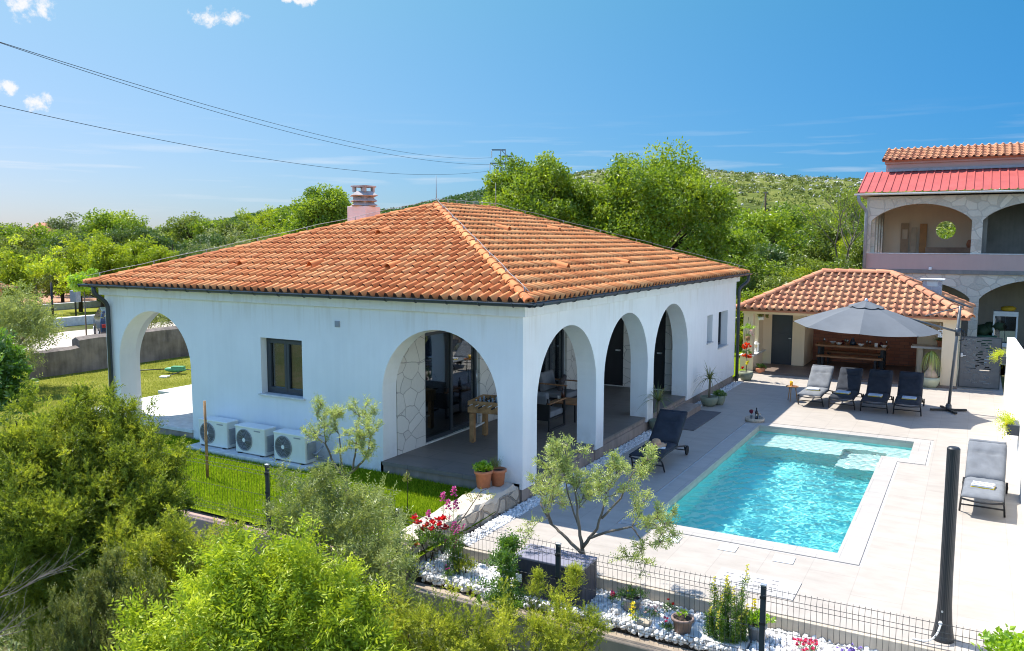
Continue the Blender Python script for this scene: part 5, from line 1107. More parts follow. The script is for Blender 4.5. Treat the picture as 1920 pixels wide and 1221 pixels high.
# ------------------------------------------------------------------ terrace furniture
ft = thing('football_table', 'wooden table-football table on the terrace behind the big arch', 'game table', (-1.8, 2.42, .33), math.radians(8))
for sx in (-1, 1):
    for sy in (-1, 1): b = MB(); b.box(sx * .52 - .05, sy * .33 - .05, .02, sx * .52 + .05, sy * .33 + .05, .62); b.cyl((sx * .52, sy * .33, 0), .03, .02, 10); b.build('leg', M['wood_l'], ft, .006)
b = MB(); b.panel((0, 0, .88), (1, 0, 0), (0, 1, 0), (0, 0, 1), .24, [(-.6, -.4), (.6, -.4), (.6, .4), (-.6, .4)], [[(-.55, -.35), (.55, -.35), (.55, .35), (-.55, .35)]]); b.build('cabinet', M['wood_l'], ft, .006)
b = MB(); b.box(-.55, -.35, .68, .55, .35, .70); b.build('pitch', pm('dark_green_pitch', (.02, .06, .03), .6), ft)
for i in range(8):
    x = -.49 + .14 * i; rd_ = MB(); rd_.tube([(x, -.58, .82), (x, .58, .82)], .008, 8); ro = rd_.build('rod', M['steel'], ft)
    s_ = 1 if i % 2 else -1; h_ = MB(); h_.tube([(x, s_ * .58, .82), (x, s_ * .72, .82)], .017, 10); h_.build('grip', M['rubber'], ro)
    f_ = MB()
    for j in range(3): y = -.2 + .2 * j; f_.box(x - .012, y - .015, .72, x + .012, y + .015, .86); f_.blob((x, y, .875), .016, 8, 5)
    f_.build('player', M['anthr'] if i % 2 else pm('pale_blue_figure', (.45, .55, .65), .5), ro)
b = MB(); b.bar((-.52, -.33, .3), (-.52, .33, .3), .02, .03); b.build('stretcher', M['white'], ft)
def make_chair(label, loc, rz):
    """lounge chair facing +y"""
    t = thing('garden_armchair', label, 'armchair', loc, rz, 'black framed armchairs on the terrace')
    for sx in (-1, 1):
        b_ = MB(); x = sx * .38
        b_.bar((x, -.38, .0), (x, -.38, .6), .04, .04, (0, 1, 0)).bar((x, .38, .0), (x, .38, .6), .04, .04, (0, 1, 0)).bar((x, -.38, .02), (x, .38, .02), .04, .04); b_.build('side_frame', M['black'], t, .004)
        b_ = MB(); b_.box(x - .035, -.42, .60, x + .035, .42, .625); b_.build('armrest', M['wood'], t, .006)
    b_ = MB(); b_.box(-.36, -.36, .22, .36, .38, .26).box(-.36, -.40, .24, .36, -.36, .72); b_.build('seat_frame', M['black'], t, .004)
    b_ = MB(); b_.box(-.345, -.34, .262, .345, .40, .40); b_.build('seat_cushion', M['cushgrey'], t, .035)
    b_ = MB(); Mx = Matrix.Translation((0, -.28, .4)) @ Matrix.Rotation(math.radians(14), 4, 'X'); b_.box(-.34, -.07, 0, .34, .08, .46, Mx); b_.build('back_cushion', M['cushgrey'], t, .04)
    return t
a1 = make_chair('armchair seen from its side just inside the first pool-side arch', (-1.72, 4.05, .33), 0)
a2 = dupthing(a1, (-2.4, 6.28, .33), math.radians(-90), 'armchair against the stone wall with a dark throw pillow')
b = MB(); b.box(-.2, -.06, 0, .2, .06, .34); o = b.build('throw_pillow', pm('brown_grey_pillow', (.085, .07, .07), .9), bevel=.05); o.location = (-2.42, 6.42, .76); o.rotation_euler = (-.35, .25, math.radians(-75)); tag(o, 'dark brownish throw pillow leaning in the far armchair', 'pillow')
ct = thing('coffee_table', 'low wooden coffee table with black legs between the armchairs', 'table', (-1.55, 5.1, .33))
MB().box(-.34, -.34, .40, .34, .34, .43).build('tabletop', M['wood'], ct, .005)
for sx in (-1, 1):
    for sy in (-1, 1): MB().box(sx * .3 - .018, sy * .3 - .018, 0, sx * .3 + .018, sy * .3 + .018, .40).build('leg', M['black'], ct)
o = MB().lathe([(0, 0), (.04, .0), (.042, .18), (.015, .24), (.015, .3), (0, .3)], (0, 0, 0), 12).build('bottle', pm('brown_bottle', (.05, .015, .008), .15)); o.location = (-1.68, 5.05, .76); tag(o, 'brown bottle on the terrace coffee table', 'bottle')
o = MB().lathe([(0, 0), (.05, .0), (.06, .09), (.05, .09)], (0, 0, 0), 12).build('bowl', M['white']); o.location = (-1.78, 5.1, .76); tag(o, 'small white bowl on the terrace coffee table', 'bowl')
# ------------------------------------------------------------------ dining table and benches in the pavilion
tb = thing('dining_table', 'long brown wooden dining table in front of the brick wall', 'table', (2.92, 18.75, .06), -.03)
MB().box(-1.15, -.42, .72, 1.15, .42, .79).build('tabletop', M['wood'], tb, .006)
for sx in (-1, 1):
    b = MB(); b.box(sx * 1.02 - .05, -.36, 0, sx * 1.02 + .05, -.26, .72).box(sx * 1.02 - .05, .26, 0, sx * 1.02 + .05, .36, .72).box(sx * 1.02 - .05, -.26, .0, sx * 1.02 + .05, .26, .08); b.build('leg', M['black'], tb, .004)
def bench(lab, y):
    t = thing('bench', lab, 'bench', (2.92, y, .06), -.03, 'wooden benches at the dining table'); MB().box(-1.05, -.18, .40, 1.05, .18, .46).build('seat', M['wood'], t, .006)
    for sx in (-1, 1): b_ = MB(); b_.box(sx * .85 - .04, -.15, 0, sx * .85 + .04, .15, .40); b_.build('leg', M['black'], t, .004)
bench('brown wooden bench in front of the dining table, nearer the pool', 18.1); bench('brown wooden bench behind the dining table, against the brick wall', 19.45)
zt_ = .852; bi = 0
blab = ['white bowl at the left end of the dining table, set back', 'white bowl second from the left on the dining table front', 'white bowl right of the dark jug on the dining table', 'white bowl at the right end of the dining table']
for x, y in ((2.27, 18.85), (2.52, 18.55), (3.23, 18.52), (4.0 - .03, 18.5)):
    o = MB().lathe([(0, 0), (.05, 0), (.105, .07), (.11, .08), (.1, .075), (.045, .012), (0, .012)], (0, 0, 0), 20).build('bowl', M['white']); o.location = (x, y, zt_); tag(o, blab[bi], 'bowl', 'white bowls on the dining table'); bi += 1
o = MB().lathe([(0, 0), (.05, 0), (.055, .14), (.05, .14)], (0, 0, 0), 14).build('mug', M['white']); o.location = (3.72, 18.52, zt_); tag(o, 'tall white cup near the right end of the dining table', 'cup')
o = MB().lathe([(0, 0), (.09, 0), (.11, .08), (.07, .17), (.04, .22), (.05, .26)], (0, 0, 0), 16).build('jug', pm('dark_blue_glass', (.02, .03, .05), .15)); o.location = (2.95, 18.7, zt_); tag(o, 'dark blue jug in the middle of the dining table', 'jug')
glab = ['wine glass at the far left of the dining table', 'clear glass left of the dark jug', 'clear glass just beside the dark jug', 'clear glass right of the jug bowl', 'clear glass next to the tall white cup', 'wine glass at the right end of the dining table']
for i, (x, y) in enumerate(((2.02, 18.6), (2.72, 18.62), (2.8, 18.55), (3.42, 18.6), (3.52, 18.55), (4.02, 18.78))):
    o = MB().lathe([(0, 0), (.035, .0), (.005, .01), (.005, .08), (.035, .11), (.038, .17), (.03, .2)], (0, 0, 0), 12).build('glass', M['glass'], recalc=False); o.location = (x, y, zt_); tag(o, glab[i], 'glass', 'glasses on the dining table')
for i, (x, y, lab) in enumerate(((2.6, 18.85, 'dark red napkin bunch left of the jug on the dining table'), (3.85, 18.8, 'dark red napkin bunch near the right end of the dining table'))):
    o = MB().blob((0, 0, .06), .07, 10, 6, .25).build('napkin', pm('dark_red_cloth', (.10, .012, .018), .8)); o.location = (x, y, zt_); tag(o, lab, 'napkin')
# lantern, hanging things
ln = thing('lantern', 'white lantern standing on the low wall of the pavilion', 'lantern', (-.06, 17.35, .57)); b = MB(); b.box(-.09, -.09, 0, .09, .09, .03)
for sx in (-1, 1):
    for sy in (-1, 1): b.box(sx * .075 - .012, sy * .075 - .012, .03, sx * .075 + .012, sy * .075 + .012, .26)
b.box(-.09, -.09, .26, .09, .09, .28); b.build('frame', M['white'], ln, .003); MB().lathe([(.13, .28), (.03, .37), (0, .38)], (0, 0, 0), 4, False).build('roof', M['white'], ln); MB().cyl((0, 0, .03), .035, .12, 12).build('candle', M['whitewall'], ln)
MB().tube([(.03 * math.cos(k * PI / 6), 0, .4 + .03 * math.sin(k * PI / 6)) for k in range(13)], .004, 5, False).build('ring', M['white'], ln)
# trimmer on the far lawn
tm_ = thing('grass_trimmer', 'green grass trimmer lying on the lawn beyond the left arch', 'trimmer', (-16.2, 5.9, .1), math.radians(25)); gp = pm('green_plastic', (.10, .34, .17), .45)
b = MB(); b.blob((0, 0, .13), .2, 14, 8, 0, (1.9, .62, .45)); b.box(-.1, -.1, .1, .3, .1, .24); b.build('motor_housing', gp, tm_); b = MB(); b.tube([(-.35, 0, .14), (-1.8, -.1, .06)], .018, 8); b.build('shaft', M['black'], tm_)
b = MB(); b.tube([(.3, 0, .14), (1.0, .2, .05)], .016, 6); b.tube([(.3, 0, .1), (.1, -.7, .03)], .015, 6); b.build('handle', M['black'], tm_); b = MB(); b.box(-.1, -.9, 0, .15, -.65, .05); b.build('guard', M['white'], tm_, .01)
# parked car at the road
car = thing('parked_car', 'dark blue car parked on the pale road behind the corner downpipe', 'car', (-28.1, 12.2, -.1), math.radians(150)); cpn = pm('dark_blue_car_paint', (.012, .016, .032), .18, 0, .02, 2, 0, 1, .6)
pr_ = [(-2.05, .17), (-2.1, .55), (-2.0, .85), (-1.85, 1.0), (-1.35, 1.42), (-.2, 1.5), (.55, 1.42), (1.15, 1.0), (1.9, .85), (2.1, .6), (2.1, .17)]
b = MB(); V = []; K = len(pr_)
for y, s_ in ((-.84, .0), (-.78, .0), (.78, 0), (.84, 0)):
    for x, z in pr_: ins = (.0 if abs(y) < .8 else 1); V.append((x * (1 - .015 * ins), y * (1 - (.16 if z > 1.05 else 0)), z - .03 * ins * (z > 1.3)))
b.add(V, [(i * K + k, i * K + k + 1, (i + 1) * K + k + 1, (i + 1) * K + k) for i in range(3) for k in range(K - 1)] + [tuple(range(K)), tuple(3 * K + k for k in reversed(range(K)))], False); cb = b.build('body', cpn, car, .05)
b = MB(); b.panel((-1.93, 0, .985), (0, 1, 0), Vector((.44, 0, .42)).normalized(), Vector((-.42, 0, .44)).normalized(), .03, [(-.6, .08), (.6, .08), (.55, .5), (-.55, .5)]); b.build('rear_window', M['rubber'], cb)
b = MB(); b.box(-2.13, -.27, .58, -2.09, .27, .72); b.build('number_plate', M['white'], cb)
b = MB(); b.box(-2.12, -.82, .28, -2.05, .82, .45); b.build('bumper', M['rubber'], cb, .02)
for sy in (-1, 1):
    b = MB(); b.box(-2.09, sy * .68 - .1, .72, -2.0, sy * .68 + .1, .88); b.build('tail_light', pm('red_lens', (.25, .01, .01), .25), car, .02)
    for x in (-1.3, 1.3): b = MB(); b.tube([(x, sy * .74, .32), (x, sy * .88, .32)], .32, 20); w_ = b.build('wheel', M['rubber'], car, .03); b = MB(); b.tube([(x, sy * .87, .32), (x, sy * .89, .32)], .19, 14); b.build('rim', M['steel'], w_)
sg = thing('meter_post', 'grey meter box on a post at the far roadside', 'post', (-37.2, 16.1, -.1)); b = MB(); b.tube([(0, 0, 0), (0, 0, 2.2)], .05, 8); b.build('post', M['black'], sg); b = MB(); b.box(-.25, -.15, 1.1, .3, .15, 1.75); b.build('box', M['grey'], sg, .02)
b = MB(); b.tube([(-37.9, 15.2, -.1), (-37.9, 15.2, 2.1)], .06, 8); tag(b.build('roadside_post', M['black']), 'slim dark post at the roadside left of the meter box', 'post')
# pylon, poles and wires
py = thing('power_pylon', 'steel lattice pylon with three side arms above the big tree', 'pylon', (-54.2, 93.5, 0), _y); b = MB()
for sx in (-1, 1):
    for sy in (-1, 1): b.bar((sx * 1.0, sy * 1.0, 0), (sx * .32, sy * .32, 17.6), .12, .12)
for i in range(22):
    z0, z1 = i * .8, i * .8 + .8; f0, f1 = 1 - .68 * z0 / 17.6, 1 - .68 * z1 / 17.6; s_ = 1 if i % 2 else -1
    for sy in (-1, 1): b.bar((s_ * f0, sy * f0, z0), (-s_ * f1, sy * f1, z1), .06, .06); b.bar((sy * f0, s_ * f0, z0), (sy * f1, -s_ * f1, z1), .06, .06)
b.build('lattice_mast', M['grey'], py)
ARM = ((17.5, -1.65), (16.6, 1.3), (15.6, -1.9))
for z, x in ARM:
    b = MB(); b.bar((0 if x > 0 else .4, 0, z), (x, 0, z), .16, .16); a_ = b.build('arm', M['anthr'], py); b = MB(); b.lathe([(0, 0), (.08, -.1), (.05, -.3), (.08, -.5), (.05, -.7), (.08, -.9), (0, -1.05)], (x, 0, z - .08), 8); b.build('insulator', M['lightgrey'], a_)
def wire(name, lab, a, b_, sag, r, n=40, cat='power line'):
    a = Vector(a); b_ = Vector(b_); P = [a.lerp(b_, i / n) - Vector((0, 0, 4 * sag * (i / n) * (1 - i / n))) for i in range(n + 1)]
    tag(MB().tube(P, r, 5).build(name, M['black']), lab, cat, 'overhead wires')
cy_, sy_ = math.cos(_y), math.sin(_y)
def armp(i, dz=-1.1): z, x = ARM[i]; return (-54.2 + x * cy_, 93.5 + x * sy_, z + dz)
# ------------------------------------------------------------------ vegetation
FM = dict(
 jun=foliage('juniper_needles', [(0.05, (0.07, 0.105, 0.014)), (0.4, (0.20, 0.245, 0.024)), (0.75, (0.43, 0.44, 0.045)), (1, (0.60, 0.56, 0.07))], 0.42, gloss=.02),
 jund=foliage('dark_juniper_needles', [(0.05, (0.06, 0.075, 0.020)), (0.5, (0.17, 0.19, 0.045)), (1, (0.34, 0.33, 0.09))], 0.3, gloss=.03),
 bri=foliage('bright_compound_leaves', [(0.05, (0.14, 0.21, 0.015)), (0.5, (0.38, 0.44, 0.03)), (1, (0.66, 0.62, 0.06))], 0.34, gloss=.02),
 oli=foliage('olive_leaves', [(0.05, (0.11, 0.14, 0.04)), (0.5, (0.24, 0.275, 0.085)), (0.85, (0.39, 0.42, 0.16)), (1, (0.48, 0.50, 0.25))], 0.34, gloss=.04),
 oli2=foliage('young_olive_leaves', [(0.05, (0.15, 0.19, 0.055)), (0.5, (0.31, 0.36, 0.12)), (0.85, (0.48, 0.51, 0.22)), (1, (0.58, 0.60, 0.34))], 0.4, gloss=.04),
 scrub=foliage('maquis_scrub', [(0.05, (0.040, 0.062, 0.016)), (0.5, (0.105, 0.132, 0.030)), (1, (0.19, 0.20, 0.06))], 0.25, gloss=.02),
 t0=foliage('broad_leaves', [(0.05, (0.06, 0.115, 0.008)), (0.5, (0.17, 0.245, 0.014)), (1, (0.37, 0.42, 0.028))], 0.42, gloss=.03),
 t1=foliage('bushy_leaves', [(0.05, (0.05, 0.085, 0.012)), (0.5, (0.135, 0.182, 0.024)), (1, (0.26, 0.29, 0.045))], 0.4, gloss=.03),
 t2=foliage('locust_leaves', [(0.05, (0.12, 0.18, 0.008)), (0.5, (0.25, 0.31, 0.012)), (1, (0.44, 0.45, 0.025))], 0.45, gloss=.03),
 t3=foliage('dark_leaves', [(0.05, (0.026, 0.056, 0.012)), (0.5, (0.065, 0.115, 0.018)), (1, (0.13, 0.18, 0.03))], 0.25, gloss=.04),
 t4=foliage('grey_green_leaves', [(0.05, (0.085, 0.11, 0.035)), (0.5, (0.16, 0.19, 0.062)), (1, (0.26, 0.285, 0.10))], 0.3, gloss=.04),
 leafy=foliage('garden_leaves', [(0.05, (0.035, 0.085, 0.008)), (0.5, (0.095, 0.185, 0.014)), (1, (0.20, 0.30, 0.03))], 0.4),
 lime=foliage('lime_green_leaves', [(0.05, (0.13, 0.24, 0.008)), (0.5, (0.24, 0.38, 0.012)), (1, (0.42, 0.52, 0.03))], 0.45),
 palm2=foliage('ponytail_leaves', [(0.05, (0.12, 0.16, 0.02)), (0.5, (0.27, 0.32, 0.05)), (1, (0.46, 0.46, 0.12))], 0.3),
 palm=foliage('palm_blades', [(0.05, (0.045, 0.07, 0.02)), (0.5, (0.11, 0.14, 0.04)), (1, (0.25, 0.24, 0.10))], 0.25))
M['bark'] = pm('grey_bark', (.20, .165, .125), .95, 0, .3, 6, .8, 30, .1, (1, 1, .3), .02)
M['barkd'] = pm('dark_bark', (.075, .058, .042), .95, 0, .3, 6, .8, 30, .1, (1, 1, .3), .02)
M['twig'] = pm('dead_grey_twig', (.20, .165, .14), .9, 0, .25, 6, .3)
def npobj(parts, name, mat, parent): V, F, T = merge(parts); return npmesh(name, V, F, mat, parent, np.clip(T, .003, 1))
def sprays(P, D, n, slen, ll, lw, rng, tint, mode='needle', up=.2):
    """leafy sprays: P origins, D directions (N,3); n leaflets on each"""
    N = len(P); D = unit(D); t = np.tile((np.arange(n) + .6) / n, N); o = np.repeat(np.arange(N), n); sl = (slen * rng.uniform(.65, 1.3, N))[o]
    ref = unit(rng.normal(size=(N, 3)) + np.array([0, 0, .6])); S = unit(np.cross(D, ref)); B = np.cross(S, D)
    if mode == 'needle': a = rng.uniform(0, 2 * PI, N * n)
    else: a = np.tile(np.where(np.arange(n) % 2, 0.0, PI), N) + rng.normal(size=N * n) * .25
    side = S[o] * np.cos(a)[:, None] + B[o] * np.sin(a)[:, None]
    base = P[o] + D[o] * (t * sl)[:, None] - np.array([0, 0, 1.0]) * ((t ** 2) * sl * .12)[:, None]
    ld = unit(side * (1.0 if mode != 'needle' else .75) + D[o] * (.7 if mode != 'needle' else .8) + rng.normal(size=side.shape) * .15)
    nn = unit(B[o] * (1 if mode != 'needle' else .2) + rng.normal(size=side.shape) * .35 + np.array([0, 0, up]))
    L = ll * rng.uniform(.7, 1.25, N * n) * (1 - .35 * t); tt = tint[o] * .7 + rng.uniform(0, .3, N * n) + .12 * (t - .5)
    return leafset(base, ld, nn, L, L * (lw / ll), tt, .12, .1)
def lobes_to_points(lobes, dens, rng, inner=.15, spire=2):
    P = []; O = []; H = []
    zs = [l[2] for l in lobes]; zmin, zmax = min(zs), max(zs) + .3
    sub = []
    for (x, y, z, r) in lobes:
        for k in range(17):
            d = unit(rng.normal(size=(1, 3)))[0]; q = rng.uniform(.35, .95) if k < 14 else rng.uniform(.95, 1.35); sub.append((x + d[0] * r * q, y + d[1] * r * q, z + (abs(d[2]) if k % 4 else -abs(d[2])) * r * q, r * (rng.uniform(.18, .36) if k < 14 else .13)))
        for k in range(spire):
            a_ = rng.uniform(0, 2 * PI); q = rng.uniform(0, .75) * r; L_ = r * rng.uniform(.7, 1.25)
            for i_ in range(4): sub.append((x + q * math.cos(a_), y + q * math.sin(a_), z + r * .75 + L_ * i_ / 4, r * .17 * (1.15 - .22 * i_)))
    for (x, y, z, r) in sub:
        n = max(6, int(dens * r * r)); d = unit(rng.normal(size=(n, 3)) + np.array([0, 0, .25])); q = rng.uniform(inner, 1.0, (n, 1)) * (1 + .18 * rng.normal(size=(n, 1)))
        P.append(np.array([[x, y, z]]) + d * q * r * np.array([1, 1, 1.05])); O.append(d); H.append(np.full(n, rng.normal() * .22))
    return np.concatenate(P), np.concatenate(O), np.concatenate(H)
def stems(lobes, base, mat, parent, rng, r=.03):
    m_ = MB()
    for (x, y, z, q) in lobes:
        bx_, by_ = base[0] + rng.uniform(-.12, .12), base[1] + rng.uniform(-.12, .12); mid_ = (bx_ * .45 + x * .55 + rng.uniform(-.08, .08), by_ * .45 + y * .55, base[2] * .45 + z * .55 - .1)
        m_.tube([(bx_, by_, base[2]), mid_, (x, y, z + q * .5)], [r, r * .6, r * .2], 5)
    return m_.build('trunk', mat, parent, world=True)
def shrub(name, lab, cat, lobes, base, mat, dens, slen, ll, lw, n, rng, mode='needle', upb=.7, outb=.7, bark='barkd', fill=1, group=None, r=.03, tb=0.0):
    t = thing(name, lab, cat, base, 0, group); top_ = lobes; dens *= 1.25; r *= .6; lobes = list(lobes)
    for k in range(fill): lobes += [(x * (1 - .12 * k) + base[0] * .12 * k + rng.normal() * .08, y * (1 - .12 * k) + base[1] * .12 * k + rng.normal() * .08, z - q * (1.25 + 1.2 * k), q * 1.12) for x, y, z, q in top_ if z - q * (1.25 + 1.2 * k) > base[2] + .05]
    P, O, H = lobes_to_points(lobes, dens, rng, spire=0 if (not fill or mat == 'oli') else 1)
    Dv = O * outb + np.array([0, 0, upb]) + rng.normal(size=O.shape) * .3
    cl = np.sin(P[:, 0] * 5.1 + P[:, 2] * 4) * np.cos(P[:, 1] * 4.7 - P[:, 2] * 3) * .16
    tint = np.clip(.38 + tb + cl + H + rng.normal(size=len(P)) * .13, .02, .97)
    base_v = np.array(base)
    V, F, T = sprays(P - base_v, Dv, n, slen, ll, lw, rng, tint, mode)
    npmesh('foliage', V, F, FM[mat], t, np.clip(T, .003, 1)); stems(top_, base, M[bark], t, rng, r); return t
JUNA = [(-2.6, -6.22, 2.28, 0.28), (-2.44, -6.4, 1.99, 0.43), (-2.26, -6.04, 2.13, 0.38), (-2.61, -6.62, 1.89, 0.43), (-2.95, -6.77, 2.19, 0.43), (-2.57, -6.95, 1.79, 0.47), (-1.93, -6.49, 1.7, 0.48), (-1.92, -5.88, 1.94, 0.35), (-1.56, -5.94, 1.68, 0.31), (-1.95, -6.87, 1.44, 0.46), (-1.56, -6.44, 1.32, 0.42), (-2.25, -7.28, 1.39, 0.45), (-1.29, -6.16, 1.41, 0.3), (-1.55, -5.69, 1.75, 0.18), (-2.7, -6.14, 2.49, 0.14), (-2.28, -5.91, 2.39, 0.19)]
JUNB = [(-0.78, -6.37, 1.19, 0.32), (-0.85, -6.65, 1.04, 0.34), (-0.44, -6.31, 1.0, 0.28), (-1.19, -6.71, 1.17, 0.28), (-0.57, -5.91, 1.08, 0.24)]
JUNC = [(-0.82, -7.23, 1.00, 0.21), (-0.45, -7.27, 0.88, 0.23), (-0.62, -7.49, 0.77, 0.25), (-0.41, -7.12, 0.99, 0.21), (-0.72, -7.15, 1.21, 0.12), (-0.81, -7.47, 0.88, 0.21), (-0.05, -7.16, 0.87, 0.23), (-0.83, -7.73, 0.71, 0.25)]
BRI = [(0.95, -6.87, 1.23, 0.31), (0.86, -7.17, 1.21, 0.35), (1.37, -6.76, 1.22, 0.36), (1.35, -7.14, 1.07, 0.42), (0.95, -7.49, 0.98, 0.38), (1.77, -6.79, 1.02, 0.35), (2.09, -6.75, 0.88, 0.26), (0.69, -6.89, 1.34, 0.2), (1.06, -6.57, 1.3, 0.18), (0.63, -7.68, 0.88, 0.29), (1.8, -6.54, 1.08, 0.22)]
OLB = [(-0.63, -4.67, 1.2, 0.4), (-0.18, -4.8, 0.91, 0.52), (-0.51, -4.99, 0.84, 0.35), (0.23, -4.7, 0.75, 0.51), (-0.23, -4.34, 1.1, 0.37), (-0.55, -4.38, 1.34, 0.24)]
OLC = [(0.44, -4.46, 0.94, 0.39), (0.77, -4.77, 0.65, 0.43), (0.52, -5.05, 0.45, 0.43), (1.01, -4.90, 0.37, 0.30), (0.12, -4.15, 1.14, 0.27)]
JUNF = [(1.42, -5.25, 0.31, 0.26), (1.78, -5.16, 0.30, 0.34), (2.13, -5.08, 0.29, 0.31), (1.29, -5.45, 0.24, 0.28)]
JUNG = [(2.38, -4.83, 0.30, 0.31), (2.68, -4.67, 0.24, 0.28), (2.93, -4.42, 0.19, 0.26), (3.14, -4.19, 0.15, 0.17)]
SPR1 = [(2.48, -4.30, 0.34, 0.14), (2.50, -4.27, 0.58, 0.09), (2.50, -4.25, 0.73, 0.05), (2.54, -4.41, 0.18, 0.15)]
SPR2 = [(2.74, -4.15, 0.46, 0.17), (2.85, -4.06, 0.65, 0.09), (2.72, -4.18, 0.23, 0.20), (2.88, -4.03, 0.79, 0.05)]
SPR3 = [(3.00, -4.02, 0.29, 0.12), (3.14, -3.96, 0.17, 0.12)]
SAP = [(2.06, -4.25, 0.81, 0.13), (2.09, -4.27, 0.56, 0.21), (2.07, -4.42, 0.36, 0.23), (2.23, -4.32, 0.42, 0.20), (2.07, -4.12, 0.94, 0.07)]
LEFT = [(-6.11, -5.06, 2.54, 0.26), (-6.19, -5.13, 2.34, 0.24)]
BGL = [(-50.2, 19.4, 4.0, 1), (-91.0, 42.7, 6.1, 1), (-42.4, 15.7, 3.6, 2), (-64.1, 28.9, 4.7, 1), (-73.3, 35.3, 5.6, 0), (-76.4, 39.3, 5.1, 0), (-51.6, 24.4, 4.1, 1), (-99.5, 55.1, 7.4, 4), (-42.9, 20.1, 4.3, 2), (-64.5, 34.5, 5.2, 1), (-39.8, 19.5, 4.5, 2), (-74.8, 43.6, 6.2, 0), (-70.9, 42.4, 7.2, 0), (-38.8, 20.0, 4.2, 2), (-77.8, 50.0, 6.7, 0), (-41.4, 23.2, 4.3, 2), (-62.9, 41.1, 5.6, 3), (-38.3, 22.6, 4.1, 2), (-87.2, 62.1, 6.3, 1), (-44.4, 28.4, 4.9, 3), (-39.7, 25.3, 3.8, 3), (-72.2, 53.2, 7.0, 1), (-42.7, 29.4, 4.1, 4), (-66.1, 50.9, 6.4, 0), (-40.2, 28.5, 3.8, 4), (-49.1, 37.3, 5.4, 4), (-60.1, 48.4, 6.2, 1), (-40.2, 30.8, 4.5, 4), (-70.2, 60.1, 7.4, 2), (-40.3, 33.0, 4.9, 1), (-64.8, 57.4, 7.6, 2), (-55.8, 50.9, 7.5, 2), (-37.1, 32.5, 5.3, 2), (-50.8, 47.9, 7.1, 0), (-50.1, 54.1, 7.0, 0), (-46.7, 56.0, 6.7, 1), (-47.8, 61.1, 7.0, 0), (-40.4, 53.7, 6.3, 3)]
BGR = [(-30.0, 128.8, 10.4, 3), (-4.4, 30.1, 3.7, 2), (-5.9, 38.5, 5.8, 0), (-30.1, 140.2, 10.2, 3), (-2.7, 26.5, 3.3, 1), (-1.0, 19.4, 2.6, 2), (-6.2, 44.1, 7.2, 0), (-2.7, 28.8, 4.0, 0), (-0.3, 19.8, 2.9, 0), (-6.4, 49.8, 7.6, 0), (-1.9, 31.5, 4.8, 3), (0.0, 22.2, 3.4, 1), (-6.6, 61.2, 8.4, 1), (-0.2, 25.6, 3.8, 2), (0.1, 28.0, 4.5, 1), (-5.8, 67.4, 8.3, 2), (1.3, 21.8, 3.5, 1), (-1.9, 46.5, 6.3, 1), (1.0, 26.3, 4.0, 1), (1.1, 30.9, 3.7, 0), (-2.0, 58.0, 8.7, 2), (0.3, 39.7, 5.4, 2), (2.1, 26.9, 3.3, 0), (1.8, 38.2, 5.4, 1), (3.6, 32.3, 2.7, 1), (4.5, 38.6, 6.1, 0)]
R5 = np.random.default_rng(11)
shrub('juniper', 'large dark juniper with a pointed top filling the left foreground', 'juniper', JUNA, (-2.2, -6.5, -.9), 'jun', 2300, .14, .042, .013, 16, R5, fill=2, r=.05)
shrub('juniper', 'low spreading juniper with fresh green tips right of the large juniper', 'juniper', JUNB, (-.8, -6.4, -.9), 'jun', 2300, .13, .036, .012, 14, R5, tb=.2)
shrub('juniper', 'olive-brown juniper with upright cone shoots at the bottom left edge', 'juniper', JUNC, (-.5, -7.4, -1), 'jund', 2600, .14, .028, .010, 16, R5, upb=1.6, outb=.35)
shrub('leafy_shrub', 'bright yellow-green shrub with feathery compound leaves at the bottom centre', 'shrub', BRI, (1.1, -6.9, -1.05), 'bri', 600, .26, .072, .026, 13, R5, 'pinnate', .45, .8, r=.025)
shrub('olive_bush', 'dense grey-green olive bush on the bank in front of the lawn fence', 'olive bush', OLB, (-.2, -4.6, -.75), 'oli', 620, .20, .068, .020, 10, R5, 'pinnate', .9, .5, r=.02)
shrub('olive_bush', 'loose olive bush beside the red roses and the retaining wall', 'olive bush', OLC, (.6, -4.75, -.8), 'oli', 560, .20, .068, .020, 10, R5, 'pinnate', .9, .5, r=.02)
shrub('juniper', 'yellow-green juniper mound below the retaining wall, left of the sapling', 'juniper', JUNF, (1.6, -5.2, -.85), 'jun', 2300, .12, .032, .011, 14, R5, tb=.16)
shrub('juniper', 'yellow-green juniper mound below the covered heat pump', 'juniper', JUNG, (2.7, -4.6, -.85), 'jun', 2300, .12, .032, .011, 14, R5, tb=.12)
shrub('juniper_shoot', 'thin upright juniper shoot in front of the left half of the covered box', 'juniper', SPR1, (2.5, -4.35, -.8), 'jun', 3000, .10, .026, .008, 13, R5, tb=.12, fill=0, r=.012)
shrub('juniper_shoot', 'tall bushy juniper shoot in front of the fence post by the box', 'juniper', SPR2, (2.75, -4.15, -.8), 'jun', 3300, .11, .028, .009, 13, R5, tb=.14, fill=0, r=.012)
shrub('juniper_shoot', 'short juniper shoot at the right corner of the covered box', 'juniper', SPR3, (3.05, -4.0, -.8), 'jun', 3800, .10, .026, .008, 13, R5, tb=.12, fill=0, r=.01)
shrub('sapling', 'slender sapling with glossy green leaves against the white stones', 'sapling', SAP, (2.08, -4.3, -.8), 'leafy', 1000, .15, .052, .022, 9, R5, 'pinnate', .7, .6, fill=0, r=.012)
shrub('leafy_branch', 'broad-leaved branch tips at the left edge above the juniper', 'shrub', LEFT, (-6.2, -5.1, -.9), 'leafy', 900, .2, .10, .05, 8, R5, 'pinnate', .5, .8, r=.02)
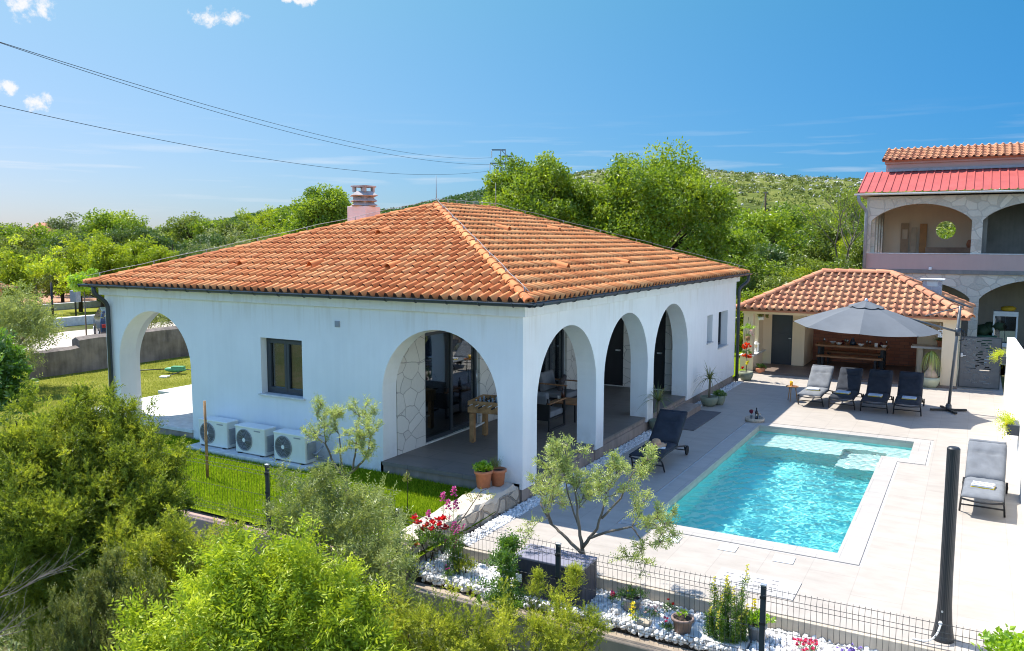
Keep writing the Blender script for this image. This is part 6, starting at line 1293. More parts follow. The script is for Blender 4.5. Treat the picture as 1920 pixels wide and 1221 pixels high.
C_ = np.stack([R5.uniform(-6.5, 4.2, 1500), R5.uniform(-9.2, -3.45, 1500), np.zeros(1500)], 1); C_[:, 2] = [gz(a, b_) + .08 for a, b_ in C_[:, :2]]
V, F, T = clumps(C_, R5.uniform(.08, .24, 1500), 34, .075, .028, R5, .6, (.02, .8), .9, .2, .6); tag(npmesh('undergrowth', V, F, FM['t4'], tint=T), kind='stuff')
# bare dead twigs in the lower left corner
m_ = MB(); rt_ = random.Random(5)
def twig(p, d, L, r, k):
    p = Vector(p); d = Vector(d).normalized(); P = [p]
    for i in range(4): d = (d + Vector((rt_.uniform(-.2, .2), rt_.uniform(-.2, .2), rt_.uniform(-.1, .15)))).normalized(); P.append(P[-1] + d * L / 4)
    m_.tube(P, [r, r * .85, r * .7, r * .5, r * .3], 5)
    if k > 0:
        for i in (1, 2, 3):
            for _ in range(1 + (k > 1)): twig(P[i], d + Vector((rt_.uniform(-.7, .7), rt_.uniform(-.5, .5), rt_.uniform(-.2, .6))), L * .55, r * .55, k - 1)
twig((-1.7, -8.0, .95), (1, .6, .25), .9, .007, 2); twig((-1.75, -8.3, .35), (1, .55, .5), 1.0, .008, 2); twig((-1.8, -8.2, .1), (1, .5, .35), .9, .007, 2); twig((-1.7, -8.1, .6), (.9, .6, .35), .8, .006, 1)
tag(m_.build('dead_branch', M['twig']), 'bare dead grey branches in the lower left corner', 'branch')
# olive trees with visible limbs ---------------------------------
def limb_tree(base, segs, mat, parent):
    m_ = MB()
    for pts, r0, r1 in segs:
        P = [Vector(p) for p in pts]; Q = []
        for i in range(len(P) - 1):
            for k in range(4): t_ = k / 4; Q.append(P[i].lerp(P[i + 1], t_) + Vector((math.sin(i * 3 + k * 2.1), math.cos(i * 2 + k * 1.7), 0)) * r0 * .22)
        Q.append(P[-1]); n = len(Q); m_.tube(Q, [r0 + (r1 - r0) * i / (n - 1) for i in range(n)], 8)
    return m_.build('trunk', M[mat], parent)
def grow_twigs(starts, rng, n, L, gen=2, spread=.8, up=.5):
    """twig polylines from limb ends; returns list of (points)"""
    out_ = []; cur = [(np.array(p), unit(np.array([d]))[0], L) for p, d in starts]
    for g_ in range(gen):
        nx_ = []
        for p, d, l in cur:
            for _ in range(n if g_ else n + 1):
                dd = unit((d + rng.normal(size=3) * spread + np.array([0, 0, up]))[None])[0]; pts = [p]; q = p
                for k in range(3): dd = unit((dd + rng.normal(size=3) * .18)[None])[0]; q = q + dd * l / 3; pts.append(q)
                out_.append(pts); nx_.append((pts[2] if rng.random() < .4 else pts[3], dd, l * .72))
        cur = nx_
    return out_
def olive(name, lab, base, segs, starts, rng, L=.3, n=3, gen=3, per=7, slen=.13, ll=.05, lw=.011, mat='oli2', up=.5, spread=.8, nl=10, rz=0):
    t = thing(name, lab, 'olive tree', base, rz); limb_tree(base, segs, 'bark', t); tw = grow_twigs(starts, rng, n, L, gen, spread, up); m_ = MB()
    for pts in tw: m_.tube([Vector(p) for p in pts], [.006, .005, .004, .002], 4, False)
    m_.build('twigs', M['bark'], t); P = []; Dv = []
    for pts in tw:
        for k in range(per):
            u_ = rng.uniform(.15, 1); i = min(2, int(u_ * 3)); f = u_ * 3 - i; P.append(pts[i] * (1 - f) + pts[i + 1] * f); Dv.append((pts[i + 1] - pts[i]) / np.linalg.norm(pts[i + 1] - pts[i]) + rng.normal(size=3) * .55 + np.array([0, 0, .25]))
    P = np.array(P); Dv = np.array(Dv); V, F, T = sprays(P, Dv, nl, slen, ll, lw, rng, np.clip(.45 + rng.normal(size=len(P)) * .2, .05, .95), 'pinnate')
    npmesh('foliage', V, F, FM[mat], t, np.clip(T, .003, 1)); return t
R6 = np.random.default_rng(21)
olive('olive_tree', 'small olive tree with spreading bare limbs beside the pool deck and covered box', (2.27, -2.42, -.35),
 [([(0, 0, 0), (-.02, .0, .45), (-.06, .02, .75)], .042, .03), ([(-.05, .01, .68), (-.34, -.02, .92), (-.52, 0, 1.02), (-.68, 0, 1.28)], .026, .01), ([(-.06, .02, .75), (-.12, .03, 1.1), (-.16, 0, 1.5)], .028, .01), ([(-.05, .02, .78), (.14, .05, 1.05), (.26, .05, 1.5)], .026, .01), ([(.02, .03, .9), (.3, 0, 1.05), (.62, .05, 1.16), (.8, .0, 1.0)], .02, .008), ([(.2, .05, 1.2), (.45, .1, 1.5), (.55, .1, 1.75)], .016, .007), ([(-.5, 0, 1.02), (-.6, .05, 1.2), (-.5, .1, 1.6)], .012, .006), ([(-.1, .02, 1.0), (-.3, .1, 1.4), (-.36, .05, 1.75)], .014, .006)],
 [((-.68, 0, 1.28), (-.3, 0, 1)), ((-.16, 0, 1.5), (-.1, 0, 1)), ((.26, .05, 1.5), (.2, 0, 1)), ((.8, 0, 1.0), (.7, 0, -.5)), ((.55, .1, 1.75), (.3, 0, .8)), ((-.5, .1, 1.6), (-.2, 0, 1)), ((-.36, .05, 1.75), (-.2, 0, 1)), ((.62, .05, 1.16), (.6, .1, .5)), ((.3, .02, 1.6), (.1, -.4, .8)), ((-.1, 0, 1.3), (0, -.6, .6)), ((.8, 0, 1.2), (.8, 0, .3)), ((-.55, 0, 1.1), (-.6, -.3, .4))], R6, .24, 2, 3, 6, .12, .055, .017, up=.35, spread=.75, nl=8)
olive('olive_tree', 'young forked olive tree standing on the front lawn beside the third air-conditioning unit', (-2.53, -1.55, .04),
 [([(0, 0, 0), (-.03, 0, .25), (-.08, 0, .42)], .042, .034), ([(-.08, 0, .42), (-.3, 0, .62), (-.48, 0, .95), (-.5, 0, 1.25)], .026, .008), ([(-.08, 0, .42), (-.14, 0, .7), (-.2, .03, 1.15)], .024, .008), ([(-.06, 0, .42), (.2, 0, .62), (.42, 0, .85), (.5, .03, 1.2)], .028, .008), ([(.1, 0, .55), (.16, .03, .9), (.25, 0, 1.35)], .02, .007)],
 [((-.5, 0, 1.25), (-.1, 0, 1)), ((-.2, .03, 1.15), (0, 0, 1)), ((.5, .03, 1.2), (.15, 0, 1)), ((.25, 0, 1.35), (.05, 0, 1)), ((-.48, 0, .95), (-.4, 0, .6)), ((.42, 0, .85), (.4, -.2, .6)), ((.3, 0, 1.0), (.2, -.3, .7))], R6, .25, 2, 3, 6, .13, .055, .017, up=.55, spread=.85, nl=8)
def big_olive(name, lab, base, H, Wd, rng, n=340, lobes=10):
    t = thing(name, lab, 'olive tree', base); m_ = MB(); ends = []
    for k in range(6):
        a = k * 1.05 + rng.uniform(-.3, .3); e = (Wd * .33 * math.cos(a), Wd * .33 * math.sin(a), H * .62); m_.tube([(0, 0, 0), (0, 0, H * .2), (e[0] * .5, e[1] * .5, H * .38), e], [.13, .12, .07, .03], 7)
    m_.build('trunk', M['bark'], t); C = []
    for k in range(lobes * 6):
        d = unit(rng.normal(size=(1, 3)))[0]; q = rng.uniform(.35, 1) ** .6; C.append([d[0] * Wd * .5 * q, d[1] * Wd * .5 * q, H * .62 + d[2] * H * .38 * q])
    C = np.array(C); P = np.repeat(C, n // 4, 0); P = P + rng.normal(size=P.shape) * .19; O = unit(P - np.array([0, 0, H * .55]))
    V, F, T = sprays(P, O * .7 + np.array([0, 0, .6]) + rng.normal(size=O.shape) * .45, 5, .2, .12, .036, rng, np.clip(.42 + rng.normal(size=len(P)) * .22, .05, .95), 'pinnate')
    npmesh('foliage', V, F, FM['oli'], t, np.clip(T, .003, 1)); return t
big_olive('olive_tree', 'large silvery olive tree in front of the old stone wall at the left edge', (-17.9, 0.9, 0), 3.0, 3.4, R6, 330, 12)
big_olive('olive_tree', 'olive tree behind the stone wall, just left of the corner downpipe', (-24.0, 10.3, -.1), 2.4, 1.7, R6, 160, 6)
big_olive('olive_tree', 'olive tree behind the stone wall, seen high in the left arch opening', (-21.8, 11.3, -.1), 2.9, 2.6, R6, 220, 8)
big_olive('olive_tree', 'olive tree behind the stone wall, at the right side of the left arch opening', (-21.6, 14.2, -.1), 2.6, 2.4, R6, 220, 8)
# background trees ------------------------------------------------
def tree_proto(name, kind, rng, H=6.0):
    """one tree of unit size: trunk with limbs, crown of leaf clumps"""
    t = thing(name, 'tree', 'tree'); mats = ('t0', 't1', 't2', 't3', 't4'); m_ = MB(); C = []; R = []
    shp = {0: (.42, .58, .40), 1: (.40, .52, .44), 2: (.27, .56, .48), 3: (.40, .5, .47), 4: (.46, .5, .42)}[kind]
    m_.tube([(0, 0, -.3), (.05, 0, H * .2), (0, .05, H * .5), (0, 0, H * .8)], [.16, .13, .09, .03], 7)
    nb_ = 26 if kind != 2 else 22
    for k in range(nb_):
        th = rng.uniform(0, 2 * PI); h = H * rng.uniform(.15 if kind in (1, 3, 4) else .28, .93); rel = (h / H - shp[1]) / shp[2]; wr = math.sqrt(max(.06, 1 - rel * rel))
        if kind == 2: wr = .35 + .75 * (1 - h / H)
        w_ = H * shp[0] * wr * rng.uniform(.6, 1.05); e = (w_ * math.cos(th), w_ * math.sin(th), h); m_.tube([(0, 0, h * .62), (e[0] * .5, e[1] * .5, h * .85), e], [.05, .035, .012], 5)
        for q in (1, .72, .45):
            if q < 1 and rng.random() < .25: continue
            C.append([e[0] * q + rng.normal() * .2, e[1] * q + rng.normal() * .2, h * (.9 + .1 * q) + rng.normal() * .2]); R.append(H * rng.uniform(.075, .125) * (1.1 if q == 1 else .9) * (.8 if kind == 2 else 1))
    m_.build('trunk', M['barkd'], t); C = np.array(C); R = np.array(R)
    per = 110; L = .20 if kind != 2 else .22; part = clumps(C, R, per, L, .11 if kind != 2 else .075, rng, .5, (.05, .95), .8, .35)
    V, F, T = part; npmesh('crown', V, F, FM[mats[kind]], t, T); return t
BGL += [(-52, 27.5, 4.6, 3), (-45.5, 24.5, 4.4, 3), (-58, 30.0, 5.0, 3), (-66, 38, 5.4, 3), (-36.5, 27.5, 3.9, 3), (-47.5, 33.5, 5.0, 3)]; BGL.sort(key=lambda q: math.atan2(q[0] - CAM.x, q[1] - CAM.y))
R7 = np.random.default_rng(33); KN = ['broadleaf_tree', 'bushy_tree', 'locust_tree', 'dark_tree', 'grey_green_tree']
protos = {}
for k in range(5):
    protos[k] = [tree_proto(KN[k], k, R7) for _ in range(2)]
ORDW = ['leftmost', 'second', 'third', 'fourth', 'fifth', 'sixth', 'seventh', 'eighth', 'ninth', 'tenth', 'eleventh', 'twelfth', 'thirteenth', 'fourteenth', 'fifteenth']
DESC = ['round mid-green', 'loose bushy', 'bright yellow-green', 'dark dense', 'pale grey-green']
cnt = {}; usedp = {}
def plant(x, y, top, k, where, zone, wf=1.0):
    i = len(usedp); pr_ = protos[k][i % 2]; z = gz(x, y); s_ = (top - z) / 6.0 * (1.06 if zone == 'L' else 0.93); key = (zone, k); c_ = cnt.get(key, 0); cnt[key] = c_ + 1
    lab = '%s %s tree %s' % (ORDW[min(c_, 14)], DESC[k], where)
    id_ = (k, i % 2); rz = R7.uniform(0, 6.28); sc_ = (s_ * wf * R7.uniform(.9, 1.15), s_ * wf * R7.uniform(.9, 1.15), s_)
    if id_ not in usedp.values(): usedp[i] = id_; o_ = pr_; pr_['group'] = 'background trees'; o_.location = (x, y, z); o_.rotation_euler.z = rz; o_.scale = sc_; o_['label'] = lab
    else: usedp[i] = id_; o_ = dupthing(pr_, (x, y, z), rz, lab, sc_, 'background trees')
    return o_
for x, y, t_, k in BGL: plant(x, y, t_, k, 'from the left in the wood left of the chimney', 'L', 1.15)
for x, y, t_, k in BGR: plant(x, y, t_, k, 'from the left between roof and neighbour house', 'R', 1.05)
for k in range(5):
    for i_, pr_ in enumerate(protos[k]):
        if (k, i_) not in usedp.values(): pr_.location = (-60 - 5 * k, 70 + 6 * i_, .3); pr_['label'] = DESC[k] + ' tree far back in the wood on the left'; pr_['group'] = 'background trees'
def big_tree(name, lab, base, H, Wd, rng, kind='t0', n=270, per=300, L=.155):
    """large full crown reaching almost to the ground"""
    t = thing(name, lab, 'tree', base); m_ = MB(); C = []; R = []
    m_.tube([(0, 0, -.2), (.1, 0, H * .2), (0, .1, H * .45), (0, 0, H * .75)], [.32, .26, .18, .06], 9)
    for k in range(n):
        d = unit(rng.normal(size=(1, 3)))[0]; q = rng.uniform(.5, 1.0) ** .5; bump_ = 1 + .14 * math.sin(d[0] * 5 + 1) * math.cos(d[1] * 4 + d[2] * 5); w_ = Wd * .5 * q * bump_
        c = np.array([d[0] * w_, d[1] * w_, H * .52 + d[2] * H * .40 * q * bump_]); C.append(c); R.append(H * rng.uniform(.05, .10))
        if k % 5 == 0: m_.tube([(0, 0, c[2] * .6), tuple(c * np.array([.55, .55, .85])), tuple(c)], [.09, .05, .015], 5)
    m_.build('trunk', M['barkd'], t); C = np.array(C); R = np.array(R); V, F, T = clumps(C, R, per, L, L * .52, rng, .45, (.05, .95), .85, .3); npmesh('crown', V, F, FM[kind], t, T); return t
big_tree('broadleaf_tree', 'big round bright-green tree behind the roof ridge, below the pylon', (-11.0, 21.7, -.1), 8.8, 5.7, R7)
big_tree('broadleaf_tree', 'biggest dome-shaped green tree behind the right half of the roof', (-6.38, 24.4, -.1), 9.0, 6.9, R7)
big_tree('broadleaf_tree', 'rounded green tree standing left of the chimney', (-33.5, 32.2, 0), 8.7, 4.7, R7, 't0', 160, 220, .19)
# bare-limbed sparse tree at right
t = thing('sparse_tree', 'thin half-bare tree with a grey trunk in front of the hillside', 'tree', (.1, 37, .1)); m_ = MB(); ends = []
def bare(p, d, L, r, k):
    q = Vector(p); P = [q]; d = Vector(d).normalized()
    for i in range(3): d = (d + Vector((R7.normal() * .1, R7.normal() * .1, .05))).normalized(); P.append(P[-1] + d * L / 3)
    m_.tube(P, [r, r * .85, r * .75, r * .6], 5, False); ends.append(np.array(P[-1]))
    if k:
        for _ in range(3): bare(P[-1], d + Vector((R7.normal() * .5, R7.normal() * .5, .15)), L * .72, r * .55, k - 1)
bare((0, 0, -.2), (0, 0, 1), 2.6, .11, 4); m_.build('trunk', M['bark'], t); C = np.array(ends); V, F, T = clumps(C, np.full(len(C), .35), 12, .13, .06, R7, .4, (.3, .9)); npmesh('crown', V, F, FM['t1'], t, T)
t = thing('young_tree', 'very small lime-green young tree left of the roof corner', 'tree', (-29.2, 11.4, -.1)); MB().tube([(0, 0, 0), (0, 0, 2.4)], [.04, .025], 6).build('trunk', M['bark'], t); V, F, T = clumps(R7.normal(size=(14, 3)) * np.array([.35, .35, .16]) + np.array([0, 0, 2.65]), np.full(14, .25), 60, .16, .1, R7); npmesh('crown', V, F, FM['lime'], t, T)
t = thing('fig_tree', 'broad-leaved yellow-green tree reaching over the distant red roof', 'tree', (-42.5, 17.0, -.1)); MB().tube([(0, 0, 0), (.1, 0, 1.6), (0, 0, 3)], [.1, .08, .03], 6).build('trunk', M['bark'], t); V, F, T = clumps(R7.normal(size=(40, 3)) * np.array([1.2, 1.2, .5]) + np.array([0, 0, 2.9]), np.full(40, .35), 50, .2, .14, R7); npmesh('crown', V, F, FM['bri'], t, T)
# far woodland as one mass, hills ----------------------------------
def polar(u, d): return (CAM.x - math.sin(_y) * d + math.cos(_y) * d * (u - 960) / 1549.57, CAM.y + math.cos(_y) * d + math.sin(_y) * d * (u - 960) / 1549.57)
R8 = np.random.default_rng(44); C = []; R = []
for i in range(1500):
    u_ = R8.uniform(-350, 1050); d = 105 * (4.2 ** R8.uniform(0, 1)); x, y = polar(u_, d); C.append((x, y, gz(x, y) + R8.uniform(1.0, 4.6))); R.append(R8.uniform(1.6, 3.0))
for i in range(500):
    u_ = R8.uniform(1030, 1950); d = R8.uniform(62, 175); x, y = polar(u_, d); C.append((x, y, gz(x, y) + R8.uniform(.6, 3.0) + (d - 62) * .012)); R.append(R8.uniform(1.2, 2.3))
V, F, T = clumps(np.array(C), np.array(R), 60, .62, .42, R8, .6, (.02, .98), .8, .5); o = npmesh('woodland', V, F, FM['t1'], tint=T); tag(o, kind='stuff')
for (n_, u_s, vt) in (('L', range(0, 14), 0),): pass
PROF = [(900, 440), (990, 385), (1050, 344), (1085, 334), (1130, 330), (1200, 331), (1290, 326), (1400, 332), (1500, 338), (1650, 346), (1800, 353), (2000, 365), (2200, 400), (2400, 430)]
PROF2 = [(300, 440), (440, 416), (500, 402), (560, 392), (620, 386), (690, 399), (745, 400), (800, 386), (890, 367), (960, 350), (1040, 334), (1120, 340), (1250, 380), (1400, 430)]
def pl(P, u): return float(np.interp(u, [p[0] for p in P], [p[1] for p in P]))
def hill_z(u, d, P, d0, d1, zb):
    top = 4.47 + (450 - pl(P, u)) / 1549.57 * d1; k = min(1, max(0, (d - d0) / (d1 - d0))); k = k * k * (3 - 2 * k) if d <= d1 else 1
    x, y = polar(u, d); rough_ = (math.sin(x * .021 + y * .013) + math.sin(x * .05 - y * .037) * .5 + math.sin(x * .11 + y * .09) * .22) * 1.6 * min(1, k * 3) * (1 - .5 * k)
    return (zb + (top - zb) * k if d <= d1 else top - (d - d1) * .25) + rough_
def hill(name, P, d0, d1, zb, us, ds, mat):
    V = []; F = []; nu = len(us)
    for d in ds:
        for u in us: x, y = polar(u, d); V.append((x, y, hill_z(u, d, P, d0, d1, zb)))
    for j in range(len(ds) - 1):
        for i in range(nu - 1): a = j * nu + i; F.append((a, a + 1, a + nu + 1, a + nu))
    return tag(npmesh(name, V, F, mat, smooth=True), kind='structure')
def hillmat():
    t = NT('maquis_hillside'); p = t.pos(); a = t.noise(p, .05, 7, .65); b_ = t.noise(p, .35, 6, .7); c3 = t.noise(p, .012, 4, .5)
    f = t.math('ADD', t.math('MULTIPLY', a, .5), t.math('MULTIPLY', b_, .5))
    c = t.ramp(f, [(.36, (.05, .072, .018)), (.48, (.115, .14, .028)), (.58, (.18, .19, .045)), (.72, (.26, .235, .10))])
    z = t.n('ShaderNodeSeparateXYZ'); t.l(p, z.inputs[0]); hz = t.n('ShaderNodeMapRange'); hz.inputs['From Min'].default_value = 22; hz.inputs['From Max'].default_value = 52; t.l(z.outputs[2], hz.inputs['Value'])
    rk = t.math('GREATER_THAN', t.math('ADD', t.noise(p, .22, 7, .75), t.math('MULTIPLY', hz.outputs[0], .11)), .65)
    c = t.mix(rk, c, (.50, .47, .44)); t.pbr(c, .95, 0, t.bump(b_, .8, .8), .05); return t.m
def farmat():
    t = NT('wooded_far_hill'); p = t.pos(); b_ = t.noise(p, .09, 6, .7); t.pbr(t.ramp(b_, [(.35, (.020, .042, .026)), (.7, (.055, .085, .045))]), .95, 0, t.bump(b_, 1, 6), .05); return t.m
hill('hillside', PROF, 170, 560, 1.5, lin(880, 2400, 152), lin(165, 560, 60) + [580, 620, 700], hillmat())
hill('far_hill', PROF2, 700, 1500, 1.5, lin(280, 1420, 140), lin(700, 1500, 40) + [1550, 1650], farmat())
C = []; R = []
for i in range(2600):
    u_ = R8.uniform(900, 2300); d = 175 + 385 * R8.uniform(0, 1) ** .8; x, y = polar(u_, d); C.append((x, y, hill_z(u_, d, PROF, 170, 560, 1.5) + .4)); R.append(R8.uniform(.9, 2.3) * (1.5 if R8.random() < .12 else 1))
V, F, T = clumps(np.array(C), np.array(R), 26, 1.0, .75, R8, .8, (.02, .98), .6, .6); tag(npmesh('hill_scrub', V, F, FM['scrub'], tint=T), kind='stuff')
C = []; R = []
for i in range(2200):
    u_ = R8.uniform(300, 1350); d = 1490 - 700 * R8.uniform(0, 1) ** 1.6; x, y = polar(u_, d); C.append((x, y, hill_z(u_, d, PROF2, 700, 1500, 1.5) + 1)); R.append(R8.uniform(2.5, 6.5))
V, F, T = clumps(np.array(C), np.array(R), 22, 3.6, 2.6, R8, .6, (.02, .9), .8, .6); tag(npmesh('far_hill_wood', V, F, FM['t3'], tint=T), kind='stuff')
sp = []
for i in range(800):
    u_ = R8.uniform(1000, 2200); d = 270 + 290 * R8.uniform(0, 1) ** .45; x, y = polar(u_, d); sp.append((x, y, hill_z(u_, d, PROF, 170, 560, 1.5) + .25))
    if R8.random() < .5:
        for _ in range(3): sp.append((x + R8.normal() * 4, y + R8.normal() * 3, hill_z(u_, d, PROF, 170, 560, 1.5) + .2))
tag(pebbles('limestone_outcrops', np.array(sp), .35, 1.0, pebmat('pale_limestone', (.42, .40, .37), (.62, .60, .57)), R8, .5), kind='stuff')
for i, (u_, d, z0, z1, r_, lab) in enumerate(((1330, 45, 0, 7.55, .13, 'grey utility pole rising from the big tree behind the roof'), (1430, 140, 2, 12.6, .2, 'far dark utility pole at the foot of the hillside'))):
    x, y = polar(u_, d); t = thing('utility_pole', lab, 'utility pole', (x, y, z0)); MB().tube([(0, 0, -.5), (0, 0, z1 - z0)], [r_, r_ * .75], 8).build('pole', M['grey'] if i == 0 else M['barkd'], t); b = MB(); b.bar((-.35, 0, z1 - z0 - .15), (.35, 0, z1 - z0 - .15), .08, .08); [b.cyl((s_, 0, z1 - z0 - .1), .04, .14, 6) for s_ in (-.3, .3)]; b.build('crossarm', M['grey'], t)
x0, y0 = polar(1330, 45); x1, y1 = polar(1430, 140)
wire('power_line', 'thin cable sagging between the two utility poles', (x0, y0, 7.4), (x1, y1, 12.3), 3.2, .03)
wire('power_line', 'thin cable running left from the near utility pole into the tree', (x0, y0, 7.4), (x0 - 9, y0 - 1, 8.2), .3, .02)
wire('overhead_wire', 'upper of the two close overhead wires crossing the sky to the pylon', (-25.79, 5.19, 11.96), armp(0), 1.5, .014)
wire('overhead_wire', 'lower of the two close overhead wires crossing the sky to the pylon', (-36.58, 10.96, 14.46), armp(1), 2.0, .017)
wire('overhead_wire', 'lowest single overhead wire crossing the left sky to the pylon', (-36.41, 10.67, 11.27), armp(2), 1.75, .017)
# ------------------------------------------------------------------ pots and garden flowers
R9 = np.random.default_rng(77)
def pot(root, r, h, mat, rim=.012, bowl=False):
    if bowl: p = [(0, 0), (r * .6, 0), (r * .85, h * .3), (r, h * .7), (r * .97, h), (r * .9, h), (r * .9, h * .8), (0, h * .78)]
    else: p = [(0, 0), (r * .74, 0), (r * .93, h * .84), (r + rim, h * .84), (r + rim, h), (r * .9, h), (r * .88, h * .86), (0, h * .85)]
    o_ = MB().lathe(p, (0, 0, 0), 28).build('pot', mat, root); MB().lathe([(0, h * .80), (r * .88, h * .79)], (0, 0, .02 if not bowl else .0), 20).build('soil', M['soil'], root); return o_
def tuft(root, n, c, rad, slen, ll, lw, nl, mat, mode='pinnate', upb=.9, sq=.6, name='leaves', tb=0):
    d = unit(R9.normal(size=(n, 3))); d[:, 2] = np.abs(d[:, 2]); P = np.array(c) + d * rad * R9.uniform(.3, 1, (n, 1)) * np.array([1, 1, sq]); V, F, T = sprays(P, d * .7 + np.array([0, 0, upb]) + R9.normal(size=d.shape) * .3, nl, slen, ll, lw, R9, np.clip(.45 + tb + R9.normal(size=n) * .2, .03, .95), mode); return npmesh(name, V, F, FM[mat], root, np.clip(T, .003, 1))
def blooms(root, pts, r, mat, name='flowers', petals=7):
    """each bloom: a cup of overlapping petals"""
    if len(pts) <= 20 and name != 'spike':
        for q in pts: blooms(root, [q], r, mat, 'flower', petals) if len(pts) > 1 else None
        if len(pts) > 1: return
    parts = []
    for (x, y, z) in pts:
        n = petals * 2; a = np.arange(n) * 2.4; el = np.where(np.arange(n) % 2, .9, .35); D = np.stack([np.cos(a) * np.cos(el), np.sin(a) * np.cos(el), np.sin(el)], 1); N_ = np.stack([-np.cos(a) * np.sin(el), -np.sin(a) * np.sin(el), np.cos(el)], 1); parts.append(leafset(np.tile([[x, y, z]], (n, 1)) + R9.normal(size=(n, 3)) * r * .12, D, N_, r * R9.uniform(.8, 1.2, n), r * .9, R9.uniform(.05, 1, n), .2, -.2))
    V, F, T = merge(parts); return npmesh(name, V, F, mat, root, T)
def petal(name, lo, hi): return foliage(name, [(0, lo), (1, hi)], .3, gloss=.03)
PR = petal('red_petals', (.30, .005, .01), (.62, .02, .02)); PP = petal('pink_petals', (.55, .05, .16), (.75, .12, .25)); PM = petal('magenta_petals', (.36, .04, .22), (.55, .12, .38)); PYs = petal('pale_yellow_petals', (.55, .46, .08), (.72, .66, .20)); PY = petal('yellow_petals', (.62, .42, .02), (.80, .66, .08)); PV = petal('violet_petals', (.20, .13, .50), (.36, .27, .68)); PW = petal('white_petals', (.7, .6, .6), (.8, .75, .75)); PO = petal('orange_red_petals', (.60, .03, .02), (.75, .10, .02)); PPk = petal('pale_pink_petals', (.72, .40, .46), (.8, .55, .6))
# two terracotta pots on the planter wall
t = thing('potted_basil', 'terracotta pot of bright green basil on the rubble wall, nearer the lawn', 'potted plant', (-.50, -.46, .315)); pot(t, .15, .30, M['terra']); tuft(t, 90, (0, 0, .30), .16, .06, .055, .04, 7, 'lime', upb=.4)
t = thing('potted_rosemary', 'terracotta pot with dark rosemary against the white corner pier', 'potted plant', (-.36, -.22, .315)); pot(t, .14, .28, M['terra']); tuft(t, 60, (-.06, .02, .28), .09, .17, .03, .005, 22, 'jund', 'needle', 2.0, .3, tb=-.1)
# yuccas in green bowls by the terrace
def yucca(root, h, n, L, lean=0):
    MB().tube([(0, 0, .15), (.01, 0, h * .6), (.015, .01, h)], [.035, .03, .028], 8).build('trunk', M['bark'], root); parts = []
    for k in range(n):
        a = R9.uniform(0, 2 * PI); el = R9.uniform(.0, 1.35); d = np.array([math.cos(a) * math.cos(el), math.sin(a) * math.cos(el), math.sin(el)]); l = L * R9.uniform(.7, 1.15); sid = np.array([-math.sin(a), math.cos(a), 0]) * .017; Vv = []; m = 6
        for i in range(m + 1):
            s_ = i / m; p = np.array([0, 0, h]) + d * l * s_ + np.array([0, 0, -1]) * (l * .75 * s_ ** 2.2 * math.cos(el)); w_ = (1 - s_ * .92); Vv += [p - sid * w_, p + sid * w_]
        parts.append((np.array(Vv), np.array([[2 * i, 2 * i + 1, 2 * i + 3, 2 * i + 2] for i in range(m)]), np.full(m, R9.uniform(.1, .95))))
    V, F, T = merge(parts); npmesh('leaves', V, F, FM['palm'], root, T)
t = thing('potted_dracaena', 'palm-like potted plant with drooping leaves in front of the blank white wall', 'potted plant', (.42, 9.85, 0)); pot(t, .24, .26, M['potgreen'], bowl=True); yucca(t, .74, 46, .62)
t = thing('potted_herb', 'low leafy plant in a green pot behind the palm-like plant', 'potted plant', (.62, 10.15, 0)); pot(t, .16, .26, M['potgreen'], bowl=True); tuft(t, 60, (0, 0, .26), .16, .08, .06, .03, 7, 'leafy', upb=.3)
t = thing('potted_dracaena', 'palm-like potted plant standing by the pier behind the shaded lounger', 'potted plant', (.2, 6.3, 0)); pot(t, .2, .26, M['potgreen'], bowl=True); yucca(t, .72, 50, .66)
# ponytail palm
t = thing('ponytail_palm', 'ponytail palm with a swollen base in a pale green bowl by the right pillar', 'potted plant', (5.52, 16.05, 0)); pot(t, .27, .32, pm('pale_green_pot', (.45, .46, .32), .5, 0, .08, 4, .05), bowl=True)
MB().lathe([(0, .26), (.19, .27), (.2, .36), (.15, .47), (.075, .58), (.055, .8), (.06, 1.05), (0, 1.08)], (0, 0, 0), 18).build('trunk', pm('pale_bark', (.50, .37, .26), .9, 0, .2, 8, .5, 30), t); parts = []
for k in range(150):
    a = R9.uniform(0, 2 * PI); el = R9.uniform(.1, 1.5); d = np.array([math.cos(a) * math.cos(el), math.sin(a) * math.cos(el), math.sin(el)]); l = R9.uniform(.55, .95); sid = np.array([-math.sin(a), math.cos(a), 0]) * .015; Vv = []; m = 7
    for i in range(m + 1): s_ = i / m; p = np.array([0, 0, 1.05]) + d * l * .62 * s_ * (1 - .35 * s_) + np.array([0, 0, -1]) * (l * .85 * s_ ** 2); w_ = 1 - s_ * .9; Vv += [p - sid * w_, p + sid * w_]
    parts.append((np.array(Vv), np.array([[2 * i, 2 * i + 1, 2 * i + 3, 2 * i + 2] for i in range(m)]), np.full(m, R9.uniform(.2, 1))))
V, F, T = merge(parts); npmesh('leaves', V, F, FM['palm2'], t, T)
t = thing('potted_fern', 'terracotta pot with a small green plant on the pavilion counter', 'potted plant', (5.72, 17.85, 1.07)); pot(t, .14, .2, M['terra']); tuft(t, 50, (0, 0, .2), .14, .12, .05, .014, 10, 'leafy', upb=.6)
t = thing('potted_succulent', 'low terracotta bowl with a green plant at the foot of the left pillar', 'potted plant', (.36, 16.2, 0)); pot(t, .17, .19, M['terra'], bowl=True); tuft(t, 50, (0, 0, .19), .15, .07, .06, .025, 7, 'leafy', upb=.5, tb=-.15)
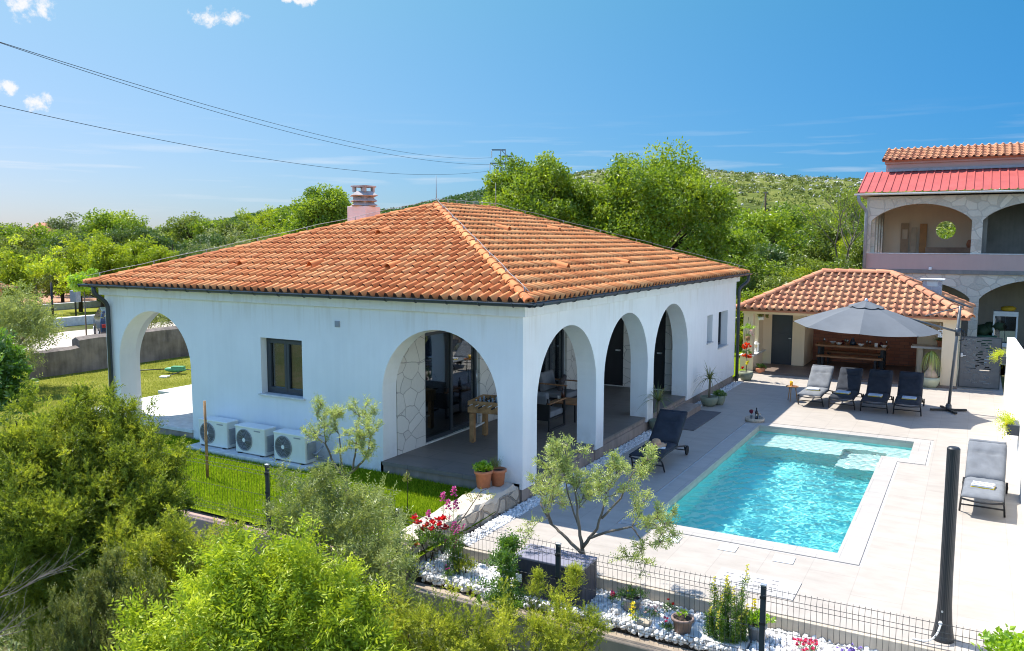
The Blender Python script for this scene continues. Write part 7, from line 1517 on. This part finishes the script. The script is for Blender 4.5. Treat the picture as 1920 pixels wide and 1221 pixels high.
# bougainvillea-like flower pot at the house end
t = thing('flowering_pot_plant', 'red and yellow flowering plant in a dark green bowl by the far downpipe', 'potted plant', (.28, 14.55, 0)); pot(t, .23, .28, M['potgreen'], bowl=True)
b = MB(); b.tube([(0, 0, .25), (.02, 0, .6), (-.02, .02, 1.0), (.03, .03, 1.5), (.1, 0, 1.9)], [.014, .012, .01, .008, .004], 6); b.tube([(-.02, .02, 1.0), (-.1, .05, 1.4), (-.06, .05, 1.8)], [.009, .006, .004], 5); b.build('stem', M['bark'], t)
tuft(t, 26, (0, .02, .85), .16, .08, .06, .035, 6, 'leafy', upb=.4); tuft(t, 40, (.02, .02, 1.65), .22, .1, .06, .03, 6, 'lime', upb=.3)
blooms(t, [(R9.uniform(-.14, .14), R9.uniform(-.12, .12), R9.uniform(.72, .82)) for _ in range(7)] + [(R9.uniform(-.12, .14), R9.uniform(-.12, .12), R9.uniform(.98, 1.16)) for _ in range(9)], .075, PO)
blooms(t, [(.04, -.08, .52), (.06, -.06, .58)], .08, PY, 'yellow_flowers'); blooms(t, [(-.1, -.05, .4), (-.12, -.04, .36)], .06, PR, 'red_flowers'); blooms(t, [(.14, -.03, 1.52), (.17, 0, 1.45), (.1, .05, 1.58)], .07, PPk, 'pink_flowers')
# hanging baskets on the pavilion
t = thing('hanging_plant', 'small hanging pot on the left pillar of the pavilion', 'hanging plant', (-.06, 16.1, 1.1)); b = MB(); [b.tube([(x, 0, .12), (0, 0, .8)], .004, 4) for x in (-.07, .07)]; b.build('cord', M['barkd'], t); MB().lathe([(0, 0), (.06, 0), (.08, .14), (.07, .14), (0, .12)], (0, 0, 0), 14).build('pot', M['wood'], t); tuft(t, 22, (0, 0, .15), .08, .06, .04, .02, 6, 'leafy', upb=.2)
t = thing('hanging_plant', 'white hanging pot with dark trailing leaves under the pavilion beam', 'hanging plant', (.12, 17.2, 1.72)); b = MB(); [b.tube([(x, 0, .1), (0, 0, .3)], .004, 4) for x in (-.1, .1)]; b.build('cord', M['barkd'], t); MB().lathe([(0, 0), (.09, 0), (.12, .12), (.1, .12), (0, .1)], (0, 0, 0), 14).build('pot', M['white'], t); tuft(t, 45, (.08, 0, .14), .18, .09, .06, .035, 6, 'jund', upb=.1, tb=-.15)
t = thing('wind_lantern', 'small white hanging lantern beside the right pillar', 'lantern', (5.72, 16.2, 1.55)); b = MB(); b.box(-.06, -.06, 0, .06, .06, .02).box(-.06, -.06, .2, .06, .06, .22); [b.box(i * .05 - .008, j * .05 - .008, .02, i * .05 + .008, j * .05 + .008, .2) for i in (-1, 1) for j in (-1, 1)]; b.tube([(0, 0, .22), (0, 0, .45)], .005, 5); b.build('frame', M['white'], t); MB().cyl((0, 0, .02), .03, .1, 10).build('candle', M['whitewall'], t)
# planters hung on the white wall
for lab, y, z in (('trailing yellow-green plant in a wall planter by the garden gate', 15.35, 1.12), ('trailing plant in a wall planter above the lone grey lounger', 6.35, .9)):
    t = thing('wall_planter', lab, 'planter', (7.36, y, z)); MB().box(-.1, -.28, -.12, .1, .28, .08).build('box', M['anthr'], t, .01)
    parts = []; n = 120; P = np.stack([R9.uniform(-.12, .06, n), R9.uniform(-.28, .28, n), R9.uniform(.04, .16, n)], 1); Dv = np.stack([R9.uniform(-1.1, .1, n), R9.normal(size=n) * .5, R9.uniform(-.9, .8, n)], 1); V, F, T = sprays(P, Dv, 9, .24, .05, .02, R9, np.clip(.5 + R9.normal(size=n) * .2, .05, .95), 'pinnate'); npmesh('leaves', V, F, FM['bri'], t, np.clip(T, .003, 1))
    if y < 10: blooms(t, [(-.12, -.2 + .06 * i, .06 + .03 * (i % 3)) for i in range(5)], .04, PY)
# flower bed: roses, snapdragons, pots ------------------------------
def flowerstem(root, pts, h0, mat, n=20, nl=14, top=.18, pm_=None, r=.028, leaf='leafy', name='flowers'):
    """upright flowering stems: pts = (x, y, height)"""
    m_ = MB(); P = []; Dv = []; fl_ = []
    for (x, y, h) in pts:
        l = R9.normal(size=2) * .05; m_.tube([(x, y, 0), (x + l[0] * .5, y + l[1] * .5, h * .5), (x + l[0], y + l[1], h)], [.005, .004, .002], 4, False)
        for k in range(n): u_ = R9.uniform(.03, .82); P.append((x + l[0] * u_, y + l[1] * u_, h * u_)); a = R9.uniform(0, 2 * PI); Dv.append((math.cos(a), math.sin(a), .7))
        for k in range(nl): u_ = 1 - top * (k + .5) / nl / 1.0 * 1.0; a = k * 2.4; q = r * .5 * (1 + k / nl); fl_.append((x + l[0] + q * math.cos(a), y + l[1] + q * math.sin(a), h - top * k / nl))
    m_.build('stem', M['lawn'], root); V, F, T = sprays(np.array(P), np.array(Dv), 5, .07, .045, .011, R9, np.clip(.45 + R9.normal(size=len(P)) * .2, .05, .9), 'pinnate'); npmesh('leaves', V, F, FM[leaf], root, np.clip(T, .003, 1))
    if pm_ is not None: blooms(root, fl_, r, pm_, name, 4)
t = thing('rose_bush', 'red rose bush in the bed beside the rubble wall', 'rose', (-.05, -2.72, -.2)); tuft(t, 130, (0, 0, .35), .30, .12, .045, .028, 7, 'leafy', upb=.5, sq=.8, tb=-.1); stems_ = MB(); [stems_.tube([(0, 0, 0), (x * .5, y * .5, .3), (x, y, z)], [.01, .007, .004], 5) for x, y, z in ((-.2, 0, .6), (.15, .05, .7), (.25, -.05, .6), (-.1, -.1, .4))]; stems_.build('stem', M['barkd'], t)
blooms(t, [(-.22, .02, .60), (-.14, -.02, .63), (-.06, .05, .58), (.08, .0, .66), (.16, .03, .70), (.22, -.04, .66), (.25, .02, .74), (-.08, 0, .53), (-.16, -.08, .32), (-.28, .05, .66), (.12, -.1, .6), (.3, 0, .62)], .07, PR)
t = thing('snapdragon', 'tall magenta snapdragons above the red roses beside the rubble wall', 'flower', (.0, -2.4, -.2)); flowerstem(t, [(.1, .08, 1.08), (-.04, .1, .98), (-.12, -.15, .78), (.16, 0, .95), (0, -.2, .62), (.24, .1, .9), (.2, -.1, .6)], 0, None, 26, 9, .14, PM, .035)
t = thing('snapdragon', 'leafy green snapdragon stems with few flowers right of the roses', 'flower', (.38, -2.68, -.22)); flowerstem(t, [(R9.uniform(-.12, .12), R9.uniform(-.1, .1), R9.uniform(.4, .8)) for _ in range(14)], 0, None, 34, 3, .05, PM, .02)
t = thing('dwarf_conifer', 'small round golden dwarf conifer on the white stones', 'conifer', (.58, -2.72, -.22)); tuft(t, 170, (0, 0, .12), .15, .07, .03, .009, 12, 'jun', 'needle', .8, 1.1, 'foliage', .3); MB().tube([(0, 0, 0), (0, 0, .15)], .012, 5).build('trunk', M['barkd'], t)
t = thing('snapdragon', 'tall yellow snapdragons in full bloom behind the fence post', 'flower', (4.23, -2.74, -.22)); flowerstem(t, [(-.16, .05, .72), (-.06, .0, .76), (0, .08, .74), (.04, -.03, .70), (.12, .02, .98), (.15, -.06, .7), (-.02, -.08, .55), (.08, .1, .6), (-.1, -.1, .4), (.16, .1, .45), (-.14, .12, .4), (.02, -.14, .42), (.1, -.12, .38), (-.05, .14, .5), (.2, 0, .4), (-.2, -.04, .38)], 0, None, 120, 11, .22, PYs, .02)
t = thing('snapdragon', 'small yellow-leaved seedling at the edge of the white stones', 'seedling', (3.12, -2.9, -.22)); flowerstem(t, [(0, 0, .28), (.03, .02, .22)], 0, None, 8, 9, .2, PY, .03, 'lime')
gpot = pm('grey_plastic_pot', (.26, .26, .28), .55, 0, .05, 3, .02); bpot = pm('brown_plastic_pot', (.25, .17, .14), .6, 0, .1, 3, .05)
t = thing('potted_flowers', 'grey pot with trailing green plants beside the covered box', 'potted plant', (3.0, -2.62, -.22)); pot(t, .125, .22, gpot); tuft(t, 80, (0, 0, .22), .15, .09, .035, .015, 8, 'leafy', upb=.3); blooms(t, [(-.03, -.06, .3), (.02, -.03, .31)], .02, PY)
t = thing('potted_flowers', 'grey pot of lime-green leaves beside the yellow snapdragons', 'potted plant', (4.55, -2.6, -.22)); pot(t, .11, .22, gpot); tuft(t, 70, (0, 0, .24), .14, .07, .05, .034, 7, 'lime', upb=.4); flowerstem(t, [(-.02, -.02, .5)], 0, None, 6, 10, .14, PY, .025, name='spike')
t = thing('potted_seedling', 'brown pot with a small lime seedling in bare soil', 'potted plant', (3.74, -2.86, -.2)); pot(t, .125, .2, bpot); tuft(t, 9, (0, 0, .22), .04, .07, .05, .03, 6, 'lime', upb=.8)
def clump(name, lab, x, y, mat, n, r, R=.1, leaf='leafy', tb=-.05):
    t_ = thing(name, lab, 'flower', (x, y, -.21)); tuft(t_, 40, (0, 0, .06), R, .06, .03, .013, 7, leaf, upb=.4, tb=tb); blooms(t_, [(R9.normal() * R * .6, R9.normal() * R * .6, .12 + R9.uniform(0, .07)) for _ in range(n)], r, mat); return t_
clump('dianthus', 'hot pink flowers on the slab right of the fence post', 5.12, -2.68, PP, 16, .034, .13); clump('bellflower', 'violet-blue flower cushion near the right end of the stone bed', 5.6, -2.68, PV, 34, .022, .11)
clump('rosebud', 'single deep pink rose beside the grey pot and the box', 2.72, -2.5, PP, 2, .045, .09); clump('dianthus', 'pale pink and white flowers near the paving slab', 3.3, -2.72, PPk, 14, .022, .11); clump('red_flower', 'tiny red flower plant close to the kerb in the white stones', 3.45, -2.42, PR, 3, .024, .08)
clump('pink_seedling', 'small upright pink flower at the edge of the stone bed', 3.57, -2.93, PP, 4, .022, .05); clump('golden_thyme', 'low yellowish cushion plant between the snapdragons and the lime pot', 4.42, -2.45, PY, 3, .016, .06, 'bri', .2)
clump('purple_flower', 'small purple flowers at the foot of the red roses', .42, -2.92, PM, 4, .022, .08)
t = thing('rosette_plant', 'small brownish rosette plant beside the deck kerb', 'flower', (.95, -2.36, -.2)); tuft(t, 26, (0, 0, .1), .08, .06, .05, .025, 7, 'jund', upb=.7); MB().tube([(0, 0, 0), (0, 0, .12)], .01, 5).build('stem', M['bark'], t)
o = rubble_wall('boulder', [(5.3, -2.72), (5.52, -2.72)], .16, .14, -.36, (-.2, -.22), M['rubble'], random, .07); tag(o, 'rough brown stone between the pink and violet flowers', 'stone')
o = rubble_wall('boulder', [(.9, -2.86), (1.22, -2.9)], .2, .18, -.36, (-.2, -.24), M['rubble'], random, .08); tag(o, 'ochre boulder at the edge of the white stones left of the box', 'stone')
t = thing('sapling', 'tiny brown-leaved sapling standing alone on the front lawn', 'sapling', (-1.32, -1.5, .05)); MB().tube([(0, 0, 0), (.01, 0, .4), (0, 0, .72)], [.008, .006, .003], 5).build('trunk', M['barkd'], t); tuft(t, 22, (0, 0, .5), .05, .06, .035, .02, 6, 'jund', upb=.5, sq=4, tb=.3)
t = thing('climber', 'vine leaves reaching over the fence at the lower right corner', 'vine', (7.0, -3.35, -.4)); tuft(t, 60, (.05, 0, .95), .22, .16, .09, .06, 6, 'lime', upb=.4, sq=.7); b = MB(); [b.tube([(0, 0, 0), (x, 0, .5), (x * 2, .02, 1.0)], [.008, .006, .003], 5) for x in (-.08, .02, .1)]; b.build('stem', M['bark'], t)
# climbing rose twig leaning over the wall
b = MB(); b.tube([(-.05, -2.35, .0), (.05, -1.9, .35), (-.1, -1.2, .5), (-.12, -.8, .48)], [.01, .008, .005, .003], 5); t = tag(b.build('rose_cane', M['barkd']), 'thin arching rose cane with reddish leaves leaning along the rubble wall', 'rose'); tuft(t, 26, (-.06, -1.35, .4), .3, .08, .04, .022, 5, 'jund', upb=.3, sq=.35, tb=.35)
